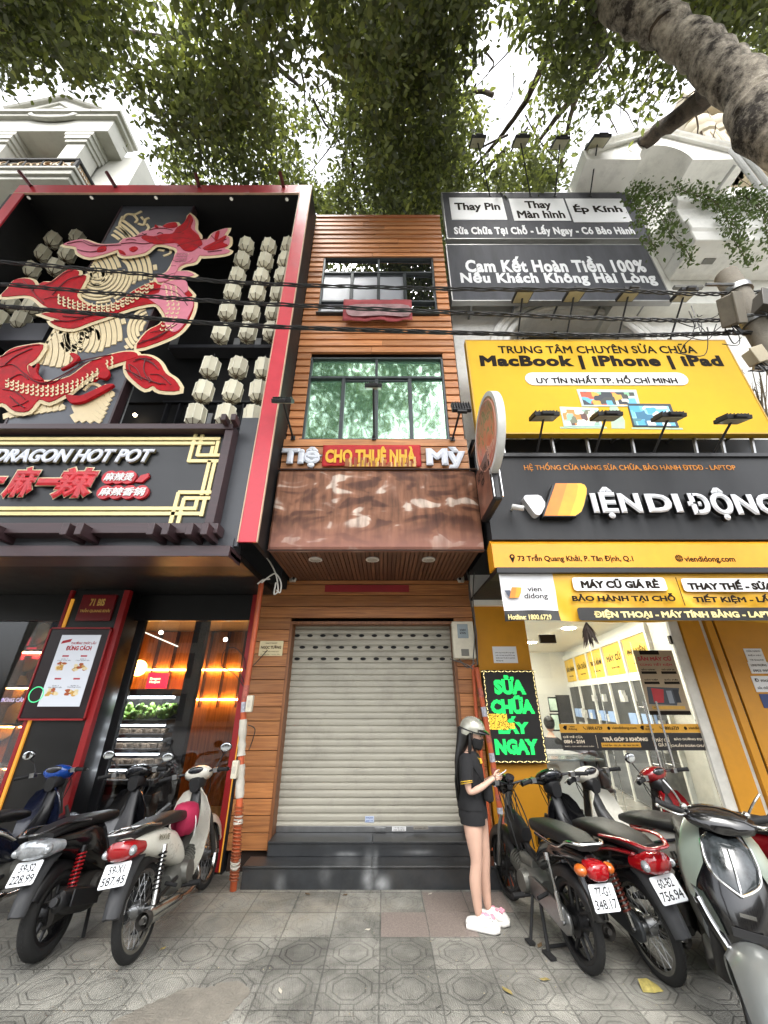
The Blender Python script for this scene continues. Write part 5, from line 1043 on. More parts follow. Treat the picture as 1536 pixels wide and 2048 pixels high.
for nm, outp, inp, cols, k in (('desktop_picture', [(665,952),(935,955),(955,1030),(690,1030)], [(680,962),(925,965),(942,1022),(700,1022)], ['#5fb0d8', '#e8e4da', '#3a3e3a', '#e2a33c', '#c9512f', '#7fb58a', '#2b3138'], 1),
  ('laptop_picture', [(588,1032),(762,1038),(782,1122),(608,1122)], [(597,1042),(755,1046),(772,1115),(614,1115)], ['#e8d9bc', '#5b3a34', '#8fb2a0', '#d8863a', '#d9d9d0', '#6a6f58'], 2), ('laptop_picture', [(895,1018),(1090,1020),(1130,1125),(922,1122)], [(903,1026),(1082,1028),(1118,1117),(930,1114)], ['#4aa3cf', '#6fbbe0', '#2f6f8f', '#e8ecec', '#4a7f88', '#8fd0e8'], 3)):
    mb = MB(); pxq(mb, [PC(*p) for p in outp], Y3, .006+.002*k); mb.mat(1); pxq(mb, [PC(*p) for p in inp], Y3-.0065-.002*k, .001); mb.build(nm, [mat('picture_bezel_%d' % k, ['', '#b9ccc8', '#b4d5d6', '#22313a'][k], .5), screen_mat('printed_screen_%d' % k, cols, 9)], t, world=True, smooth=0)
mb = MB(); pxq(mb, [PC(*p) for p in ((815,1030),(850,1030),(885,1095),(885,1130),(825,1130))], Y3, .004); pxq(mb, [PC(*p) for p in ((590,1122),(800,1122),(805,1130),(592,1130))], Y3, .005); pxq(mb, [PC(*p) for p in ((915,1125),(1145,1127),(1150,1135),(918,1132))], Y3, .005); mb.build('stand_picture', mat('picture_silver', '#a9c4a8', .5), t, world=True, smooth=0)
# --- dark gap and struts over the fascia
mb = MB(); mb.box(1.3, 9, YB-.3, YB-.002, 4.3, 5.2); mb.build('dark_gap', mat('gap_dark', '#16181a', .6), shop, world=True)
mb = MB()
for px in (1010, 1110, 1180, 1270, 1395, 1450, 1510): mb.tube([onY(px, 915, 4.3), onY(px-10, 862, 4.45)], .025, 6)
mb.build('strut', STEEL, shop, world=True)
# --- fascia
YFA = 4.1; XF = 1.24
fa = thing('fascia_sign', 'black and orange shop fascia with large white channel letters and an orange emblem', 'sign', (3.5, YFA, 3.06))
zf2, zf1, zf0 = onY(1200, 915, YFA).z, onY(1200, 1079, YFA).z, onY(1200, 1136, YFA).z
mb = MB(); mb.box(XF, 9, YFA, 5.5, zf1+.001, zf2); mb.build('black_panel', mat('fascia_black', '#2c2d2f', .5, spec=.3, var=.2, scale=1.3, stretch=(3, 1, .5), dirt=.12), fa, world=True)
mb = MB(); mb.box(XF-.02, 9, YFA-.03, 4.3, zf2, zf2+.05); mb.box(XF, 9, YFA-.03, 4.4, zf0-.06, zf0-.001); mb.build('black_trim', BLACK, fa, world=True)
mb = MB(); mb.box(XF-.02, 9, YFA-.012, YFA+.2, zf0, zf1-.06); mb.add([(XF-.02, YFA-.012, zf1-.06), (9, YFA-.012, zf1-.06), (9, YFA+.05, zf1+.0), (XF-.02, YFA+.05, zf1+.0), (XF-.02, YFA+.2, zf1-.06), (9, YFA+.2, zf1-.06)], [(0, 1, 2, 3), (3, 2, 5, 4), (0, 3, 4), (1, 5, 2)]); mb.build('orange_band', ORA, fa, world=True)
mb = MB(); mb.box(XF+.01, 9, YFA+.2, 5.55, zf0-.03, zf0+.0); mb.build('soffit', mat('fascia_soffit', '#191a1b', .6), fa, world=True)
Z8 = lambda x, y: (940+x/2.577, 860+y/2.577)
def t8(mb, s, x0, y0, x1, y1, Y, **k): p, q = Z8(x0, y0), Z8(x1, y1); return px_text(mb, s, p[0], p[1], q[0], q[1], Y, **k)
mb = MB(); t8(mb, 'HỆ THỐNG CỬA HÀNG SỬA CHỮA, BẢO HÀNH ĐTDĐ - LAPTOP', 277, 168, 1366, 214, YFA-.001, depth=.006, bold=.02); mb.build('orange_lettering', mat('orange_print', '#c97f24', .5), fa, world=True, smooth=0)
CHW, CHS = mat('channel_white', '#d9dbdf', .35, var=.03), mat('channel_black', '#111213', .4)
mb = MB()
for s, q in (('IỆN', (612, 308, 862, 468)), ('DI', (892, 343, 1066, 438)), ('ĐỘNG', (1102, 312, 1556, 478))): t8(mb, s, *q, YFA-.03, depth=.09, bold=.05, ext=.06, sides=1, space=1.08)
mb.build('channel_letters', [CHW, CHS], fa, world=True, smooth=0)
def p8(pts, Y): return [(lambda q: (q.x, q.z))(onY(*Z8(*p), Y)) for p in pts]
mb = MB(); mb.prism(p8([(277,350),(282,338),(292,335),(350,334),(368,342),(387,372),(387,392),(370,428),(358,437),(345,437),(334,430),(282,362)], YFA-.1), YFA-.1, YFA); mb.build('emblem_wedge', CHW, fa, world=True)
Dp = [(440,272),(570,272),(592,280),(604,300),(603,330),(590,390),(575,425),(545,446),(378,446),(376,436),(425,282)]
mb = MB(); mb.prism(p8(Dp, YFA-.1), YFA-.1, YFA); mb.build('emblem_back', CHS, fa, world=True)
mb = MB(); ZZ = [p8([(440,276),(500,276),(450,442),(382,442)], YFA-.1), p8([(500,276),(548,276),(556,290),(548,340),(515,442),(450,442)], YFA-.1), p8([(548,276),(570,276),(590,284),(600,302),(599,330),(586,388),(572,422),(543,442),(515,442),(548,340),(556,290)], YFA-.1)]
for k in range(3): mb.mat(k).prism(ZZ[k], YFA-.106, YFA-.1005)
mb.build('emblem_face', [mat('emblem_orange', '#dc7f1f', .4), mat('emblem_amber', '#e09a1f', .4), mat('emblem_yellow', '#e2b02a', .4)], fa, world=True, smooth=0)
mb = MB(); t8(mb, '73 Trần Quang Khải, P. Tân Định, Q.1', 245, 640, 840, 684, YFA-.013, depth=.003, bold=.025); t8(mb, 'viendidong.com', 1105, 650, 1366, 688, YFA-.013, depth=.003, bold=.025)
a = onY(*Z8(215, 655), YFA); mb.lathe([(.03, 0), (.03, .003)], (a.x, YFA-.013, a.z), (R(90), 0, 0), n=16); mb.prism([(a.x-.026, a.z-.012), (a.x, a.z-.075), (a.x+.026, a.z-.012)], YFA-.0155, YFA-.013)
a = onY(*Z8(1073, 663), YFA); mb.lathe([(.042, 0), (.042, .003)], (a.x, YFA-.013, a.z), (R(90), 0, 0), n=20); mb.build('dark_lettering', DTX, fa, world=True, smooth=0)
mb = MB(); 
for r_ in (.018, .038): mb.torus((a.x, YFA-.017, a.z), r_, .0022, Matrix.Rotation(R(90), 3, 'X') @ Matrix.Diagonal((.6, 1, 1)), 20, 4)
mb.box(a.x-.04, a.x+.04, YFA-.0185, YFA-.0165, a.z-.002, a.z+.002); a = onY(*Z8(215, 655), YFA); mb.lathe([(.012, 0), (.012, .002)], (a.x, YFA-.0165, a.z), (R(90), 0, 0), n=12); mb.build('icon_lines', ORA, fa, world=True)
# --- printed banner below
YN = 4.13; ta, tb, tc_, td = XF+.03, 7.2, onY(1200, 1243, YN).z, onY(1200, 1143, YN).z
bn = thing('shop_banner', 'yellow and white printed vinyl banner hanging under the orange fascia', 'banner', (3, YN, tc_))
mb = MB(); nx, ny = 90, 10; f_ = lambda u, v: (ta+(tb-ta)*u, YN-.018*math.sin(u*38+v*3)*(1-v)**.6-.012*math.sin(u*90+v*9)*(1-v), tc_+(td-tc_)*v+.012*math.sin(u*22)*(1-v))
mb.add([f_(i/nx, j/ny) for j in range(ny+1) for i in range(nx+1)], [(j*(nx+1)+i, j*(nx+1)+i+1, (j+1)*(nx+1)+i+1, (j+1)*(nx+1)+i) for j in range(ny) for i in range(nx)])
xw = onY(*Z8(420, 850), YN).x; zk = onY(*Z8(300, 945), YN).z
for j in range(ny):
    for i in range(nx):
        x_ = ta+(tb-ta)*(i+.5)/nx; z_ = tc_+(td-tc_)*(j+.5)/ny; x_b = xw+.02
        mb.m[j*nx+i] = (2 if z_ < zk else 1) if x_ < x_b else 0
VY = mat('vinyl_yellow', '#d9a62a', .35, var=.06); VW_ = mat('vinyl_white', '#d4d4d6', .35, var=.05); VB = mat('vinyl_black', '#232220', .35)
mb.build('sheet', [VY, VW_, VB], bn, world=True, smooth=80, recalc=False)
yb = YN-.034
def rrect(mb, x0, y0, x1, y1, Y, d=.002, r=.03):
    p, q = Z8(x0, y0), Z8(x1, y1); a, b, c, d_ = rectY(p[0], p[1], q[0], q[1], Y); pts = []
    for cx, cz, a0 in ((b-r, d_-r, 0), (a+r, d_-r, 90), (a+r, c+r, 180), (b-r, c+r, 270)): pts += [(cx+r*math.cos(R(a0+k*30)), cz+r*math.sin(R(a0+k*30))) for k in range(4)]
    mb.prism(pts, Y-d, Y)
mb = MB(); rrect(mb, 530, 760, 1010, 828, yb); rrect(mb, 1095, 765, 1780, 833, yb); mb.build('white_patch', VW_, bn, world=True, smooth=0)
mb = MB(); rrect(mb, 556, 915, 3000, 982, yb); mb.build('black_bar', VB, bn, world=True, smooth=0)
mb = MB(); t8(mb, 'MÁY CŨ GIÁ RẺ', 570, 765, 972, 816, yb-.003, depth=.002, bold=.06); t8(mb, 'BẢO HÀNH TẠI CHỖ', 525, 840, 1058, 890, yb-.003, depth=.002, bold=.05); t8(mb, 'THAY THẾ - SỬA CHỮA', 1120, 770, 1740, 824, yb-.003, depth=.002, bold=.06); t8(mb, 'TIẾT KIỆM - LẤY NGAY', 1152, 845, 1760, 896, yb-.003, depth=.002, bold=.05)
p, q = Z8(1082, 760), Z8(1090, 905); a, b, c, d = rectY(p[0], p[1], q[0], q[1], yb); mb.box(a, a+.008, yb-.002, yb, c, d)
t8(mb, 'vien\ndidong', 277, 808, 398, 876, yb-.003, depth=.002, bold=.02); mb.build('dark_lettering', DTX, bn, world=True, smooth=0)
mb = MB(); t8(mb, 'ĐIỆN THOẠI - MÁY TÍNH BẢNG - LAPTOP - PHỤ KIỆN', 640, 925, 1900, 975, yb-.006, depth=.002, bold=.05); t8(mb, 'Hotline: 1800.6729', 197, 950, 420, 978, yb-.006, depth=.002, bold=.03); mb.build('pale_lettering', mat('print_cream', '#e0cf8e', .5), bn, world=True, smooth=0)
mb = MB(); mb.prism(p8([(176,826),(205,826),(222,850),(205,868)], yb), yb-.002, yb); mb.mat(1).prism(p8([(215,810),(240,810),(232,865),(203,866)], yb), yb-.003, yb); mb.mat(2).prism(p8([(240,810),(265,812),(262,840),(250,864),(232,865)], yb), yb-.003, yb); mb.build('emblem', [mat('emblem_navy', '#3c4454', .5), mat('emblem_orange', '#dc7f1f', .4), mat('emblem_amber', '#e09a1f', .4)], bn, world=True, smooth=0)
# --- floodlights of the shop
G2 = 'floodlights on arms over the shop billboards'
for i, (px, py) in enumerate(((1088, 833), (1212, 833), (1337, 835), (1465, 839))):
    fl_px(f'slim floodlight above the black fascia, {ordn[i]} of four from the timber house', (px-15-i*8, 910), 4.12, (px, py), 3.7, grp=G2, tilt=-72, w=.3, h=.2)
for i, (px, py) in enumerate(((1045, 592), (1148, 590), (1257, 589), (1368, 590))):
    fl_px(f'floodlight standing on the yellow billboard with pale glass, {ordn[i]} of four from the timber house', (px-10-i*6, 680), 4.32, (px, py), 3.85, grp=G2, tilt=-75, w=.26, h=.26)
for i, (px, py) in enumerate(((955, 283), (1041, 283), (1120, 286), (1195, 286))):
    fl_px(f'floodlight raised against the leaves above the top billboard, {ordn[i]} of four from the timber house', (px+[25, 20, -10, -15][i], 392), 4.5, (px, py), 3.85, grp=G2, tilt=-55, w=.3 if i < 3 else .36, h=.3 if i < 3 else .42)
# --- ground floor walls and shop window
YS2 = 5.6; xg0, xg1 = 2.0, 4.0
mb = MB(); mb.box(1.285, xg0, YS2, 5.8, 0, 3.05); mb.box(4.16, 4.44, YS2-.05, 5.8, 0, 3.05); mb.box(4.50, 4.60, YS2-.08, 5.8, 0, 3.05); mb.box(4.68, 9, YS2-.02, 5.8, 0, 3.05); mb.box(xg0, 4.16, YS2, 5.8, 2.84, 3.05); mb.build('yellow_wall', SHY, shop, world=True, bevel=.004)
mb = MB(); mb.box(4.445, 4.495, YS2-.03, 5.8, 0, 3.05); mb.box(4.02, 4.155, YS2-.02, 6.1, 0, 2.84); mb.build('white_jamb', mat('jamb_white', '#cfcdc4', .4, dirt=.15), shop, world=True, bevel=.004)
mb = MB(); mb.box(4.605, 4.675, YS2, 5.8, 0, 3.05); mb.build('dark_joint', BLACKM, shop, world=True)
mb = MB(); mb.box(1.285, 9, 5.54, 5.58, -.03, .14); mb.box(1.285, 9, 5.52, 5.6, .14, .165); mb.build('door_step', mat('step_grey', '#6b675f', .6, dirt=.5), shop, world=True, bevel=.004)
SG2 = glass('shop_glass', (.94, .96, .95), .03, .01)
mb = MB(); mb.box(xg0, 2.86, YS2+.02, YS2+.03, .17, 2.84); mb.build('glass_pane', SG2, shop, world=True, smooth=0)
mb = MB(); mb.box(2.87, 4.015, YS2+.02, YS2+.03, 2.47, 2.84); mb.build('glass_pane', SG2, shop, world=True, smooth=0)
hinge = mat('hinge_dark', '#3b352e', .3, .6)
for a, b in ((2.87, 3.435), (3.445, 4.01)):
    mb = MB(); mb.box(a, b, YS2+.02, YS2+.03, .18, 2.46); dd = mb.build('glass_door', SG2, shop, world=True, smooth=0)
    mb = MB(); x = 3.36 if a < 3 else 3.52
    for y_ in (YS2-.05, YS2+.1): mb.tube([(x, y_, .95), (x, y_, 1.72)], .014, 10)
    for z_ in (1.02, 1.65): mb.tube([(x, YS2-.05, z_), (x, YS2+.1, z_)], .009, 8)
    mb.build('handle', CHROME, dd, world=True)
for q in ((1080, 1269, 1112, 1286), (1341, 1271, 1376, 1288)): a, b, c, d = rectY(*q, YS2); mb = MB(); mb.box(a, b, YS2+.0, YS2+.05, c, d); mb.build('patch_fitting', hinge, shop, world=True, bevel=.004)
# stickers on the glass
Z5 = lambda x, y: (1040+x/3.097, 1200+y/3.097)
def r5(x0, y0, x1, y1, Y): p, q = Z5(x0, y0), Z5(x1, y1); return rectY(p[0], p[1], q[0], q[1], Y)
ys = YS2+.017
bd = thing('window_sticker_band', 'yellow and black sticker band with opening hours across the glass doors', 'sticker band', (3.3, ys, 1.4))
a, b, c, d = r5(255, 768, 1205, 822, ys); a2, b2, c2, d2 = r5(265, 824, 1235, 932, ys); xa5, xb5 = r5(255, 850, 1218, 850, ys)[:2]
mb = MB(); mb.box(xa5, xb5, ys-.001, ys, c, d); mb.build('yellow_strip', mat('sticker_yellow', '#d29a2c', .5), bd, world=True, smooth=0); mb = MB(); mb.box(xa5, xb5, ys-.001, ys, c2, c-.001); mb.build('black_strip', mat('sticker_black', '#1d1a19', .5), bd, world=True, smooth=0)
mb = MB()
def t5(mb, s, x0, y0, x1, y1, Y, **k): a, b, c, d = r5(x0, y0, x1, y1, Y); put_text(mb, s, a, b, c, d, Y, depth=.001, **k)
for x in (0, 475): t5(mb, '1800.6729', 415+x, 783, 510+x, 804, ys-.002, bold=.03); t5(mb, 'viendidong.com', 568+x, 783, 722+x, 806, ys-.002, bold=.02); t5(mb, 'vien\ndidong', 298+x, 778, 352+x, 808, ys-.002, bold=.02)
for x in (0, 478): a, b, c, d = r5(265+x, 778, 292+x, 804, ys-.002); mb.prism([(a, (c+d)/2), (a+(b-a)*.4, d), (b, d), (b-(b-a)*.2, c), (a+(b-a)*.4, c)], ys-.003, ys-.002)
for x in (400, 875): a, b, c, d = r5(x-8, 783, x+8, 802, ys-.002); mb.tube([(a, ys-.002, d), (a+.005, ys-.002, (c+d)/2), (b, ys-.002, c)], .004, 5)
for x in (550, 1025): a, b, c, d = r5(x-9, 784, x+9, 804, ys-.002); mb.lathe([(.02, 0), (.02, .001)], ((a+b)/2, ys-.002, (c+d)/2), (R(90), 0, 0), n=14)
mb.build('dark_lettering', DTX, bd, world=True, smooth=0)
mb = MB(); t5(mb, 'GIỜ MỞ CỬA', 266, 838, 388, 856, ys-.002); t5(mb, '08H - 21H', 272, 866, 400, 888, ys-.002, bold=.05); t5(mb, 'THỨ 2 - CHỦ NHẬT HÀNG TUẦN', 278, 900, 458, 912, ys-.002); t5(mb, 'TRẢ GÓP 3 KHÔNG', 514, 845, 790, 874, ys-.002, bold=.06)
t5(mb, 'MÁY CŨ\nGIÁ RẺ', 845, 850, 925, 908, ys-.002, bold=.03); t5(mb, 'BẢO DƯỠNG ĐỊNH KỲ', 955, 852, 1190, 872, ys-.002, bold=.03); t5(mb, 'CHUẨN ĐOÁN CHUYÊN SÂU', 935, 888, 1225, 910, ys-.002, bold=.03)
for x in (475, 925): a, b, c, d = r5(x, 836, x+4, 918, ys-.002); mb.box(a, a+.004, ys-.002, ys-.001, c, d)
mb.build('pale_lettering', mat('sticker_cream', '#dccdb4', .5), bd, world=True, smooth=0)
mb = MB(); rr = r5(505, 884, 748, 912, ys-.001); mb.box(rr[0], rr[1], ys-.003, ys-.0015, rr[2], rr[3]); mb.mat(1); t5(mb, '0 PHÍ ẨN - 0% LÃI - 0Đ TRẢ TRƯỚC', 512, 890, 740, 906, ys-.004); mb.build('yellow_tag', [mat('sticker_yellow', '#d29a2c', .5), DTX], bd, world=True, smooth=0)
po = thing('poster', 'brown promotion poster with red title and phone photo on the right glass door', 'poster', (3.7, ys, 2)); a, b, c, d = r5(752, 312, 1000, 712, ys)
w, h = b-a, d-c; mb = MB(); mb.box(a, b, ys-.0015, ys, c, d); mb.build('paper', mat('poster_tan', '#9c8a70', .6, var=.1), po, world=True, smooth=0)
mb = MB(); put_text(mb, 'SĂN MÁY CŨ', a+w*.06, b-w*.08, d-h*.17, d-h*.09, ys-.002, depth=.001, bold=.05); put_text(mb, 'CÙNG TIẾT KIỆM', a+w*.08, b-w*.1, d-h*.26, d-h*.2, ys-.002, depth=.001, bold=.03); mb.build('red_print', mat('poster_red', '#a02c34', .6), po, world=True, smooth=0)
mb = MB(); mb.box(a+w*.15, a+w*.65, ys-.002, ys-.0016, d-h*.07, d); mb.box(a, b, ys-.002, ys-.0016, c, c+h*.06)
for i in range(4): mb.box(a+w*(.07+.5*(i % 2)), a+w*(.45+.5*(i % 2)), ys-.002, ys-.0016, d-h*(.38+.16*(i//2)), d-h*(.34+.16*(i//2)))
for i, s in enumerate(('BẢO HÀNH', 'TRẢ GÓP 3K', 'GIẢM THÊM', 'ĐỔI MỚI')): put_text(mb, s, a+w*(.09+.5*(i % 2)), a+w*(.43+.5*(i % 2)), d-h*(.325+.16*(i//2)), d-h*(.295+.16*(i//2)), ys-.002, depth=.001, bold=.03)
mb.build('dark_print', DTX, po, world=True, smooth=0)
mb = MB(); mb.prism([(a+w*.05, c+h*.16), (a+w*.72, c+h*.14), (a+w*.9, c+h*.4), (a+w*.1, c+h*.42)], ys-.002, ys-.0016); mb.mat(1).prism([(a+w*.18, c+h*.18), (a+w*.42, c+h*.18), (a+w*.5, c+h*.38), (a+w*.2, c+h*.4)], ys-.0026, ys-.002); mb.mat(2).box(a+w*.55, a+w*.68, ys-.0026, ys-.002, c+h*.17, c+h*.36); mb.mat(3).box(a+w*.72, a+w*.85, ys-.0026, ys-.002, c+h*.18, c+h*.38); mb.mat(4).box(a+w*.1, b-w*.1, ys-.0026, ys-.002, c+h*.08, c+h*.13)
mb.build('photo_print', [mat('poster_photo_ground', '#3a3f46', .5), mat('poster_photo_red', '#a8262c', .5), mat('poster_photo_grey', '#7d848c', .5), mat('poster_photo_dark', '#20242a', .5), mat('poster_photo_gold', '#c79a3a', .5)], po, world=True, smooth=0)
# --- shop interior
IW = mat('shop_inside_white', '#d6d6d0', .6, var=.03); CABG = mat('cabinet_grey', '#2b2d2f', .45)
n0, n1 = Vector((4.02, 6.15, 0)), Vector((4.95, 11.3, 0)); zc2 = 2.92
mb = MB(); mb.box(1.45, 1.6, 5.8, 11.4, .15, zc2); mb.box(1.45, 5.6, 11.3, 11.4, .15, zc2); mb.box(1.45, 5.6, 5.81, 11.4, zc2, 3.0); mb.build('interior_wall', IW, shop, world=True)
mb = MB(); mb.box(1.45, 5.6, 5.6, 11.4, .1, .155); mb.build('interior_floor', mat('shop_floor', '#8d8a82', .25, dirt=.2), shop, world=True)
mb = MB()
for x in (2.3, 3.4):
    for y in (6.3, 7.3, 8.3, 9.3, 10.3): mb.lathe([(.11, 0), (.11, .008)], (x, y, zc2-.01), n=20)
mb.build('ceiling_lamp', glow('shop_lamp', '#fff7e8', 45), shop, world=True)
dv = (n1-n0); ln_ = dv.length; dv.normalize(); ang = math.atan2(dv.y, dv.x); RW = Matrix.Rotation(ang, 3, 'Z')
def wallbox(mb, s0, s1, o0, o1, z0, z1):
    c = n0+dv*((s0+s1)/2)+Vector((dv.y, -dv.x, 0))*((o0+o1)/2); mb.obox((c.x, c.y, (z0+z1)/2), (s1-s0, o1-o0, z1-z0), RW)
mb = MB(); wallbox(mb, -.1, ln_, .05, .2, .15, zc2); wallbox(mb, -.1, ln_, -.03, .05, 2.02, 2.14); wallbox(mb, -.1, ln_, -.03, .05, 2.68, 2.8)
for k in range(6): s_ = -.08+k*1.06; wallbox(mb, s_-.03, s_+.03, -.04, .05, .15, 2.75)
cab = mb.build('cabinet', IW, shop, world=True)
mb = MB()
for k in range(5): s_ = -.08+k*1.06; wallbox(mb, s_+.04, s_+1.02, .0, .049, .6, 2.02); wallbox(mb, s_+.05, s_+1.01, -.02, .045, .2, .95)
mb.build('back_panel', CABG, cab, world=True)
YPn = mat('header_yellow', '#d9b02c', .5)
for k, s in enumerate(('PHỤ KIỆN', 'MÁY CŨ', 'THU CŨ - ĐỔI MỚI', 'SỬA CHỮA', 'BẢO HÀNH')):
    s_ = -.08+k*1.06; mb = MB(); wallbox(mb, s_+.05, s_+1.01, -.012, .045, 2.15, 2.67); mb.build('header_panel', YPn, cab, world=True, smooth=0)
    mb = MB(); c = n0+dv*(s_+.53); M_ = Matrix.Translation((c.x-dv.y*.014, c.y+dv.x*.014, 0)) @ Matrix.Rotation(ang+math.pi, 4, 'Z'); put_text(mb, s, -.36, .36, 2.38, 2.52, 0, depth=.003, bold=.03, M=M_); put_text(mb, 'Bảo hành 12 tháng', -.2, .2, 2.25, 2.29, 0, depth=.002, M=M_); mb.build('header_lettering', DTX, cab, world=True, smooth=0)
mb = MB(); rc = random.Random(4)
for k in range(26):
    s_ = rc.uniform(.05, 4.6); z_ = rc.choice((1.05, 1.35, 1.7)); w = rc.uniform(.06, .16); wallbox(mb, s_, s_+w, -.06, -.001, z_, z_+rc.uniform(.1, .2))
mb.build('boxed_goods', mat('goods_white', '#c6c6c2', .5, var=.3, scale=20), cab, world=True)
mb = MB()
for k in range(8): s_ = rc.uniform(.1, 4.6); wallbox(mb, s_, s_+.3, -.05, -.001, 1.35, 1.53)
mb.build('goods_screen', glow('goods_blue', '#7f96b8', .12), cab, world=True)
mb = MB()
for q in ((1097, 1394, 1115, 1424), (1115, 1390, 1142, 1446), (1102, 1427, 1120, 1462)): a, b, c, d = rectY(*q, 9.5); mb.box(a, b, 9.46, 9.5, c, d)
mb.build('picture_frame', BLACK, shop, world=True); mb = MB()
for q in ((1099, 1397, 1113, 1421), (1104, 1430, 1118, 1459)): a, b, c, d = rectY(*q, 9.45); mb.box(a, b, 9.44, 9.455, c, d)
mb.build('picture_print', mat('print_pale', '#b9cfc0', .5, var=.3), shop, world=True, smooth=0)
ct = thing('counter', 'pale shop counter with grey top inside the glass front', 'counter', (2.4, 6.6, .15)); mb = MB(); mb.box(1.65, 2.75, 6.4, 6.9, .16, 1.0); mb.build('body', IW, ct, world=True); mb = MB(); mb.box(1.62, 2.8, 6.35, 6.95, 1.0, 1.05); mb.build('top', mat('counter_top', '#8a8c8e', .3), ct, world=True, bevel=.006)
# notices on the right door
for i, (q, ls, lab, colr) in enumerate((((1492, 1297, 1528, 1324), ['CỬA HÀNG', 'ĐIỆN MÁY', 'Trần Quang Khải'], 'white paper notice at the top of the yellow wall beside the far right edge', None), ((1500, 1324, 1540, 1347), ['LONG PHƯƠNG', '0903 999'], 'white paper notice, second from the top on the yellow wall', None), ((1508, 1352, 1560, 1384), ['Đ mobile', 'sửa chữa laptop'], 'white paper notice with a black mark, third on the yellow wall', None))):
    a, b, c, d = rectY(*q, YS2-.03); t = thing('notice', lab, 'notice', ((a+b)/2, YS2-.02, c), group='notices on the yellow wall'); mb = MB(); mb.box(a, b, YS2-.026, YS2-.021, c, d); mb.build('paper', PW, t, world=True, smooth=0)
    mb = MB(); n = len(ls); h = (d-c)/n
    for k, s in enumerate(ls): put_text(mb, s, a+.03, b-.03, d-h*(k+.75), d-h*(k+.3), YS2-.027, depth=.001, bold=.02)
    mb.build('lettering', KINK, t, world=True, smooth=0)
a, b, c, d = rectY(1524, 1388, 1560, 1416, YS2-.03); t = thing('notice', 'dark blue notice below the white ones on the yellow wall', 'notice', ((a+b)/2, YS2, c), group='notices on the yellow wall'); mb = MB(); mb.box(a, b, YS2-.026, YS2-.021, c, d); mb.build('paper', mat('notice_blue', '#25386e', .5), t, world=True)
a, b, c, d = rectY(986, 1293, 1034, 1326, YS2); t = thing('notice', 'white A4 notice alone on the yellow wall above the green LED sign', 'notice', ((a+b)/2, YS2, c)); mb = MB(); mb.box(a, b, YS2-.003, YS2-.0005, c, d); mb.build('paper', PW, t, world=True, smooth=0)
mb = MB(); w = b-a
for k in range(4): put_text(mb, ['Khách hàng vui lòng để xe ngay ngắn', 'trước cửa hàng, không để lấn sang', 'nhà bên cạnh. Xin cảm ơn quý khách', 'đã hợp tác'][k], a+w*.1, b-w*(.1 if k < 3 else .6), d-.09-k*.035, d-.07-k*.035, YS2-.0035, depth=.0005)
mb.build('lettering', KINK, t, world=True, smooth=0)
# --- LED sign
YL = 5.5; a, b = (onY(965, 1340, YL).x+onY(982, 1528, YL).x)/2, (onY(1068, 1340, YL).x+onY(1096, 1525, YL).x)/2; d, c = onY(1020, 1340, YL).z, onY(1040, 1527, YL).z
ls_ = thing('led_sign', 'black LED dot sign with green lettering and a yellow blinking border on the yellow wall', 'LED sign', ((a+b)/2, YL, c))
mb = MB(); mb.box(a, b, YL, YL+.09, c, d); mb.build('case', mat('led_case', '#15110f', .5), ls_, world=True, bevel=.005); w, h = b-a, d-c
src = MB()
for s, q in (('SỬA', (987, 1350, 1050, 1389)), ('CHỮA', (981, 1391, 1068, 1428)), ('LẤY', (996, 1432, 1058, 1468)), ('NGAY', (990, 1478, 1077, 1509))): px_text(src, s, *q, YL, bold=.07)
bvh = BVHTree.FromPolygons([Vector(v) for v in src.v], [f for f in src.f])
yx0, yx1, yz0, yz1 = rectY(979, 1428, 1015, 1459, YL); yy0, yy1, yw0, yw1 = rectY(1014, 1446, 1030, 1458, YL)
gm, ym_ = MB(), MB(); pit = .0092; nxl, nzl = int(w/pit)-6, int(h/pit)-6; rl = random.Random(9)
for i in range(nxl):
    for j in range(nzl):
        x, z = a+.03+i*pit, c+.03+j*pit
        if (yx0 < x < yx1 and yz0 < z < yz1) or (yy0 < x < yy1 and yw0 < z < yw1):
            if rl.random() < .8: ym_.box(x-.0037, x+.0037, YL-.004, YL-.0005, z-.0037, z+.0037)
        elif bvh.ray_cast(Vector((x, YL-1, z)), Vector((0, 1, 0)))[0] is not None: gm.box(x-.004, x+.004, YL-.004, YL-.0005, z-.004, z+.004)
gm.build('green_dots', glow('led_green', '#1fd060', .30), ls_, world=True, smooth=0); ym_.build('yellow_dots', glow('led_yellow', '#e2b93a', .3), ls_, world=True, smooth=0)
mb = MB()
for k in range(76):
    u = k/76*(w+h)*2; 
    for (s0, s1, p0, p1) in ((0, w, (a, d-.018), (1, 0)), (w, w+h, (b-.018, d), (0, -1)), (w+h, 2*w+h, (b, c+.018), (-1, 0)), (2*w+h, 2*w+2*h, (a+.018, c), (0, 1))):
        if s0 <= u < s1: x, z = p0[0]+p1[0]*(u-s0), p0[1]+p1[1]*(u-s0); mb.obox((x, YL-.003, z), (.034 if p1[0] else .006, .004, .034 if p1[1] else .006), (0, R(20 if k % 2 else -20), 0))
mb.build('border_lights', glow('led_border', '#ffe9a0', .35), ls_, world=True, smooth=0)
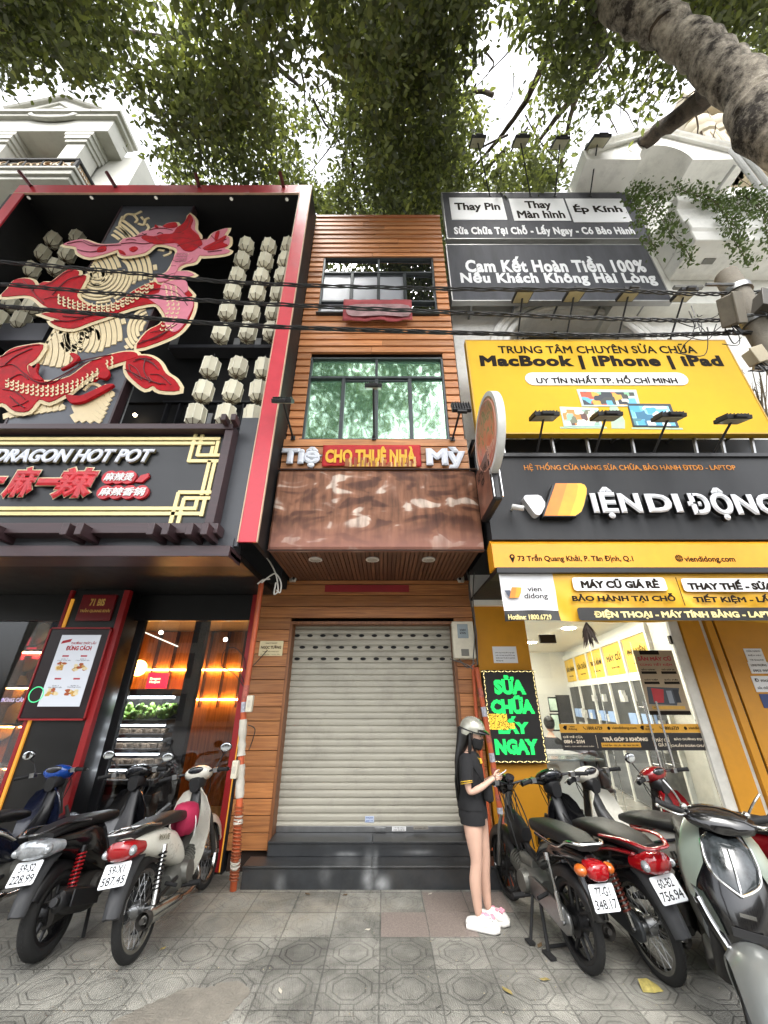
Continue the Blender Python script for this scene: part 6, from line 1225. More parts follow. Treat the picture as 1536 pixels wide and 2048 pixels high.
# --- blade signs
t = thing('oval_blade_sign', 'round white rimmed projecting sign with worn red and green print beside the yellow billboard', 'blade sign', (1.19, 3.55, 4.43)); RX = Matrix.Rotation(R(90), 3, 'Y')
mb = MB(); mb.lathe([(.44, -.04), (.49, -.04), (.49, .04), (.44, .04)], (0, 0, 0), RX, n=48, cap=False); mb.build('rim', mat('rim_white', '#c9c9c6', .4, dirt=.2), t)
def radial_mat():
    m = bpy.data.materials.new('worn_red_print'); tr, b = nodes(m); N = tr.nodes; L = tr.links; tc = N.new('ShaderNodeTexCoord'); nz = N.new('ShaderNodeTexNoise'); nz.inputs['Scale'].default_value = 4; nz.inputs['Detail'].default_value = 6; nz.inputs['Distortion'].default_value = 2; L.new(tc.outputs['Object'], nz.inputs['Vector'])
    sx = N.new('ShaderNodeSeparateXYZ'); L.new(tc.outputs['Object'], sx.inputs[0]); ad = mt(tr, 'ADD', mt(tr, 'MULTIPLY', sx.outputs[2], .55), mt(tr, 'MULTIPLY', nz.outputs['Fac'], .9)); rp = N.new('ShaderNodeValToRGB'); e = rp.color_ramp.elements; e[0].position = .15; e[0].color = (.42, .06, .03, 1); e[1].position = .8; e[1].color = (.35, .3, .22, 1)
    for p_, cc in ((.35, (.55, .14, .06)), (.46, (.5, .2, .1)), (.52, (.08, .16, .05)), (.58, (.45, .22, .12)), (.68, (.36, .14, .06))): q = e.new(p_); q.color = (*cc, 1)
    L.new(ad, rp.inputs[0]); L.new(rp.outputs[0], b.inputs['Base Color']); b.inputs['Roughness'].default_value = .4; return m
mb = MB(); mb.lathe([(.46, -.035), (.46, .035)], (0, 0, 0), RX, n=48); mb.build('printed_face', radial_mat(), t); mb = MB(); mb.torus((-.038, 0, 0), .40, .010, RX, 40, 6); M_ = Matrix.Rotation(R(-90), 4, 'Z'); put_text(mb, 'Tiệm', -.26, .26, -.34, -.15, -.037, depth=.004, bold=.05, M=M_); mb.build('print_ring', mat('print_pale_red', '#c9937f', .5), t, smooth=0)
mb = MB(); mb.tube([(0, .5, .3), (0, .85, .3)], .02, 8); mb.tube([(0, .5, -.3), (0, .85, -.3)], .02, 8); mb.build('bracket', STEEL, t)
t = thing('box_blade_sign', 'small brown boxed projecting sign with black edge below the round one', 'blade sign', (1.2, 3.85, 3.95))
mb = MB(); mb.box(-.05, .05, -.30, .30, -.33, .33); mb.build('case', BLACK, t, bevel=.03); mb = MB(); mb.box(-.054, -.0505, -.27, .27, -.3, .3); mb.build('face', mat('worn_brown_print', '#7a5040', .45, var=.5, scale=5), t, smooth=0)
mb = MB(); put_text(mb, 'NỮ TRANG\nKIM', -.2, .2, .02, .24, -.055, depth=.002, bold=.03, M=Matrix.Rotation(R(-90), 4, 'Z')); mb.build('lettering', mat('faded_letter', '#2d1d18', .6), t, smooth=0); mb = MB(); mb.tube([(-.045, -.31, -.3), (-.045, -.31, .3)], .008, 6); mb.tube([(.045, -.31, -.3), (.045, -.31, .3)], .008, 6); mb.tube([(0, .3, .2), (.04, .5, .2)], .02, 6); mb.build('trim', CHROME, t)
q = onY(1032, 1016, 3.95); t = thing('security_camera', 'small white bullet camera on the black fascia under the boxed sign', 'security camera', q); mb = MB(); mb.tube([(0, .15, .05), (0, .02, .02)], .012, 6); mb.build('bracket', MC, t); mb = MB(); mb.tube([(-.04, .0, .02), (.07, -.05, -.03)], .03, 12); mb.build('housing', WHITE, t); mb = MB(); mb.lathe([(.022, 0), (.022, .006)], (.071, -.05, -.0305), (0, R(90), R(-20)), n=12); mb.build('lens', BLACK, t)
# --- dried bunch under the banner
t = thing('dried_bunch', 'dark dried leaf bunch hanging below the banner in front of the glass', 'hanging bunch', onY(1172, 1243, 4.15)); mb = MB(); rb = random.Random(2); mb.tube([(0, 0, .05), (0, 0, 0)], .006, 5)
for k in range(46):
    a = rb.uniform(0, 6.28); l = rb.uniform(.1, .27); s = rb.uniform(.02, .09); mb.tube([(0, 0, -.01), (s*.5*math.cos(a), s*.4*math.sin(a), -l*.5), (s*math.cos(a), s*.7*math.sin(a), -l)], [.008, rb.uniform(.008, .017), .002], 5, flat=.3)
mb.build('dried_leaves', mat('dried_dark', '#2c2119', .85, var=.4), t)
# ================================================================= pole, cables, pipes
PX, PYY = 3.95, 2.8; POLE = mat('concrete_pole', '#6c665b', .85, var=.2, dirt=.6, bump=.4)
t = thing('utility_pole', 'grey concrete utility pole carrying cable clamps at the right edge', 'utility pole', (PX, PYY, 0)); mb = MB(); mb.tube([(0, 0, -.1), (0, 0, 6.15)], [.15, .11], 16); mb.build('pole', POLE, t)
mb = MB(); 
for z_ in (4.55, 5.3, 5.8): mb.lathe([(.135, 0), (.135, .07)], (0, 0, z_), n=16); mb.tube([(-.12, -.1, z_+.03), (-.4, -.08, z_+.06)], .02, 6)
mb.build('clamp', STEEL, t)
def obj_px(px, py, Y): return onY(px, py, Y)
def jbox(lab, px, py, d, rot, m_): 
    q = onY(px, py, 2.65); t = thing('junction_box', lab, 'junction box', q, rot, 'junction boxes on the utility pole'); mb = MB(); mb.box(-d[0]/2, d[0]/2, -d[1]/2, d[1]/2, -d[2]/2, d[2]/2); mb.build('case', m_, t, bevel=.012); mb = MB(); mb.box(-d[0]/2-.008, d[0]/2+.008, -d[1]/2-.008, -d[1]/2+.01, -d[2]/2-.01, d[2]/2+.01); mb.build('lid', m_, t, bevel=.005)
    mb = MB(); rj = random.Random(px)
    for k in range(5): x = -d[0]*.35+k*d[0]*.17; mb.tube(spline3([(x, 0, -d[2]/2), (x+rj.uniform(-.05, .05), -.03, -d[2]/2-.1), (x+rj.uniform(-.1, .1), .05, -d[2]/2-.02)], 5), .006, 5)
    mb.build('cable_tail', BLACK, t)
OLD = mat('weathered_box', '#6d6658', .7, var=.3, dirt=.7)
jbox('rusty grey splice box hanging beside the pole on the middle cable', 1462, 622, (.2, .14, .3), (R(20), R(-25), R(20)), OLD)
jbox('dark boxy splice case at the photo edge by the top cable', 1536, 610, (.22, .15, .25), (0, R(20), 0), mat('dark_case', '#3b3731', .6, dirt=.5))
jbox('pale old meter shaped box low on the pole beside the billboard corner', 1510, 714, (.13, .1, .15), (R(10), R(-20), 0), mat('pale_case', '#9a9078', .6, dirt=.5))
CABLE = mat('cable_black', '#141414', .55)
for i, (lab, pts, nst) in enumerate((('top twisted cable bundle crossing the red frame and dark billboard', [(-60, 519), (200, 540), (480, 565), (860, 577), (1200, 580), (1400, 588), (1545, 583)], 3), ('middle twisted cable bundle crossing the upper window', [(-60, 563), (240, 588), (480, 605), (860, 623), (1200, 637), (1400, 641), (1545, 636)], 3), ('lowest twisted cable bundle crossing below the upper window', [(-60, 607), (200, 628), (480, 650), (860, 664), (1200, 671), (1400, 668), (1545, 664)], 4))):
    P = [onY(x, y, 2.8) for x, y in pts]; t = thing('cable', lab, 'cable', P[0], group='overhead cable bundles')
    S = spline3(P, 24); mb = MB()
    for k in range(nst):
        mb.tube([p+Vector((0, .016*math.cos(j*.55+k*2*math.pi/nst), .016*math.sin(j*.55+k*2*math.pi/nst)))+Vector((0, 0, random.uniform(-.002, .002))) for j, p in enumerate(S)], .0085, 5)
    mb.build('strand', CABLE, t, world=True)
t = thing('cable_tangle', 'tangle of thin loose wires between the yellow billboard and the utility pole', 'cables', onY(1450, 660, 2.9)); mb = MB(); rt = random.Random(8)
for k in range(16):
    a = onY(rt.uniform(1380, 1480), rt.uniform(630, 665), 2.85); b = a+Vector((rt.uniform(-.3, .35), rt.uniform(-.1, .2), rt.uniform(-.25, .3))); mb.tube(spline3([a, (a+b)/2+Vector((rt.uniform(-.1, .1), 0, rt.uniform(-.2, .0))), b], 6), .005, 4)
mb.build('wire', CABLE, t, world=True)
t = thing('bare_twigs', 'thin bare twigs growing up beside the right end of the yellow billboard', 'plant', onY(1520, 860, 4.5)); mb = MB(); rt = random.Random(12)
for k in range(26):
    a = onY(1525+rt.uniform(-5, 12), 870, 4.5); b = onY(rt.uniform(1480, 1545), rt.uniform(735, 830), 4.6); mb.tube(spline3([a, (a*.6+b*.4)+Vector((rt.uniform(-.1, .1), 0, 0)), b], 5), [.009]*10+[.003], 4)
    for _ in range(3): c = a.lerp(b, rt.uniform(.4, .95)); mb.tube([c, c+Vector((rt.uniform(-.15, .15), rt.uniform(-.05, .05), rt.uniform(.0, .18)))], .003, 4)
mb.build('twig', STEMV, t, world=True)
ORP = mat('orange_pvc', '#b5532c', .5, var=.15, dirt=.4); TAPE = mat('tape_white', '#b9b3a6', .7, var=.2, dirt=.5)
def pipe(lab, pts, r, wraps=(), spiral=None, stick=()):
    P = [Vector(p) for p in pts]; t = thing('conduit_pipe', lab, 'pipe', P[-1]); mb = MB(); mb.tube(P, r, 12); mb.build('tube', ORP, t, world=True)
    def at(u): i = min(int(u*(len(P)-1)), len(P)-2); return P[i].lerp(P[i+1], u*(len(P)-1)-i)
    if wraps:
        mb = MB(); rw_ = random.Random(3)
        for u0, u1 in wraps:
            n = 10; Q = [at(u0+(u1-u0)*k/n) for k in range(n+1)]; mb.tube(Q, [r*rw_.uniform(1.12, 1.5) for _ in Q], 10)
        mb.build('tape_wrap', TAPE, t, world=True)
    if spiral:
        mb = MB(); u0, u1, turns = spiral; n = int(turns*14); mb.tube([at(u0+(u1-u0)*k/n)+Vector((math.cos(k/14*6.283)*r*1.25, math.sin(k/14*6.283)*r*1.25, 0)) for k in range(n+1)], r*.22, 5); mb.build('coil', mat('coil_rust', '#8a4a2a', .6), t, world=True)
    if stick:
        mb = MB(); mb2 = MB()
        for k, u in enumerate(stick):
            q0, q1 = at(u), at(min(1, u+.035)); (mb if k % 2 else mb2).tube([q0, q1], r*1.04, 12)
        mb.build('sticker', mat('pipe_sticker', '#a9a9b4', .6, var=.5, scale=40), t, world=True); mb2.build('sticker', mat('pipe_sticker_red', '#a05548', .6, var=.6, scale=50), t, world=True)
    return t
pp = [onY(523, 1165, 5.0), onY(510, 1260, 5.0), onY(489, 1400, 5.0), onY(483, 1500, 5.0), onY(479, 1600, 4.98), onY(473, 1700, 4.96), onZ(466, 1785, -.02)]
pipe('old orange conduit wrapped in white tape and rusty coil beside the left timber pillar', pp, .034, [(.40, .52), (.55, .66), (.72, .75), (.87, .9)], (.68, .95, 22), (.3, .34, .45, .58))
pipe('thin orange conduit running straight down the right timber pillar', [onY(946, 1330, 5.53), onY(952, 1420, 5.53), onY(985, 1700, 5.5)], .022)
pipe('orange conduit with pasted stickers leaning beside the yellow wall', [onY(953, 1335, 5.45), onY(985, 1520, 5.42), onY(1003, 1640, 5.38), onY(1025, 1790, 5.3)], .032, stick=(.08, .15, .24, .31, .38, .45, .53, .6, .67))
t = thing('wire_bundle', 'loose grey and black wires dropping past the meter box and the yellow wall edge', 'cables', onY(945, 1190, 5.4)); mb = MB()
for k, q in enumerate(([(958, 1040), (945, 1100), (938, 1180), (952, 1260), (955, 1330)], [(962, 1090), (950, 1130), (946, 1200), (950, 1250), (946, 1330)], [(918, 1318), (935, 1335), (950, 1325)], [(900, 1318), (930, 1328), (946, 1338)])): mb.tube(spline3([onY(*p, 5.35-.02*k) for p in q], 8), .008, 6)
mb.build('wire', mat('wire_grey', '#55534f', .6), t, world=True)
t = thing('wire_bundle', 'knotted white wires dangling under the canopy beside the gold strip', 'cables', onY(545, 1110, 4.6)); mb = MB()
for q in ([(523, 1103), (540, 1125), (552, 1150), (556, 1180), (548, 1188), (552, 1165)], [(523, 1166), (540, 1152), (552, 1148), (562, 1165), (560, 1185), (553, 1180)], [(515, 1168), (526, 1160), (540, 1158)]): mb.tube(spline3([onY(*p, 4.62) for p in q], 8), .009, 6)
mb.build('wire', mat('wire_white', '#b5b2aa', .5), t, world=True)
t = thing('wire_coil', 'black loop of wire hanging on the red post beside the timber pillar', 'cables', onY(470, 1340, 5.54)); mb = MB()
for q in ([(490, 1370), (478, 1345), (455, 1340), (443, 1325), (450, 1300), (470, 1296), (488, 1315), (495, 1340), (535, 1300)], [(492, 1380), (470, 1350), (440, 1330)], [(498, 1500), (510, 1460), (496, 1450)]): mb.tube(spline3([onY(*p, 5.54) for p in q], 8), .006, 5)
mb.build('wire', CABLE, t, world=True)
for q, lab in (((495, 1391, 507, 1424), 'pale switch box strapped to the taped conduit beside the red post'), ((466, 1520, 478, 1556), 'small white switch box low on the taped conduit')):
    a, b, c, d = rectY(*q, 4.95); t = thing('switch_box', lab, 'switch box', ((a+b)/2, 4.93, c)); mb = MB(); mb.box(a, b, 4.89, 4.96, c, d); mb.build('case', MC, t, world=True, bevel=.008); mb = MB(); mb.box(a+.02, b-.02, 4.884, 4.891, c+.05, d-.05); mb.build('cover', TAPE, t, world=True, bevel=.004)
# ================================================================= far side of the street (seen only as reflection)
op = thing('apartment_building', 'pale three storey building standing across the street behind the photographer', 'building', (0, -22, 0)); mb = MB(); mb.box(-30, 30, -30, -22, -.2, 8.5); mb.build('wall', mat('opposite_wall', '#a39d90', .85, var=.2, scale=.6, dirt=.4), op, world=True)
mb = MB()
for i in range(16):
    for zz in (.2, 3.2, 5.9):
        if random.random() < .85: mb.box(-28+i*3.6, -26.2+i*3.6, -22.0, -21.96, zz, zz+1.9)
mb.build('window', mat('opposite_window', '#22272b', .2), op, world=True)
# ================================================================= TREES
def bark_mat(nm, c0, c1):
    m = bpy.data.materials.new(nm); t, b = nodes(m); N = t.nodes; L = t.links; tc = N.new('ShaderNodeTexCoord')
    nz = N.new('ShaderNodeTexNoise'); nz.inputs['Scale'].default_value = 7; nz.inputs['Detail'].default_value = 12; nz.inputs['Roughness'].default_value = .75; L.new(tc.outputs['Object'], nz.inputs['Vector'])
    n2 = N.new('ShaderNodeTexNoise'); n2.inputs['Scale'].default_value = 1.6; n2.inputs['Detail'].default_value = 4; L.new(tc.outputs['Object'], n2.inputs['Vector'])
    rp = N.new('ShaderNodeValToRGB'); e = rp.color_ramp.elements; e[0].position = .42; e[0].color = (*lin(c0), 1); e[1].position = .6; e[1].color = (*lin(c1), 1); L.new(mt(t, 'ADD', mt(t, 'MULTIPLY', nz.outputs['Fac'], .6), mt(t, 'MULTIPLY', n2.outputs['Fac'], .4)), rp.inputs[0]); L.new(rp.outputs[0], b.inputs['Base Color']); b.inputs['Roughness'].default_value = .95
    bp = N.new('ShaderNodeBump'); bp.inputs['Strength'].default_value = 1; bp.inputs['Distance'].default_value = .04; L.new(nz.outputs['Fac'], bp.inputs['Height']); L.new(bp.outputs[0], b.inputs['Normal']); return m
BARK = bark_mat('grey_bark', '#2a231c', '#b8ae9e'); BARKD = bark_mat('dark_bark', '#241d17', '#574a3d')
def leaf_mat():
    m = bpy.data.materials.new('leaf'); t, b = nodes(m); N = t.nodes; L = t.links; out = N['Material Output']
    geo = N.new('ShaderNodeNewGeometry'); tc = N.new('ShaderNodeTexCoord'); nz = N.new('ShaderNodeTexNoise'); nz.inputs['Scale'].default_value = .45; nz.inputs['Detail'].default_value = 2; L.new(tc.outputs['Object'], nz.inputs['Vector'])
    rp = N.new('ShaderNodeValToRGB'); e = rp.color_ramp.elements; e[0].position = 0; e[0].color = (.034, .044, .014, 1); e[1].position = 1; e[1].color = (.33, .36, .055, 1); q = e.new(.45); q.color = (.080, .104, .026, 1); q = e.new(.75); q.color = (.16, .20, .038, 1)
    L.new(mt(t, 'ADD', mt(t, 'MULTIPLY', geo.outputs['Random Per Island'], .62), mt(t, 'MULTIPLY', mt(t, 'SUBTRACT', nz.outputs['Fac'], .35), .9)), rp.inputs[0])
    df = N.new('ShaderNodeBsdfDiffuse'); tr = N.new('ShaderNodeBsdfTranslucent'); gl = N.new('ShaderNodeBsdfGlossy'); gl.inputs['Roughness'].default_value = .45
    L.new(rp.outputs[0], df.inputs[0]); hs_ = N.new('ShaderNodeHueSaturation'); hs_.inputs['Hue'].default_value = .485; hs_.inputs['Value'].default_value = 1.5; L.new(rp.outputs[0], hs_.inputs['Color']); L.new(hs_.outputs[0], tr.inputs[0])
    m1 = N.new('ShaderNodeMixShader'); m1.inputs[0].default_value = .42; L.new(df.outputs[0], m1.inputs[1]); L.new(tr.outputs[0], m1.inputs[2])
    m2 = N.new('ShaderNodeMixShader'); m2.inputs[0].default_value = .05; L.new(m1.outputs[0], m2.inputs[1]); L.new(gl.outputs[0], m2.inputs[2]); L.new(m2.outputs[0], out.inputs[0]); return m
LEAF = leaf_mat()
def vnoise(P, s, seed):          # cheap smooth value noise
    r = np.random.default_rng(seed); T = r.random((64, 64, 64)); Q = P/s+100.3; i = np.floor(Q).astype(int); f = Q-i; f = f*f*(3-2*f); o = 0
    for dx in (0, 1):
        for dy in (0, 1):
            for dz in (0, 1):
                w = (f[:, 0] if dx else 1-f[:, 0])*(f[:, 1] if dy else 1-f[:, 1])*(f[:, 2] if dz else 1-f[:, 2]); o = o+w*T[(i[:, 0]+dx) % 64, (i[:, 1]+dy) % 64, (i[:, 2]+dz) % 64]
    return o
def crown(name, parent, C, per, spread, l0, l1, seed):
    r = np.random.default_rng(seed); n = len(C)*per
    c = np.repeat(C, per, 0)+r.normal(0, 1, (n, 3))*np.array([spread, spread, spread*.75])
    L_ = r.uniform(l0, l1, n)[:, None]; Wd = L_*r.uniform(.36, .5, n)[:, None]
    a = r.uniform(0, 2*np.pi, n); el = r.normal(-.45, .55, n)
    d = np.stack([np.cos(a)*np.cos(el), np.sin(a)*np.cos(el), np.sin(el)], 1)
    up = r.normal(0, .55, (n, 3))+np.array([0, 0, 1.0]); s = np.cross(d, up); s /= np.linalg.norm(s, axis=1)[:, None]+1e-9; nn = np.cross(s, d)
    V = np.stack([c, c+d*L_*.32+s*Wd*.5-nn*Wd*.08, c+d*L_*.68+s*Wd*.40-nn*L_*.03, c+d*L_-nn*L_*.12, c+d*L_*.68-s*Wd*.40-nn*L_*.03, c+d*L_*.32-s*Wd*.5-nn*Wd*.08], 1).reshape(-1, 3)
    if parent is not None: V = V-np.array(MW[parent.name].translation)
    me = bpy.data.meshes.new(name); me.vertices.add(n*6); me.vertices.foreach_set('co', V.astype(np.float32).ravel()); me.loops.add(n*6); me.loops.foreach_set('vertex_index', np.arange(n*6, dtype=np.int32)); me.polygons.add(n); me.polygons.foreach_set('loop_start', np.arange(0, n*6, 6, dtype=np.int32))
    try: me.polygons.foreach_set('loop_total', np.full(n, 6, dtype=np.int32))
    except Exception: pass
    me.update(calc_edges=True); me.materials.append(LEAF); return link(name, me, parent, smooth=0)
def clump_centres(n, seed, box, thr):
    r = np.random.default_rng(seed); out = []; tot = 0
    while tot < n:
        P = r.uniform(0, 1, (6000, 3))*np.array([box[1]-box[0], box[3]-box[2], box[5]-box[4]])+np.array([box[0], box[2], box[4]])
        h = P[:, 2]-CAM_H; y, x, z = P[:, 1], P[:, 0], P[:, 2]
        base = 10.2+np.clip(y-3.4, 0, 9)*.75+.6*np.sin(x*.7+1)+.05*x*x*.3
        k = (z > base) & (z < base+3.6)
        k &= ~((x < -.455*h) & (y/h > .268) & (z < 20)); k &= ~((x > .2*h) & (z < base+2.2) & (y/h < .33))             # keeps clear of the villa on the left
        k &= ~((x > .42*h-.5) & (y/h > .335) & (z < 16))           # and of the pediment on the right
        k &= ~((x > .24*h) & (y/h > .43) & (y < 4.75)); k &= ~((x > .17*h) & (y/h > .31) & (y < 4.25)); k &= ~((x > .55*h) & (y/h > .275) & (z < 20))
        k &= ~((x > -2.2) & (x < 1.6) & (y > 4.0) & (z < 11.4))
        k &= ~((y > 3.2) & (z < 11.2) & (x < -1.0))
        q_ = r.random(len(P)); k &= ~((x < -.02*h) & (x > -.46*h) & (y/h > .35) & (q_ > .40)); k &= ~((x >= -.02*h) & (x < .2*h) & (y/h > .40) & (q_ > .6)); k &= ~((x >= .2*h) & (y/h > .32) & (q_ > .6))
        k &= vnoise(P, 1.15, 5) > thr
        out.append(P[k]); tot += int(k.sum())
    return np.concatenate(out)[:n]
tA = thing('street_tree', 'big street tree with thick grey limb arching in from the upper right', 'tree', (6.1, 2.0, 0)); tB = thing('street_tree', 'leafy street tree whose dark limb crosses the upper left corner', 'tree', (-7.2, 0.6, 0))
CC = clump_centres(4000, 21, (-10.5, 10.5, .0, 12, 10, 19), .405); CR = clump_centres(1000, 33, (-9, 9, -5.0, .0, 10, 15), .42)
LEAN = lambda C: (C[:, 0]+.15*C[:, 1]) > -1.8
def limb(mb, pts, r, n=10, k=6):
    S = spline3(pts, k); N = len(S); rr = [r[0]+(r[1]-r[0])*i/(N-1) for i in range(N)]; rb = random.Random(int(pts[0][0]*100))
    mb.tube([p+Vector((rb.uniform(-.04, .04), rb.uniform(-.04, .04), rb.uniform(-.04, .04)))*min(1, r[0]*3) for p in S], [q*rb.uniform(.94, 1.07) for q in rr], n)
    return S
def T(px, py, t): return atT(px, py, t)
mbA = MB(); trunk_top = T(1545, 262, 5.0)
limb(mbA, [(6.1, 2.0, -.1), (6.05, 2.05, 2.5), (5.8, 2.2, 5.4), trunk_top, T(1500, 190, 5.3), T(1420, 115, 5.7), T(1330, 55, 6.1), T(1235, 8, 6.5), T(1150, -60, 7.1)], (.35, .22), 20, 7); mbA.build('trunk', BARK, tA, world=True, smooth=80)
mb = MB()
limb(mb, [T(1400, 95, 5.8), T(1425, 150, 6.2), T(1412, 190, 6.8), T(1340, 245, 7.6), T(1270, 300, 8.6), T(1200, 345, 9.6), T(1130, 420, 10.5)], (.24, .08))
limb(mb, [T(1330, 60, 6.0), T(1315, 0, 6.4), T(1300, -60, 6.8)], (.2, .14))
limb(mb, [T(1185, -5, 6.8), T(1195, 60, 7.4), T(1205, 100, 8.0), T(1160, 175, 8.8), T(1110, 240, 9.6), T(1050, 320, 10.4)], (.15, .035))
limb(mb, [T(1195, 80, 7.8), T(1175, 130, 8.6), T(1150, 200, 9.2), T(1135, 260, 9.8), T(1110, 380, 10.8)], (.10, .03))
limb(mb, [T(1140, -30, 7.0), T(1085, 130, 8.6), T(1040, 220, 9.4), T(970, 310, 10.4), T(900, 380, 11.2)], (.10, .02))
limb(mb, [T(960, -20, 7.8), T(920, 50, 8.4), T(860, 130, 9.2), T(820, 200, 9.8), T(805, 235, 10.2)], (.085, .02))
limb(mb, [T(985, 190, 9.4), T(950, 185, 9.6), T(890, 220, 9.9), T(830, 250, 10.3), T(790, 265, 10.6)], (.06, .02))
limb(mb, [T(1300, 20, 6.6), T(1400, 30, 7.0), T(1480, 12, 7.4), T(1560, 5, 8)], (.10, .06))
limb(mb, [T(905, 70, 8.8), T(870, 160, 9.4), T(845, 180, 9.6)], (.04, .015))
limb(mb, [T(1010, 300, 10), T(960, 350, 10.6), T(920, 385, 11)], (.05, .015))
mb.build('branches', BARKD, tA, world=True, smooth=80)
mb = MB(); limb(mb, [(-7.2, .6, -.1), (-7.1, .65, 4), (-6.6, .9, 8), T(-60, 75, 7.2), T(0, 25, 7.6), T(50, -25, 8.2)], (.42, .2), 16); mb.build('trunk', BARKD, tB, world=True, smooth=80)
mb = MB()
limb(mb, [T(-20, 40, 7.6), T(60, 45, 8.4), T(110, 110, 9.2), T(165, 165, 10.2)], (.12, .04))
limb(mb, [T(500, -60, 7.0), T(535, 40, 7.8), T(520, 90, 8.6), T(560, 140, 9.2), T(610, 180, 10)], (.14, .03))
limb(mb, [T(520, 90, 8.6), T(500, 150, 9.4), T(505, 210, 10.2)], (.07, .02))
limb(mb, [T(400, -30, 7.8), T(375, 40, 8.6), T(350, 75, 9), T(240, 65, 9.8), T(215, 110, 10.4), T(205, 160, 11)], (.07, .02))
limb(mb, [T(370, 45, 8.6), T(345, 105, 9.4), T(270, 140, 10), T(205, 165, 10.8)], (.05, .02))
limb(mb, [T(590, -20, 7.6), T(640, 50, 8.2), T(655, 110, 9), T(690, 160, 9.8)], (.09, .02))
mb.build('branches', BARKD, tB, world=True, smooth=80)
rb = random.Random(77)
for tr_, lo, hi in ((tA, 700, 1500), (tB, 20, 700)):
    mb = MB()
    for k in range(85):
        x = rb.uniform(lo, hi); y = rb.uniform(-10, 330); t_ = rb.uniform(8.2, 11); P = [T(x, y, t_)]; dx, dy = rb.uniform(-30, 30), rb.uniform(10, 45)
        for j in range(4): x += dx+rb.uniform(-14, 14); y += dy+rb.uniform(-12, 12); t_ += .3; P.append(T(x, y, t_))
        if P[-1].y > 3.6 and P[-1].x < -3: continue
        limb(mb, P, (rb.uniform(.012, .034), .006), 5, 4)
    mb.build('twigs', BARKD, tr_, world=True, smooth=80)
for tr_, sel, sd in ((tA, True, 1), (tB, False, 2)):
    a, b = CC[LEAN(CC) == sel], CR[LEAN(CR) == sel]
    crown('crown', tr_, a, 46, .20, .085, .18, sd); crown('crown', tr_, b, 34, .32, .11, .19, sd+5)
# ================================================================= MOTORBIKES (local: x forward, y left, z up, origin at the rear tyre contact)
TYRE = mat('tyre_rubber', '#131312', .85, var=.25, bump=.25, scale=25, dirt=.45); PLB = mat('bike_plastic_black', '#0e0e10', .42, var=.2, dirt=.25); GLB = mat('bike_gloss_black', '#0c0c0e', .16, coat=.6, dirt=.12); MUD = mat('mudguard_grey', '#2b2c2e', .6, var=.2, dirt=.4)
SEATM = mat('seat_vinyl', '#0b0b0c', .45, var=.2, bump=.15, scale=60, dirt=.2); ENG = mat('engine_alloy', '#75756f', .45, .7, var=.25, dirt=.6); ENGD = mat('engine_dark', '#3c3a37', .6, .4, var=.3, dirt=.6); CHROMED = mat('worn_chrome', '#b9b9b6', .2, 1, var=.15, dirt=.35)
WPAINT = mat('bike_white', '#cfccbf', .28, coat=.4, var=.05, dirt=.2); RPAINT = mat('bike_red', '#7d0f16', .2, coat=.6, dirt=.15); BPAINT = mat('bike_blue', '#123f8c', .25, coat=.5, dirt=.1); NAVY = mat('bike_navy', '#12172a', .22, coat=.5, dirt=.15); SILV = mat('bike_silver', '#6b6e6c', .35, .35, var=.04, coat=.4, dirt=.06); SAGE = mat('bike_sage_silver', '#7c877d', .36, .25, coat=.4, var=.04)
TAILR = mat('tail_red', '#8e0d14', .1, coat=.8, var=.05); TAILO = mat('signal_amber', '#b0571a', .1, coat=.8); LENS = mat('clear_lens', '#9fa3a6', .08, .35, coat=1, var=.4, scale=20); DASH = mat('dash_dark', '#24262b', .1, coat=.7, var=.6, scale=18); MIRG = mat('mirror_glass', '#c7ccd0', .04, 1, var=.05); PLATEW = mat('plate_white', '#d8dbdd', .4, var=.03, dirt=.05); PLATEK = mat('plate_black', '#16171a', .6)
SPR = {k: mat('spring_'+k, c, .35, .2) for k, c in (('red', '#a3141c'), ('black', '#141416'), ('rust', '#6b2f24'))}
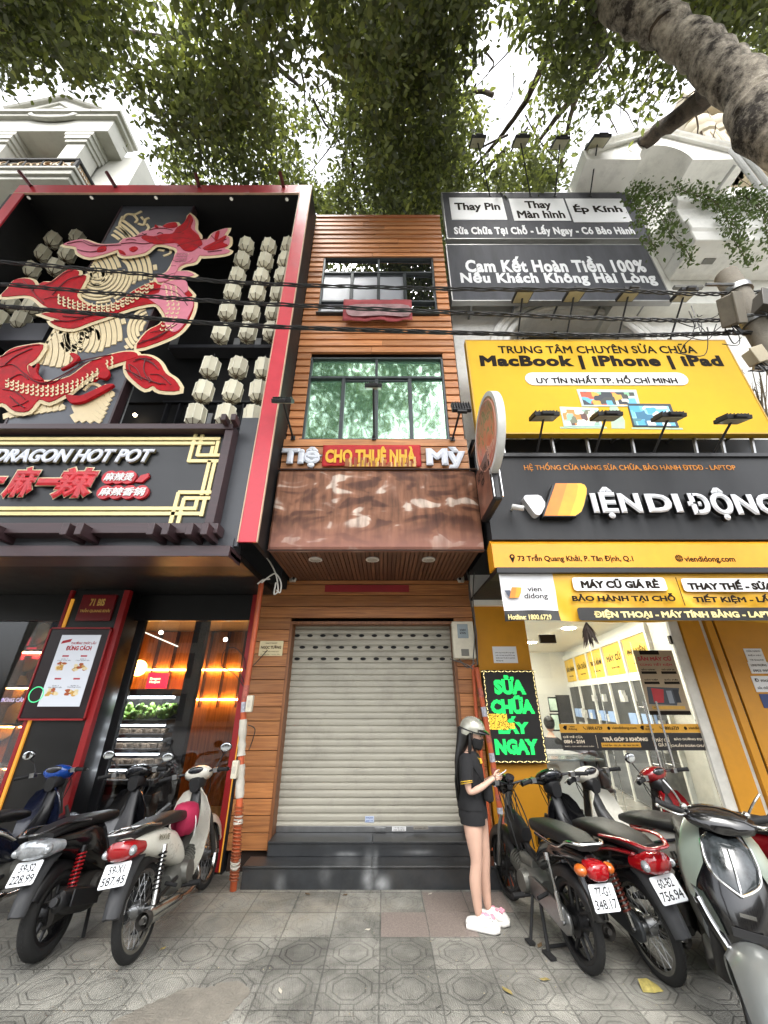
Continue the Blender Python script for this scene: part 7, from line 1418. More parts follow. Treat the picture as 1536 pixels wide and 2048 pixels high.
def wheel(root, x, Rr, w, spoke=True, rimc=None, nm='wheel', y=0):
    RY = Matrix.Rotation(R(90), 3, 'X'); rimr = Rr-w*1.55; c = (x, y, Rr)
    mb = MB(); n = 48; prof = [(-.62, .0), (-.95, .35), (-.8, .8), (-.42, 1.0), (0, 1.06), (.42, 1.0), (.8, .8), (.95, .35), (.62, 0)]; h = Rr-rimr
    mb.loft([[(x+math.cos(2*math.pi*i/n)*(rimr+q*h/1.06), y+p*w, Rr+math.sin(2*math.pi*i/n)*(rimr+q*h/1.06)) for p, q in prof] for i in range(n)], cap=False, closed=True)
    for i in range(n):
        a = 2*math.pi*i/n
        for s_ in (-1, 1): mb.obox((x+math.cos(a)*Rr*.992, y+s_*w*.18, Rr+math.sin(a)*Rr*.992), (.010, w*.3, .001), Euler((0, -a+math.pi/2, s_*.5)).to_matrix())
    wo = mb.build(nm, TYRE, root, smooth=60)
    mb = MB(); mb.lathe([(rimr-.018, -w*.62), (rimr+.008, -w*.68), (rimr+.004, -w*.5), (rimr-.02, -w*.3), (rimr-.02, w*.3), (rimr+.004, w*.5), (rimr+.008, w*.68), (rimr-.018, w*.62), (rimr-.028, .0)], c, RY, n=48, cap=False); mb.build('rim', rimc or CHROMED, wo)
    mb = MB()
    if spoke:
        for i in range(36):
            a = 2*math.pi*i/36; s_ = 1 if i % 2 else -1; b_ = a+(.5 if (i//2) % 2 else -.5); mb.tube([(x+math.cos(b_)*.045, y+s_*.032, Rr+math.sin(b_)*.045), (x+math.cos(a)*(rimr-.02), y+s_*.006, Rr+math.sin(a)*(rimr-.02))], .0018, 4)
        mb.lathe([(.055, -.03), (.055, .03)], c, RY, n=20); mb.lathe([(.03, -.06), (.03, .06)], c, RY, n=14)
    else:
        for i in range(5):
            a = 2*math.pi*i/5+.3; d = Vector((math.cos(a), 0, math.sin(a))); q = Vector((-d.z, 0, d.x)); C_ = Vector(c)
            for e in (-.11, .11): mb.tube([C_+d*.05+q*e*.3, C_+d*(rimr-.015)+q*e*.38], [.016, .011], 6)
        mb.lathe([(.085, -.035), (.085, .035)], c, RY, n=24); mb.lathe([(.045, -.06), (.045, .06)], c, RY, n=14)
    mb.build('spokes', STEEL if spoke else (rimc or PLB), wo); return wo
def arcfender(root, cx, cz, Ro, w, a0, a1, m_, drop=.03, nm='fender', n=14, th=.006):
    mb = MB(); rings = []
    for i in range(n+1):
        a = R(a0+(a1-a0)*i/n); tp = 1-.25*abs(2*i/n-1)**3; ring = []
        for s_ in range(2):
            rr = Ro-(th if s_ else 0); ps = [(-1, -drop*1.3), (-.92, -.006), (-.5, .012), (0, .016), (.5, .012), (.92, -.006), (1, -drop*1.3)]
            for p, d in (ps if not s_ else ps[::-1]): q = rr+d; ring.append((cx+math.cos(a)*q, p*w*tp, cz+math.sin(a)*q))
        rings.append(ring)
    mb.loft(rings); return mb.build(nm, m_, root, smooth=50)
def shock(root, a, b, sp, body=None, nm='shock_absorber', turns=9, r=.026):
    a, b = Vector(a), Vector(b); d = (b-a); u = d.normalized(); p = u.orthogonal().normalized(); q = u.cross(p); mb = MB(); mb.tube([a, b], .012, 8); mb.tube([a, a+d*.4], .02, 10); mb.tube([b-d*.12, b], .024, 10); s = mb.build(nm, body or CHROMED, root)
    if sp:
        mb = MB(); n = turns*10; mb.tube([a+d*(.22+.66*i/n)+(p*math.cos(i/10*6.283)+q*math.sin(i/10*6.283))*r for i in range(n+1)], .0062, 6); mb.build('spring', sp, s)
def plate(root, pos, tilt, l1, l2, w=.19, h=.14):
    M_ = Matrix.Translation(pos) @ Matrix.Rotation(R(tilt), 4, 'Y') @ Matrix.Rotation(R(-90), 4, 'Z')
    mb = MB(); r_ = .012; pts = []
    for cx, cz, a0 in ((w/2-r_, h/2-r_, 0), (-w/2+r_, h/2-r_, 90), (-w/2+r_, -h/2+r_, 180), (w/2-r_, -h/2+r_, 270)): pts += [(cx+r_*math.cos(R(a0+k*30)), cz+r_*math.sin(R(a0+k*30))) for k in range(4)]
    mb.prism(pts, -.002, .002); mb.v = [tuple(M_ @ Vector(v)) for v in mb.v]; p = mb.build('number_plate', PLATEW, root)
    mb = MB(); put_text(mb, l1, -w*.30, w*.30, h*.04, h*.38, -.0022, depth=.0012, bold=.018, M=M_); put_text(mb, l2, -w*.43, w*.43, -h*.40, -h*.05, -.0022, depth=.0012, bold=.018, M=M_); mb.build('lettering', PLATEK, p, smooth=0)
    mb = MB(); mb.prism([(q[0]*1.03, q[1]*1.04) for q in pts], .0025, .006); mb.v = [tuple(M_ @ Vector(v)) for v in mb.v]; mb.build('plate_rim', PLB, p)
def mirror(root, base, tip, s, m_=None, r=.055):
    mb = MB(); b, t = Vector(base), Vector(tip); mb.tube(spline3([b, b.lerp(t, .5)+Vector((.03, 0, .02)), t], 6), .006, 6); d = (t-b).normalized(); mo = mb.build('mirror', BLACK, root)
    mb = MB(); mb.ell(t+Vector((.012, 0, .03)), .022, r*1.15, r*.85); mb.build('shell', m_ or GLB, mo); mb = MB(); mb.ell(t+Vector((-.010, 0, .03)), .004, r*1.02, r*.74); mb.build('glass', MIRG, mo)
def handlebars(root, x, z, w, cover, dash=DASH, mirrors=True, rnd=False, back=.10, mir=None, mskip=()):
    mb = MB(); mb.tube(spline3([(x-back, w, z+.02), (x-back*.4, w*.55, z+.03), (x, 0, z), (x-back*.4, -w*.55, z+.03), (x-back, -w, z+.02)], 6), .011, 8); hb = mb.build('handlebar', BLACK, root)
    for s_ in (-1, 1):
        g = MB(); a = Vector((x-back*.72, s_*w*.76, z+.025)); b = Vector((x-back*1.12, s_*w*1.12, z+.018)); g.tube([a, b], .0175, 12); g.tube([a, a.lerp(b, .06)], .024, 12); g.tube([b.lerp(a, .05), b], .021, 12)
        for k in range(6): g.tube([a.lerp(b, .15+k*.12), a.lerp(b, .2+k*.12)], .0185, 12)
        g.build('grip', BLACKM, hb)
        g = MB(); g.tube(spline3([a+Vector((.03, -s_*.03, .0)), a+Vector((.065, s_*.01, -.005)), b+Vector((.055, 0, -.008))], 6), [.008]*12+[.006], 6); g.obox(a+Vector((.01, -s_*.03, 0)), (.05, .05, .04)); g.build('brake_lever', STEEL, hb)
    if not rnd:
        mb = MB(); mb.loft([[(x+dx+.03*math.cos(k*math.pi/8)*sx, sy*math.cos(k*math.pi/8+math.pi/2), z+dz+sz*math.sin(k*math.pi/8+math.pi/2)) for k in range(16)] for dx, sx, sy, sz, dz in ((-.075, 0, .07, .035, .035), (-.06, 0, .115, .055, .03), (0, 0, .15, .075, .015), (.07, 0, .13, .07, .0), (.12, 0, .09, .055, -.01), (.145, 0, .05, .03, -.015))]); mb.build('handlebar_cover', cover, hb, smooth=60)
        mb = MB(); mb.ell((x-.062, 0, z+.05), .03, .085, .038, (0, R(-35), 0)); mb.build('instrument', dash, hb); mb = MB(); mb.ell((x+.125, 0, z-.008), .03, .075, .048); mb.build('headlight', LENS, hb)
        mb = MB(); mb.body([(x-.09, z-.08, .05, .06), (x-.04, z-.06, .08, .07), (x+.03, z-.07, .08, .06)], 12); mb.build('under_cover', PLB, hb)
    else:
        mb = MB(); mb.lathe([(.03, -.13), (.075, -.08), (.088, -.02), (.09, 0)], (x+.12, 0, z-.02), (0, R(90), 0), n=22); mb.build('headlamp_shell', GLB, hb); mb = MB(); mb.ell((x+.12, 0, z-.02), .02, .085, .085); mb.build('headlight', LENS, hb); mb = MB(); mb.lathe([(.04, -.02), (.045, .02)], (x-.02, 0, z+.05), (0, R(-30), 0), n=16); mb.build('instrument', dash, hb)
    if mirrors:
        for s_ in (-1, 1):
            if s_ in mskip: continue
            mirror(hb, (x-.05, s_*w*.62, z+.03), (x-.06, s_*(w*.98), z+.19), s_, mir)
    return hb
def sidecover(mb, secs): mb.body(secs, 18, 2.8)
def bike(lab, loc, heading, lean, kind='wave', main=WPAINT, accent=None, plate_=None, cover=None, mirrors=True, springs='black', steer=0, group='motorbikes parked at the shop fronts', rack=True, tail=TAILR, mskip=(), word=None):
    cover = cover or main; t = thing('motorbike', lab, 'motorbike', (loc[0], loc[1], 0), (0, 0, 0), group); t.rotation_euler = (Matrix.Rotation(R(heading), 3, 'Z') @ Matrix.Rotation(R(-lean), 3, 'X')).to_euler()
    sc = kind == 'scooter'; cub = kind == 'cub'
    Rw, w = (.262, .052) if sc else ((.265, .032) if cub else (.285, .034)); L = 1.26 if sc else (1.12 if cub else 1.22)
    rw = wheel(t, 0, Rw, w, spoke=not (sc or cub), rimc=PLB if (sc or cub) else None, nm='rear_wheel'); fw = wheel(t, L, Rw, w*(.88 if sc else .9), spoke=not (sc or cub), rimc=PLB if (sc or cub) else None, nm='front_wheel')
    hx, hz = L-.27, (1.02 if not cub else .97)
    # fork, steering stem
    mb = MB()
    for s_ in (-1, 1): mb.tube([(L, s_*.075, Rw), (L-.09, s_*.075, Rw+.32), (L-.12, s_*.055, Rw+.42)], [.02, .02, .017], 10); mb.tube([(L+.005, s_*.075, Rw+.0), (L-.05, s_*.075, Rw+.18)], .026, 10)
    mb.tube([(L-.13, 0, Rw+.36), (hx+.02, 0, hz)], .035, 10); mb.build('fork', STEEL if cub else ENGD, t)
    arcfender(t, L, Rw, Rw+.035, .058, 8, 172 if not cub else 165, (PLB if cub else main), .05, 'front_fender')
    # engine and swing arm
    if not sc:
        mb = MB(); mb.body([(.38, .30, .06, .07), (.46, .31, .105, .105), (.62, .32, .11, .11), (.70, .33, .075, .085)], 16); mb.tube([(.68, 0, .34), (.88, 0, .40)], [.07, .062], 14)
        for k in range(6): mb.tube([(.71+k*.026, 0, .349+k*.0075), (.72+k*.026, 0, .352+k*.0075)], .082, 16)
        mb.lathe([(.085, -.02), (.075, .035)], (.56, .105, .32), (R(-90), 0, 0), n=22); mb.lathe([(.09, -.02), (.08, .035)], (.55, -.105, .33), (R(90), 0, 0), n=22); mb.build('engine', ENG, t)
        mb = MB()
        for s_ in (-1, 1): mb.tube([(.42, s_*.085, .33), (0, s_*.085, Rw)], .016, 8)
        mb.tube([(.95, 0, .80), (.62, 0, .52), (.40, 0, .46), (.1, 0, .62), (-.2, 0, .66)], .028, 8); mb.build('frame', PLB, t)
        mb = MB(); cc = [(.50, .37), (.42, .39), (.0, Rw+.085), (-.06, Rw+.05), (-.075, Rw), (-.06, Rw-.05), (0, Rw-.075), (.42, .26), (.50, .28)]; mb.add([(x, y, z) for y in (.078, .108) for x, z in cc], [list(range(9)), list(range(17, 8, -1))]+[(i, (i+1) % 9, (i+1) % 9+9, i+9) for i in range(9)]); ch = mb.build('chain_case', ALU if not cub else STEEL, t, bevel=.008)
        mb = MB(); mb.tube(spline3([(.84, -.05, .36), (.80, -.11, .22), (.62, -.12, .17), (.42, -.125, .19)], 6), .018, 10); mb.build('exhaust_pipe', CHROMED, t)
        mb = MB(); mb.lathe([(.022, 0), (.044, .08), (.048, .2), (.048, .5), (.04, .56), (.024, .58)], (.43, -.13, .19), Matrix.Rotation(R(-83), 3, 'Y') , n=20); ex = mb.build('muffler', CHROMED if not cub else ENGD, t)
        mb = MB(); mb.lathe([(.043, .0), (.05, .01), (.05, .07)], (-.10, -.13, .253), Matrix.Rotation(R(-83), 3, 'Y'), n=20, cap=False); mb.lathe([(.018, .0), (.018, .078)], (-.10, -.13, .253), Matrix.Rotation(R(-83), 3, 'Y'), n=12); mb.build('muffler_cap', ENGD, ex)
        for s_ in (-1, 1): shock(t, (.0, s_*.115, Rw+.01), (.10, s_*.12, .64), None if cub else SPR[springs], CHROMED if not cub else CHROME, r=.027)
        mb = MB(); mb.tube([(.52, -.22, .24), (.52, .22, .24)], .012, 8); 
        for s_ in (-1, 1): mb.tube([(.52, s_*.15, .245), (.52, s_*.25, .245)], .02, 8); mb.tube([(.2, s_*.1, .36), (.18, s_*.2, .34)], .014, 8)
        mb.tube(spline3([(.60, .12, .28), (.72, .15, .2), (.80, .16, .20)], 4), .009, 6); mb.build('foot_peg', BLACKM, t)
        mb = MB(); mb.tube([(.46, .10, .26), (.40, .20, .0 if not lean else .035)], .013, 8); mb.obox((.385, .21, .015 if not lean else .04), (.08, .05, .012)); 
        if cub: mb.tube([(.36, -.09, .24), (.24, -.14, .012)], .014, 8); mb.tube([(.36, .09, .24), (.24, .14, .012)], .014, 8); mb.tube([(.26, -.14, .03), (.26, .14, .03)], .012, 8); mb.obox((.2, .16, .012), (.12, .05, .014))
        mb.build('stand', BLACKM, t)
    else:
        mb = MB(); mb.body([(-.06, Rw, .08, .08), (.1, Rw+.02, .10, .10), (.36, .30, .11, .10), (.5, .32, .08, .08)], 14); mb.lathe([(.08, 0), (.075, .05)], (.34, -.11, .3), (R(90), 0, 0), n=20); mb.build('engine', ENGD, t)
        mb = MB(); mb.lathe([(.03, 0), (.06, .05), (.072, .14), (.07, .38), (.058, .46), (.035, .48)], (.26, -.17, .24), Matrix.Rotation(R(-74), 3, 'Y') @ Matrix.Diagonal((1.1, .85, 1)), n=20); ex = mb.build('muffler', PLB, t)
        mb = MB(); mb.lathe([(.026, 0), (.03, .02)], (-.215, -.17, .375), Matrix.Rotation(R(-74), 3, 'Y'), n=14); mb.obox((.02, -.245, .32), (.34, .012, .10), (0, R(16), 0)); mb.build('heat_shield', BLACK, ex, bevel=.004)
        for s_ in (-1, 1): shock(t, (-.02, s_*.13, Rw+.05), (.06, s_*.14, .64), SPR[springs], PLB, r=.03)
        mb = MB(); mb.tube([(.34, -.10, .22), (.22, -.15, .012)], .014, 8); mb.tube([(.34, .10, .22), (.22, .15, .012)], .014, 8); mb.build('stand', BLACKM, t)
    # body, seat, tail
    if cub:
        mb = MB(); mb.body([(-.30, .70, .05, .03), (-.15, .70, .075, .05), (.1, .66, .085, .07), (.3, .58, .07, .09), (.42, .5, .045, .06)], 14); mb.build('side_cover', main, t, smooth=60)
        mb = MB(); mb.body([(-.30, .775, .09, .028), (-.15, .785, .125, .045), (.1, .78, .13, .05), (.32, .765, .115, .048), (.44, .755, .06, .03)], 18, 3); mb.build('seat', SEATM, t, smooth=60)
        mb = MB(); mb.tube(spline3([(.2, .14, .74), (-.1, .145, .735), (-.24, .14, .79), (-.34, .09, .80), (-.35, 0, .80), (-.34, -.09, .80), (-.24, -.14, .79), (-.1, -.145, .735), (.2, -.14, .74)], 5), .011, 8); mb.build('grab_rail', CHROME, t)
        mb = MB(); mb.body([(.62, .62, .05, .05), (.74, .60, .07, .13), (.86, .62, .065, .14), (.94, .70, .04, .08)], 14); mb.build('front_cover', PLB, t); mb = MB(); mb.body([(.50, .43, .05, .05), (.62, .44, .07, .06), (.72, .44, .05, .05)], 12); mb.build('carburettor', ENG, t)
        mb = MB()
        for k in range(5): mb.tube(spline3([(.9, .03*(k-2), .92), (.78, .05*(k-2), .7+.02*k), (.66, .04*(k-2), .5)], 5), .006, 5)
        mb.build('control_cable', BLACKM, t)
    else:
        W_ = 1.22 if sc else 1.0
        mb = MB(); mb.body([(-.34, .755, .04*W_, .025), (-.24, .74, .085*W_, .055), (-.05, .70, .115*W_, .085), (.16, .65, .125*W_, .115 if not sc else .16), (.36, .57, .115*W_, .12 if not sc else .18), (.52, .48 if not sc else .42, .085*W_, .10), (.60, .44 if not sc else .36, .06*W_, .06)], 20, 2.8); bd_ = mb.build('side_cover', main, t, smooth=60)
        if accent:
            mb = MB()
            for s_ in (-1, 1): mb.tube(spline3([(-.22, s_*.10*W_, .765), (.0, s_*.128*W_, .74), (.25, s_*.132*W_, .66), (.42, s_*.115*W_, .58)], 6), [.022]*12+[.016]*7, 8, flat=.5)
            mb.build('stripe', accent, bd_)
        if word:
            mb = MB(); M_ = Matrix.Translation((.06, -.137, .70)) @ Matrix.Rotation(R(12), 4, 'Y') ; put_text(mb, word, -.09, .09, -.02, .02, 0, depth=.002, bold=.05, shear=.2, M=M_); mb.build('lettering', mat('worn_decal', '#6f6a58', .5), bd_, smooth=0)
        mb = MB(); sq = [(-.26, .79, .08*W_, .022), (-.12, .805, .115*W_, .036), (.12, .80, .135*W_, .045), (.34, .775 if sc else .785, .13*W_, .05), (.52, .755, .10*W_, .045), (.64, .735, .05*W_, .025)]; mb.body(sq, 20, 3); mb.build('seat', SEATM, t, smooth=60)
        mb = MB(); mb.body([(-.37, .74, .03, .02), (-.35, .735, .08*W_, .058), (-.27, .72, .108*W_, .07), (-.16, .705, .115*W_, .055)], 16, 2.4); tl = mb.build('tail_light', tail, t, smooth=60)
        mb = MB()
        for s_ in (-1, 1): mb.ell((-.30, s_*.085*W_, .72), .055, .03, .032, (0, 0, -s_*.5))
        mb.build('turn_signal', LENS, tl)
        mb = MB()
        if rack:
            for k in (-.06, 0, .06): mb.tube(spline3([(-.05, k*1.5, .83), (-.2, k*1.4, .845), (-.36, k*1.1, .84)], 4), .0065, 6)
            mb.tube([(-.36, -.07, .84), (-.36, .07, .84)], .0065, 6); mb.tube([(-.2, -.085, .845), (-.2, .085, .845)], .0065, 6); mb.tube(spline3([(.02, .12, .80), (-.2, .125, .84), (-.36, .075, .845), (-.385, 0, .845), (-.36, -.075, .845), (-.2, -.125, .84), (.02, -.12, .80)], 5), .009, 8); mb.build('rear_rack', CHROMED, t)
        else:
            mb.tube(spline3([(.06, .15, .81), (-.2, .135, .845), (-.36, .08, .83), (-.39, 0, .83), (-.36, -.08, .83), (-.2, -.135, .845), (.06, -.15, .81)], 5), .017, 8, flat=.6); mb.build('grab_rail', GLB if not accent else accent, t)
        # front: leg shield, tunnel
        mb = MB(); rings = []
        for z_, xo, wd in ((.30, L-.46, .13), (.42, L-.40, .18), (.58, L-.335, .205), (.74, L-.30, .20), (.86, L-.29, .15), (.93, L-.285, .09)):
            ring = []
            for k in range(9): y_ = -1+k/4; ring.append((xo-.10*abs(y_)**1.6+.035*(1-y_*y_), y_*wd, z_-.03*abs(y_)))
            for k in range(8, -1, -1): y_ = -1+k/4; ring.append((xo-.10*abs(y_)**1.6+.02*(1-y_*y_)-.014, y_*wd*.985, z_-.03*abs(y_)))
            rings.append(ring)
        mb.loft(rings); mb.build('leg_shield', main if not sc else cover, t, smooth=60)
        mb = MB(); mb.body([(.56, .50 if not sc else .34, .05 if not sc else .15, .07 if not sc else .05), (.70, .52 if not sc else .30, .05 if not sc else .16, .07 if not sc else .04), (L-.36, .66, .06, .10), (L-.30, .80, .055, .12)], 14); mb.build('inner_panel', PLB, t, smooth=60)
    # rear mudguard and plate
    mb = MB(); zs = [(-.14, .67), (-.22, .64), (-.30, .56), (-.36, .46), (-.395, .38)]
    if cub: zs = [(-.12, .68), (-.26, .62), (-.33, .50), (-.35, .40)]
    rings = []
    for i, (x, z_) in enumerate(zs):
        wd = (.074 if not cub else .07)*(1-.35*(i/len(zs))**2); rings.append([(x-.0+.05*abs(k)**2, k*wd, z_-.02*abs(k)) for k in (-1, -.6, 0, .6, 1)]+[(x+.012+.05*abs(k)**2, k*wd*.95, z_-.012-.02*abs(k)) for k in (1, .6, 0, -.6, -1)])
    mb.loft(rings); mb.build('rear_mudguard', MUD if not cub else GLB, t, smooth=60)
    arcfender(t, 0, Rw, Rw+.04, .06, 40, 150, PLB, .04, 'inner_fender')
    if cub:
        mb = MB(); mb.body([(-.40, .655, .05, .04), (-.385, .655, .075, .05), (-.33, .655, .08, .055), (-.28, .66, .07, .05)], 14, 3); tl = mb.build('tail_light', TAILR, t, smooth=60); mb = MB(); mb.ell((-.32, .11, .655), .05, .04, .035); mb.ell((-.32, -.11, .655), .05, .04, .035); mb.build('turn_signal', TAILO, tl)
    if plate_:
        pp_ = (-.345, 0, .60) if not cub else (-.375, 0, .52); plate(t, pp_, 32 if not cub else 18, *plate_)
    hb = handlebars(t, hx, hz, .32 if not cub else .27, cover, mirrors=mirrors, rnd=cub, mskip=mskip)
    mb = MB()
    for k, (y0, y1) in enumerate(((.22, .03), (-.22, -.03), (.14, .05), (-.12, -.06))): mb.tube(spline3([(hx-.05, y0, hz+.03), (hx+.07, y0*.7, hz+.02-.015*k), (hx+.09, y1*1.6, hz-.12), (hx+.03, y1, hz-.28)], 6), .0045, 5)
    mb.tube([(.42, -.10, .24), (.02, -.10, Rw-.05)], .005, 5); mb.build('control_cable', BLACKM, t)
    mb = MB(); mb.tube([(0, -.125, Rw), (0, .125, Rw)], .011, 8); mb.tube([(L, -.10, Rw), (L, .10, Rw)], .011, 8)
    for x_ in (0, L): mb.tube([(x_, -.13, Rw), (x_, -.115, Rw)], .018, 6); mb.tube([(x_, .115, Rw), (x_, .13, Rw)], .018, 6)
    mb.build('axle', STEEL, t)
    return t
bike('white underbone motorbike with red tail light and plate 59-X1 587.45 nearest the shutter', (-1.86, 4.02), 89, 9, 'wave', WPAINT, None, ('59-X1', '587.45'), springs='black', word='WAVE')
bike('black sports scooter with red shock springs and plate 59-S2 228.99', (-2.56, 4.04), 90, 7, 'scooter', GLB, None, ('59-S2', '228.99'), springs='red', rack=False, tail=LENS, mskip=(-1,))
bike('dark navy motorbike with blue handlebar cover at the left photo edge', (-3.42, 4.05), 90, 7, 'wave', NAVY, WPAINT, ('59-K1', '402.31'), cover=BPAINT, mskip=(-1,))
bike('small black moped with silver chain case and plate 77-G1 348.17', (1.44, 3.9), 101, 0, 'cub', GLB, None, ('77-G1', '348.17'), mirrors=False)
bike('black motorbike with red grab rail and plate 60-B2 756.94', (1.93, 3.79), 98, 6, 'wave', GLB, RPAINT, ('60-B2', '756.94'), springs='rust', rack=False, mirrors=False)
bike('white and black motorbike with chrome rack parked behind the silver scooter', (2.60, 4.05), 110, 7, 'wave', WPAINT, NAVY, None, springs='rust', mirrors=False)
bike('dark red motorbike with one round mirror before the glass doors', (3.28, 4.02), 108, 7, 'wave', RPAINT, None, None, cover=RPAINT, mskip=(-1,))
# ---------------- silver scooter facing the photographer
def silver(lab, loc, heading, lean):
    t = thing('motorbike', lab, 'motorbike', (loc[0], loc[1], 0), 0, 'motorbikes parked at the shop fronts'); t.rotation_euler = (Matrix.Rotation(R(heading), 3, 'Z') @ Matrix.Rotation(R(-lean), 3, 'X')).to_euler()
    L, Rw = 1.30, .262; wheel(t, 0, Rw, .055, False, PLB, 'rear_wheel'); wheel(t, L, Rw, .048, False, PLB, 'front_wheel')
    # long smooth front fender
    mb = MB(); rings = []
    for i in range(15):
        a = R(-8+i*13.5); q = i/14; wd = .125*(1-.5*abs(2*q-1)**2.6)+.012; ro = Rw+.066+.012*math.sin(q*math.pi)
        ring = []
        for k in range(11): y_ = -1+k/5; ring.append((L+math.cos(a)*(ro-.085*abs(y_)**2.4), y_*wd, Rw+math.sin(a)*(ro-.085*abs(y_)**2.4)))
        for k in range(10, -1, -1): y_ = -1+k/5; ring.append((L+math.cos(a)*(ro-.012-.08*abs(y_)**2.4), y_*wd*.93, Rw+math.sin(a)*(ro-.012-.08*abs(y_)**2.4)))
        rings.append(ring)
    mb.loft(rings); mb.build('front_fender', SILV, t, smooth=60)
    mb = MB()
    for s_ in (-1, 1): mb.tube([(L, s_*.085, Rw), (L-.09, s_*.085, Rw+.24)], .024, 12)
    mb.tube([(L-.2, 0, .5), (L-.32, 0, 1.0)], .03, 10); mb.build('fork', PLB, t)
    # apron: black mask with sage cheeks and clear lens
    def apron(z_, xo, wd, d=.0, bul=.10, y0=-1, y1=1, n=12, th=.02):
        o = []
        for k in range(n+1): y_ = y0+(y1-y0)*k/n; o.append((xo+d-bul*2.0*abs(y_)**2.2, y_*wd, z_+.03*abs(y_)))
        for k in range(n, -1, -1): y_ = y0+(y1-y0)*k/n; o.append((xo+d-th-bul*2.0*abs(y_)**2.2, y_*wd, z_+.03*abs(y_)))
        return o
    S = [(.40, 1.20, .10), (.52, 1.225, .165), (.64, 1.22, .21), (.74, 1.19, .228), (.84, 1.145, .218), (.93, 1.085, .185), (1.0, 1.01, .14), (1.05, .95, .08)]
    mb = MB(); mb.loft([apron(*q) for q in S]); mb.build('apron', GLB, t, smooth=60)
    for s_, mm in ((-1, SAGE), (1, SAGE)):
        mb = MB(); mb.loft([apron(z_, xo, wd, .012, .10, s_*a, s_*b, 8, .014) for (z_, xo, wd), a, b in zip(S[2:], (.96, .80, .62, .66, .72, .84), (1.03, 1.04, 1.05, 1.06, 1.06, 1.05))]); mb.build('side_panel', mm, t, smooth=60)
    mb = MB(); mb.loft([apron(z_, xo, wd, .010, .10, -b, b, 12, .012) for (z_, xo, wd), b in zip([(.775, 1.176, .225), (.81, 1.16, .222), (.87, 1.128, .208), (.94, 1.075, .18), (.985, 1.028, .15)], (.05, .46, .60, .66, .50))]); mb.build('headlight', mat('smoked_lens', '#2f3335', .12, .1, coat=.25, var=.7, scale=14), t, smooth=60)
    mb = MB()
    def ap(z_, y_, d=.02):
        for i in range(len(S)-1):
            if S[i][0] <= z_ <= S[i+1][0]: f = (z_-S[i][0])/(S[i+1][0]-S[i][0]); xo = S[i][1]+(S[i+1][1]-S[i][1])*f; wd = S[i][2]+(S[i+1][2]-S[i][2])*f; return Vector((xo+d-.2*abs(y_)**2.2, y_*wd, z_+.03*abs(y_)))
    for s_ in (-1, 1): mb.tube(spline3([ap(.77, 0), ap(.79, s_*.26), ap(.815, s_*.48), ap(.87, s_*.60), ap(.94, s_*.66)], 5), .007, 8)
    mb.tube(spline3([ap(.77, 0), ap(.83, 0), ap(.95, 0)], 5), .006, 8)
    for s_ in (-1, 1): mb.tube(spline3([ap(.66, s_*.88), ap(.58, s_*.8), ap(.50, s_*.62)], 5), .009, 8); mb.ell(ap(.5, s_*.5, .03), .012, .016, .016)
    mb.build('chrome_trim', CHROME, t)
    mb = MB(); 
    for s_ in (-1, 1): mb.loft([apron(z_, xo, wd, .012, .10, s_*a, s_*(a+.22), 4, .012) for (z_, xo, wd), a in zip([(.56, 1.224, .178), (.63, 1.221, .207), (.70, 1.204, .221)], (.55, .60, .74))])
    mb.build('turn_signal', mat('signal_dark', '#3c443f', .08, coat=1), t, smooth=60)
    mb = MB(); mb.obox((1.232, 0, .62), (.012, .16, .035), (0, R(-5), 0)); mb.obox((1.236, 0, .55), (.012, .12, .02)); mb.build('horn_grille', BLACKM, t); mb = MB(); mb.obox((1.236, .0, .70), (.008, .07, .016), (0, R(-12), 0)); mb.build('emblem', CHROMED, t)
    # rest of the body
    mb = MB(); mb.body([(-.36, .78, .05, .03), (-.2, .74, .12, .08), (.1, .62, .16, .18), (.4, .52, .16, .20), (.56, .42, .12, .12)], 20, 2.8); mb.build('side_cover', SILV, t, smooth=60); mb = MB(); mb.body([(-.3, .82, .09, .03), (0, .83, .15, .05), (.3, .80, .155, .055), (.55, .78, .09, .04)], 18, 3); mb.build('seat', SEATM, t, smooth=60)
    mb = MB(); mb.body([(.5, .30, .14, .05), (.75, .28, .16, .045), (.95, .34, .15, .06), (1.02, .52, .16, .10), (1.0, .8, .15, .12), (.95, .95, .08, .05)], 16); mb.build('floorboard', PLB, t, smooth=60); mb = MB(); mb.body([(-.42, .70, .03, .02), (-.36, .72, .09, .05), (-.25, .72, .11, .05)], 14); mb.build('tail_light', TAILR, t)
    mb = MB(); mb.body([(-.1, Rw, .09, .09), (.3, .3, .12, .11), (.5, .33, .08, .08)], 12); mb.build('engine', ENGD, t); mb = MB(); mb.lathe([(.03, 0), (.07, .1), (.07, .4), (.04, .48)], (.26, -.17, .24), Matrix.Rotation(R(-76), 3, 'Y'), n=18); mb.build('muffler', PLB, t)
    mb = MB(); x, z = .95, 1.06; mb.loft([[(x+dx, sy*math.cos(k*math.pi/8), z+dz+sz*math.sin(k*math.pi/8)) for k in range(16)] for dx, sy, sz, dz in ((-.08, .06, .03, .02), (-.05, .15, .055, .02), (0, .2, .06, .01), (.06, .17, .05, -.01), (.10, .08, .03, -.02))]); mb.build('handlebar_cover', GLB, t, smooth=60)
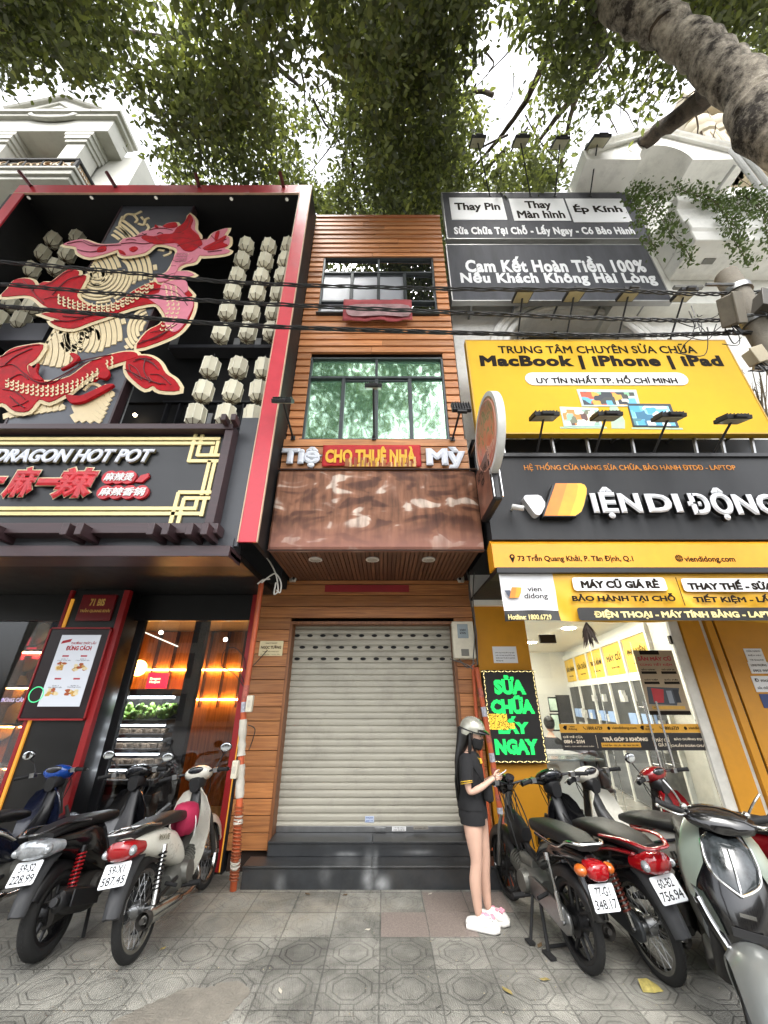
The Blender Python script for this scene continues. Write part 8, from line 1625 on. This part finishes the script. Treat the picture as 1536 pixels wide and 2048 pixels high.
    for s_ in (-1, 1):
        g = MB(); a = Vector((.92+s_*-.05, s_*.17, 1.075)); b = Vector((.86+s_*-.09, s_*.32, 1.10)); g.tube([a, b], .019, 14); g.tube([a, a.lerp(b, .1)], .028, 14); g.tube([b.lerp(a, .06), b], .025, 14); g.tube([b.lerp(a, .1), b.lerp(a, .06)], .022, 14)
        for k in range(7): g.tube([a.lerp(b, .2+k*.09), a.lerp(b, .235+k*.09)], .0205, 14)
        g.build('grip', BLACKM, t); g = MB(); g.tube(spline3([a+Vector((.04, 0, 0)), a+Vector((.08, s_*.05, -.005)), b+Vector((.06, 0, -.01))], 6), .007, 8); g.ell(b+Vector((.06, 0, -.01)), .012, .012, .012); g.build('brake_lever', CHROMED, t); g = MB(); g.tube(spline3([a+Vector((0, 0, .02)), a+Vector((.02, s_*.04, .1)), a+Vector((0, s_*.09, .16))], 5), .007, 8); g.ell(a+Vector((0, -s_*.0, .03)), .022, .022, .022); g.build('mirror_mount', CHROMED, t)
    return t
SV_H = 244
dx, dy = math.cos(R(SV_H)), math.sin(R(SV_H))
silver('silver scooter with clear headlight facing the camera in the right foreground', (1.86-dx*1.30, 2.78-dy*1.30), SV_H, 6)
# ================================================================= PEOPLE
SKIN = mat('skin', '#c6a18d', .5, var=.04, spec=.35); HAIR = mat('black_hair', '#0d0b0b', .38, var=.4, scale=40, stretch=(8, 8, .6)); CLB = mat('black_cotton', '#151517', .85, var=.2, bump=.2, scale=30); YTR = mat('yellow_trim', '#cfa62e', .7); CROC = mat('white_foam', '#dedbd6', .5, var=.03); CRP = mat('pink_charm', '#d890a0', .5); HEL = mat('helmet_silver', '#a09f92', .25, .35, coat=.6, var=.03); MASK = mat('black_mask', '#131314', .75)
def skin_add(mb, P, E, root=0, sub=2):
    bm = bmesh.new(); L = bm.verts.layers.skin.verify(); vs = []
    for i, q in enumerate(P):
        v = bm.verts.new(q[:3]); r = q[3]; v[L].radius = r if isinstance(r, tuple) else (r, r); v[L].use_root = i == root; vs.append(v)
    for a, b in E: bm.edges.new((vs[a], vs[b]))
    me = bpy.data.meshes.new('tmp'); bm.to_mesh(me); bm.free(); o = bpy.data.objects.new('tmp', me); COL.objects.link(o)
    sk = o.modifiers.new('skin', 'SKIN'); sk.use_smooth_shade = True; sb = o.modifiers.new('sub', 'SUBSURF'); sb.levels = sub; sb.render_levels = sub
    dg = bpy.context.evaluated_depsgraph_get(); dg.update(); m2 = bpy.data.meshes.new_from_object(o.evaluated_get(dg))
    mb.add([tuple(v.co) for v in m2.vertices], [list(p.vertices) for p in m2.polygons]); bpy.data.objects.remove(o); bpy.data.meshes.remove(m2); bpy.data.meshes.remove(me)
def ringz(c, rx, ry, n=20, rot=0):
    return [(c[0]+rx*math.cos(2*math.pi*k/n+rot), c[1]+ry*math.sin(2*math.pi*k/n+rot), c[2]) for k in range(n)]
fp = onZ(966, 1852, 0)
FA = R(-22)
w = thing('person', 'young woman in black polo and shorts with silver helmet looking at her phone', 'person', (fp.x, fp.y, 0), FA)
mb = MB()
# x forward, y left: hips, legs, torso core, neck, both arms bent up to the phone
P = [(0, 0, .80, .085), (.02, .085, .72, .098), (.055, .080, .455, .052), (.03, .078, .31, .057), (.045, .072, .075, .030), (-.005, -.085, .72, .100), (.010, -.080, .455, .054), (-.022, -.078, .31, .059), (-.015, -.072, .075, .031),
     (-.01, 0, .95, .09), (0, 0, 1.12, .095), (.0, 0, 1.22, .085), (.02, 0, 1.285, .042), (.035, 0, 1.35, .045),
     (0, -.145, 1.20, .045), (.0, -.185, 1.07, .036), (.015, -.195, .965, .033), (.12, -.16, 1.01, .030), (.215, -.115, 1.07, .022), (.243, -.10, 1.085, .024),
     (0, .145, 1.20, .045), (.01, .185, 1.07, .036), (.03, .19, .97, .033), (.14, .12, 1.02, .029), (.225, .01, 1.075, .021), (.252, -.005, 1.085, .023)]
E_ = [(0, 1), (1, 2), (2, 3), (3, 4), (0, 5), (5, 6), (6, 7), (7, 8), (0, 9), (9, 10), (10, 11), (11, 12), (12, 13), (11, 14), (14, 15), (15, 16), (16, 17), (17, 18), (18, 19), (11, 20), (20, 21), (21, 22), (22, 23), (23, 24), (24, 25)]
skin_add(mb, P, E_)
hd = Vector((.055, 0, 1.425)); tilt = Euler((0, R(16), 0)).to_matrix()
def HP(x, y, z): return hd+tilt@Vector((x, y, z))
rings = []
for z, rx, ry, xo in ((-.125, .022, .02, .045), (-.115, .045, .040, .035), (-.09, .066, .054, .022), (-.05, .082, .064, .008), (-.01, .090, .071, .0), (.03, .094, .075, -.004), (.07, .090, .073, -.008), (.10, .070, .060, -.01), (.118, .035, .03, -.012)):
    rings.append([HP(xo+rx*math.cos(2*math.pi*k/20), ry*math.sin(2*math.pi*k/20), z) for k in range(20)])
mb.loft(rings); mb.loft([[HP(x+a*.012*math.cos(t_*math.pi/4), a*.013*math.sin(t_*math.pi/4), z) for t_ in range(8)] for x, z, a in ((.085, .015, .5), (.098, -.008, .8), (.104, -.03, 1.1), (.088, -.042, .9))])
for s_ in (-1, 1):
    mb.ell(HP(.01, s_*.072, -.01), .018, .008, .03, tilt)
    # fingers: four curled round the phone and a thumb from the side of the palm
hand = [((.243, -.10, 1.085), 1), ((.252, -.005, 1.085), -1)]
for (hx, hy, hz), s_ in hand:
    for k in range(4):
        b = Vector((hx+.012, hy+.004*s_, hz+.022-k*.013)); l = (.034, .04, .038, .03)[k]; mb.tube([b, b+Vector((l*.6, s_*.014, .006)), b+Vector((l*.95, s_*.034, .002)), b+Vector((l*.8, s_*.052, -.003))], [.0082, .0078, .007, .0055], 8)
    b = Vector((hx-.004, hy+.008*s_, hz+.018)); mb.tube([b, b+Vector((.018, s_*.014, .026)), b+Vector((.036, s_*.024, .038))], [.0095, .0085, .0065], 8)
body = mb.build('body', SKIN, w, smooth=80)
mb = MB()
for s_ in (-1, 1): mb.ell(HP(.082, s_*.030, .012), .010, .014, .006, tilt); mb.tube([HP(.088, s_*.016, .034), HP(.092, s_*.030, .039), HP(.080, s_*.046, .034)], .003, 5)
mb.build('eyes', HAIR, w)
# shirt
n = 24; mb = MB(); secs = [(.825, .135, .170, -.006), (.845, .136, .172, -.008), (.89, .126, .162, -.006), (.96, .112, .150, -.002), (1.06, .118, .158, .004), (1.14, .118, .165, .004), (1.205, .108, .165, .0), (1.245, .090, .150, .0), (1.272, .064, .085, .008)]
rw = random.Random(6); rings = []
for z, rx, ry, xo in secs: rings.append([(xo+(rx+.007*math.sin(k*1.7+z*19))*math.cos(2*math.pi*k/n), (ry+.006*math.sin(k*2.3+z*13))*math.sin(2*math.pi*k/n), z) for k in range(n)])
mb.loft(rings, cap=False)
for s_ in (-1, 1): mb.tube([(0, s_*.10, 1.218), (0, s_*.155, 1.185), (.0, s_*.192, 1.10), (.002, s_*.205, 1.045)], [.060, .066, .061, .060], 16, cap=False)
mb.build('polo_shirt', CLB, w, smooth=80)
mb = MB()
for s_ in (-1, 1): mb.tube([(.0, s_*.2035, 1.060), (.001, s_*.2045, 1.054)], .0605, 16, cap=False); mb.tube([(.001, s_*.2055, 1.048), (.002, s_*.206, 1.043)], .0605, 16, cap=False)
mb.tube([(.065, -.045, 1.26), (.10, -.02, 1.215), (.118, .0, 1.18)], .004, 5); mb.obox((.118, -.035, 1.205), (.006, .030, .045), (0, R(-14), R(-25))); mb.build('yellow_trim', YTR, w)
mb = MB(); mb.loft([[(x+q[0], q[1], z) for q in ringz((0, 0, 0), rx, ry, 20)] for z, rx, ry, x in ((1.245, .062, .078, .006), (1.285, .058, .066, .014), (1.262, .075, .085, .008))], cap=False); mb.build('collar', CLB, w, smooth=60)
mb = MB(); mb.loft([ringz((-.006, 0, z), rx, ry, 20) for z, rx, ry in ((.87, .12, .155), (.80, .134, .168), (.755, .132, .168))], cap=False)
for s_ in (-1, 1): mb.loft([ringz((0, s_*.078, z), rx, ry, 16) for z, rx, ry in ((.80, .115, .086), (.75, .116, .09), (.715, .112, .088))], cap=False)
mb.build('shorts', CLB, w, smooth=70)
# hair: cap under the helmet and a long fall down the back
mb = MB(); rings = []
for z, xo, rx, ry in ((1.49, .0, .10, .085), (1.43, -.025, .085, .088), (1.36, -.05, .07, .09), (1.29, -.075, .055, .10), (1.20, -.10, .045, .105), (1.10, -.112, .036, .10), (1.0, -.112, .030, .088), (.92, -.108, .022, .07), (.87, -.105, .012, .05)):
    rings.append([(xo+rx*math.cos(2*math.pi*k/20)*(1+.08*math.sin(k*5)), ry*math.sin(2*math.pi*k/20)*(1+.06*math.sin(k*7+z*9)), z) for k in range(20)])
mb.loft(rings)
for k in range(26):
    y = rw.uniform(-.09, .09); mb.tube(spline3([(-.09, y, 1.25), (-.13, y*1.05, 1.05), (-.12+rw.uniform(-.02, .02), y*.9+rw.uniform(-.02, .02), .88+rw.uniform(-.06, .04))], 5), [.010]*9+[.006, .002], 5)
for s_ in (-1, 1): mb.tube([(.045, s_*.076, 1.455), (.04, s_*.082, 1.38), (.03, s_*.085, 1.30), (.02, s_*.085, 1.22)], [.016, .02, .018, .006], 8)
for k in range(5): mb.tube([HP(.075, -.04+k*.02, .085), HP(.096, -.042+k*.021, .055), HP(.094, -.046+k*.022, .028)], [.009, .007, .003], 5)
mb.build('hair', HAIR, w, smooth=70)
mb = MB(); rings = []
for z, g in ((-.115, .006), (-.095, .008), (-.06, .008), (-.035, .008), (-.018, .006)):
    base = {-.115: (.05, .046, .035), -.095: (.066, .056, .024), -.06: (.084, .066, .012), -.035: (.090, .069, .004), -.018: (.092, .070, .002)}[z]
    rings.append([HP(base[2]+(base[0]+g+(.012 if abs(a) < .5 else 0))*math.cos(a), (base[1]+g*.6)*math.sin(a), z+(.012 if abs(a) < .4 else 0)*(z > -.05)) for a in np.linspace(-1.55, 1.55, 17)])
mb.loft(rings, cap=False); mb.tube([HP(.0, -.075, -.03), HP(-.03, -.078, .0)], .003, 5); o = mb.build('face_mask', MASK, w, smooth=60, recalc=False); s_ = o.modifiers.new('t', 'SOLIDIFY'); s_.thickness = .003
# helmet
mb = MB(); rings = []
for i in range(9):
    th = R(4+i*12.2); rings.append([HP(-.012+.128*math.sin(th)*math.cos(2*math.pi*k/28), .112*math.sin(th)*math.sin(2*math.pi*k/28), .045+.118*math.cos(th)-(.035 if i > 6 and 7 < k < 21 else 0)) for k in range(28)])
mb.loft(rings); hm = mb.build('helmet', HEL, w, smooth=60)
mb = MB(); rings = []
for r0, dz in ((.112, .03), (.150, .012), (.175, -.002)): rings.append([HP(-.012+r0*math.cos(a), r0*.80*math.sin(a), .045+dz) for a in np.linspace(-1.0, 1.0, 13)])
mb.loft(rings, cap=False); o = mb.build('visor', mat('visor_black', '#101012', .2, coat=.5), hm, smooth=60, recalc=False); s_ = o.modifiers.new('t', 'SOLIDIFY'); s_.thickness = .005
mb = MB(); mb.tube([HP(-.012+.127*math.cos(a), .1115*math.sin(a), .034) for a in np.linspace(0, 6.28, 33)[:-1]], .006, 6, closed=True); mb.tube([HP(.01, -.108, .03), HP(.03, -.085, -.06), HP(.05, -.04, -.125), HP(.055, 0, -.13), HP(.05, .04, -.125), HP(.03, .085, -.06), HP(.01, .108, .03)], .005, 6); mb.build('chin_strap', MASK, hm)
# clogs
for s_ in (-1, 1):
    mb = MB(); yy = s_*.075; xo_ = .045 if s_ > 0 else -.015; rot = R(-8*s_)
    secs = [(-.112, .035, .018, .016), (-.10, .04, .036, .028), (-.07, .042, .044, .036), (-.02, .046, .046, .042), (.03, .055, .052, .052), (.09, .054, .056, .050), (.14, .044, .05, .038), (.168, .034, .03, .02)]
    rings = []
    for x, z, wd, hh in secs: rings.append([(x+xo_, yy+wd*math.cos(2*math.pi*k/16), max(.004, z+hh*math.sin(2*math.pi*k/16))) for k in range(16)])
    mb.loft(rings); mb.body([(-.105, .018, .038, .018), (-.08, .02, .05, .02), (.04, .02, .056, .02), (.13, .022, .056, .022), (.175, .028, .03, .018)], 16, 4)
    mb.v = [(x+(xo_ if i >= len(rings)*16 else 0), y+(yy if i >= len(rings)*16 else 0), z) for i, (x, y, z) in enumerate(mb.v)]
    cl = mb.build('clog', CROC, w, smooth=60)
    mb = MB()
    for k in range(9): x, a = rw.uniform(.03, .13), rw.uniform(-.6, .6); mb.ell((x+xo_, yy+a*.05, .100-.15*abs(x-.06)+.004), .017, .013, .012, (rw.uniform(0, 3), 0, 0), 8, 6)
    mb.build('charms', CRP, cl)
    mb = MB()
    for k in range(5): mb.ell((xo_+.10+.018*(k % 3), yy+(-.03+.03*(k//2)), .094-.012*(k % 3)), .006, .006, .004, n=8, m=5)
    mb.build('holes', HAIR, cl)
ph = thing('smartphone', 'dark smartphone in a pale case held by the woman in the helmet', 'phone', tuple(MW[w.name] @ Vector((.283, -.052, 1.102))), (R(0), R(-32), FA)); mb = MB(); mb.box(-.075, .075, -.037, .037, -.004, .004); mb.build('case', WHITE, ph, bevel=.003); mb = MB(); mb.box(-.071, .071, -.034, .034, .0042, .0052); mb.build('screen', mat('phone_screen', '#1b1d22', .08), ph)
bg_ = thing('shoulder_bag', 'small black bag hanging at the front of the woman', 'bag', tuple(MW[w.name] @ Vector((.145, -.02, .96))), FA); mb = MB(); mb.body([(-.02, -.005, .06, .06), (.02, -.01, .07, .075), (.05, -.015, .05, .06)], 14, 4); mb.build('pouch', CLB, bg_, smooth=60); mb = MB(); mb.tube(spline3([(.0, -.06, .04), (-.05, -.12, .15), (-.14, -.10, .27)], 6), .008, 6, flat=.4); mb.build('strap', CLB, bg_)
# seated person inside the phone shop
q = onY(1106, 1500, 7.4); s2 = thing('person', 'person in black with dark hair seated with back turned behind the shop glass', 'person', (q.x, 7.4, .155), R(60)); mb = MB()
skin_add(mb, [(0, 0, .5, .12), (.02, 0, .75, .12), (.03, 0, .95, .10), (.05, 0, 1.04, .05), (.07, 0, 1.1, .05), (.03, -.17, .92, .05), (.08, -.22, .7, .04), (.28, -.15, .72, .032), (.03, .17, .92, .05), (.08, .22, .7, .04), (.28, .15, .72, .032), (.1, .1, .46, .08), (.42, .12, .46, .06), (.42, .12, .05, .045), (.1, -.1, .46, .08), (.42, -.12, .46, .06), (.42, -.12, .05, .045)], [(0, 1), (1, 2), (2, 3), (3, 4), (2, 5), (5, 6), (6, 7), (2, 8), (8, 9), (9, 10), (0, 11), (11, 12), (12, 13), (0, 14), (14, 15), (15, 16)])
mb.ell((.08, 0, 1.2), .085, .075, .11); mb.build('body', SKIN, s2, smooth=80); mb = MB(); mb.ell((.06, 0, 1.23), .10, .09, .11); mb.build('hair', HAIR, s2); mb = MB(); mb.loft([ringz((.0+.03*(z-.5), 0, z), rx, ry, 18) for z, rx, ry in ((.42, .16, .2), (.6, .15, .19), (.8, .145, .2), (.95, .12, .2), (1.02, .07, .1))], cap=False)
for s_ in (-1, 1): mb.tube([(.03, s_*.16, .95), (.06, s_*.22, .8), (.1, s_*.24, .66)], [.07, .062, .058], 12)
mb.build('shirt', CLB, s2, smooth=70); st = thing('stool', 'dark round stool under the seated person behind the shop glass', 'stool', (q.x, 7.4, .155)); mb = MB(); mb.lathe([(.17, .40), (.18, .43), (.17, .45)], n=20); mb.build('seat', BLACKM, st); mb = MB(); mb.tube([(0, 0, 0), (0, 0, .4)], .03, 10); mb.lathe([(.2, 0), (.19, .03)], n=18); mb.build('leg', CHROMED, st)
tb = thing('folding_table', 'black framed glass top table just inside the shop window', 'table', (2.45, 6.15, .155)); mb = MB(); mb.box(-.42, .42, -.22, .22, .86, .885); mb.build('tabletop', mat('table_glass', '#6f7778', .1), tb, bevel=.004)
for x_, y_ in ((-.38, -.18), (.38, -.18), (-.38, .18), (.38, .18)): mb = MB(); mb.tube([(x_, y_, 0), (x_*.9, y_, .86)], .018, 8); mb.build('leg', BLACKM, tb)
jk = thing('jacket', 'dark grey jacket draped over a chair behind the shop glass', 'jacket', (3.0, 6.7, .9)); mb = MB(); rj = random.Random(3)
mb.loft([[(.02*math.sin(k*2+z*9)+rx*math.cos(2*math.pi*k/18), .02*math.cos(k*3)+ry*math.sin(2*math.pi*k/18), z) for k in range(18)] for z, rx, ry in ((-.35, .26, .14), (-.15, .28, .16), (.05, .27, .15), (.2, .22, .12), (.28, .1, .07))]); mb.build('cloth', mat('jacket_grey', '#34373a', .8, var=.4, bump=.4), jk, smooth=70)
ch = thing('chair', 'thin metal chair under the grey jacket behind the shop glass', 'chair', (3.0, 6.7, .155))
mb = MB(); mb.box(-.22, .22, -.22, .22, .42, .46); mb.build('seat', BLACKM, ch, bevel=.01)
for x_ in (-.2, .2):
    for y_ in (-.2, .2): mb = MB(); mb.tube([(x_, y_, 0), (x_, y_, .42 if y_ < 0 else .95)], .012, 8); mb.build('leg', CHROMED, ch)
# ================================================================= SMALL THINGS
t = thing('cloth_bag', 'magenta cloth bag hung between seat and leg shield of the white motorbike', 'bag', (-1.93, 4.66, .72)); mb = MB(); mb.loft([[(rx*math.cos(2*math.pi*k/16)+.01*math.sin(k*3), ry*math.sin(2*math.pi*k/16)+.01*math.cos(k*2+z*20), z) for k in range(16)] for z, rx, ry in ((-.13, .08, .10), (-.06, .115, .13), (.03, .12, .13), (.09, .10, .10), (.11, .05, .06))]); mb.build('pouch', mat('magenta_cloth', '#96133c', .7, var=.15, bump=.2), t, smooth=70); mb = MB(); mb.tube(spline3([(.10, -.04, .05), (.13, -.05, -.04), (.12, -.03, -.14)], 5), .004, 5); mb.build('strap', WHITE, t)
t = thing('cardboard_scrap', 'crumpled green and brown cardboard scrap on the tiles before the silver scooter', 'litter', onZ(1300, 1978, 0)); mb = MB(); mb.add([(-.07, -.04, .004), (.0, -.05, .006), (.075, -.03, .004), (.07, .03, .006), (.01, .035, .035), (-.05, .04, .03), (-.02, -.01, .03)], [(0, 1, 6), (1, 2, 6), (2, 3, 4, 6), (4, 5, 6), (5, 0, 6)]); mb.build('card', mat('card_scrap', '#9c8f4e', .8, var=.4, scale=25), t, smooth=0)
rl_ = random.Random(31); LT = [mat('dry_leaf', '#8a7a45', .8, var=.4), mat('pale_scrap', '#b8b1a2', .8), mat('brown_leaf', '#5d4a30', .8, var=.3)]
spots = [(735, 1862, 'curled dry leaf on the dusty paving left of the shutter step'), (325, 1900, 'yellowed leaf scrap on the tiles beside the white motorbike'), (1090, 1962, 'white paper bit on the octagon tiles before the moped'), (1080, 1893, 'small bent twig like leaf near the centre of the paving'), (690, 1792, 'dry leaf by the foot of the left end of the step'), (615, 1790, 'brown leaf on the dusty paving close to the orange conduit'), (860, 1790, 'pale paper scrap at the foot of the step centre'), (560, 1985, 'dry leaf on the cracked concrete patch'), (1015, 1985, 'brown leaf on the patterned tiles between step and camera')]
for x, y, lab in spots:
    p = onZ(x, y, 0); t = thing('fallen_leaf' if 'leaf' in lab else 'paper_scrap', lab, 'leaf' if 'leaf' in lab else 'litter', (p.x, p.y, .004), (0, 0, rl_.uniform(0, 6)), 'litter scattered on the paving'); l = rl_.uniform(.025, .045); mb = MB(); mb.add([(-l, 0, .002), (-l*.3, l*.4, .008), (l*.5, l*.3, .004), (l, 0, .010), (l*.4, -l*.35, .003), (-l*.4, -l*.38, .007)], [(0, 1, 2, 3, 4, 5)]); mb.build('blade', rl_.choice(LT), t, smooth=0, recalc=False)
gr = MB(); rg = random.Random(17)
for k in range(900):
    x, y = rg.uniform(-3.5, 3), rg.choice((rg.uniform(3.2, 5.15), rg.uniform(4.6, 5.18))); s_ = rg.uniform(.0015, .006); z = .0005; gr.add([(x-s_, y-s_, z), (x+s_, y-s_*.7, z), (x+s_*.6, y+s_, z), (x-s_*.8, y+s_*.8, z), (x, y, z+s_*.9)], [(0, 1, 4), (1, 2, 4), (2, 3, 4), (3, 0, 4)])
o = gr.build('grit', mat('grit_mixed', '#8d8470', .9, var=.5, scale=40), smooth=0); tag(o, kind='stuff')
# ================================================================= every separate piece of these parts becomes a part of its own
def split_loose(name):
    for o in [o for o in bpy.data.objects if o.name.split('.')[0] == name and o.type == 'MESH']:
        me = o.data; n = len(me.vertices); p = list(range(n))
        def fd(i):
            while p[i] != i: p[i] = p[p[i]]; i = p[i]
            return i
        for f in me.polygons:
            a = fd(f.vertices[0])
            for v in f.vertices[1:]: p[fd(v)] = a
        G = {}
        for f in me.polygons: G.setdefault(fd(f.vertices[0]), []).append(f)
        if len(G) < 2: continue
        for k, fs in enumerate(G.values()):
            ids = sorted({v for f in fs for v in f.vertices}); ix = {v: i for i, v in enumerate(ids)}
            m2 = bpy.data.meshes.new(name); m2.from_pydata([me.vertices[v].co[:] for v in ids], [], [[ix[v] for v in f.vertices] for f in fs])
            for m in me.materials: m2.materials.append(m)
            m2.polygons.foreach_set('material_index', [f.material_index for f in fs]); m2.polygons.foreach_set('use_smooth', [f.use_smooth for f in fs]); m2.update()
            if any(f.use_smooth for f in fs): m2.set_sharp_from_angle(angle=R(40))
            if k == 0: o.data = m2
            else: c = o.copy(); c.data = m2; COL.objects.link(c)
for nm in ('ledge', 'bracket_rod', 'gold_strip', 'red_post', 'notice', 'ceiling_spot', 'gold_plate', 'menu_card', 'cove_light', 'strut', 'white_patch', 'white_panel', 'picture_frame', 'picture_print', 'ceiling_lamp', 'festoon', 'tape_wrap', 'turn_signal', 'claw', 'plate_light', 'shelf_light', 'yellow_wall', 'stair_rail', 'window_bar', 'eyes'): split_loose(nm)
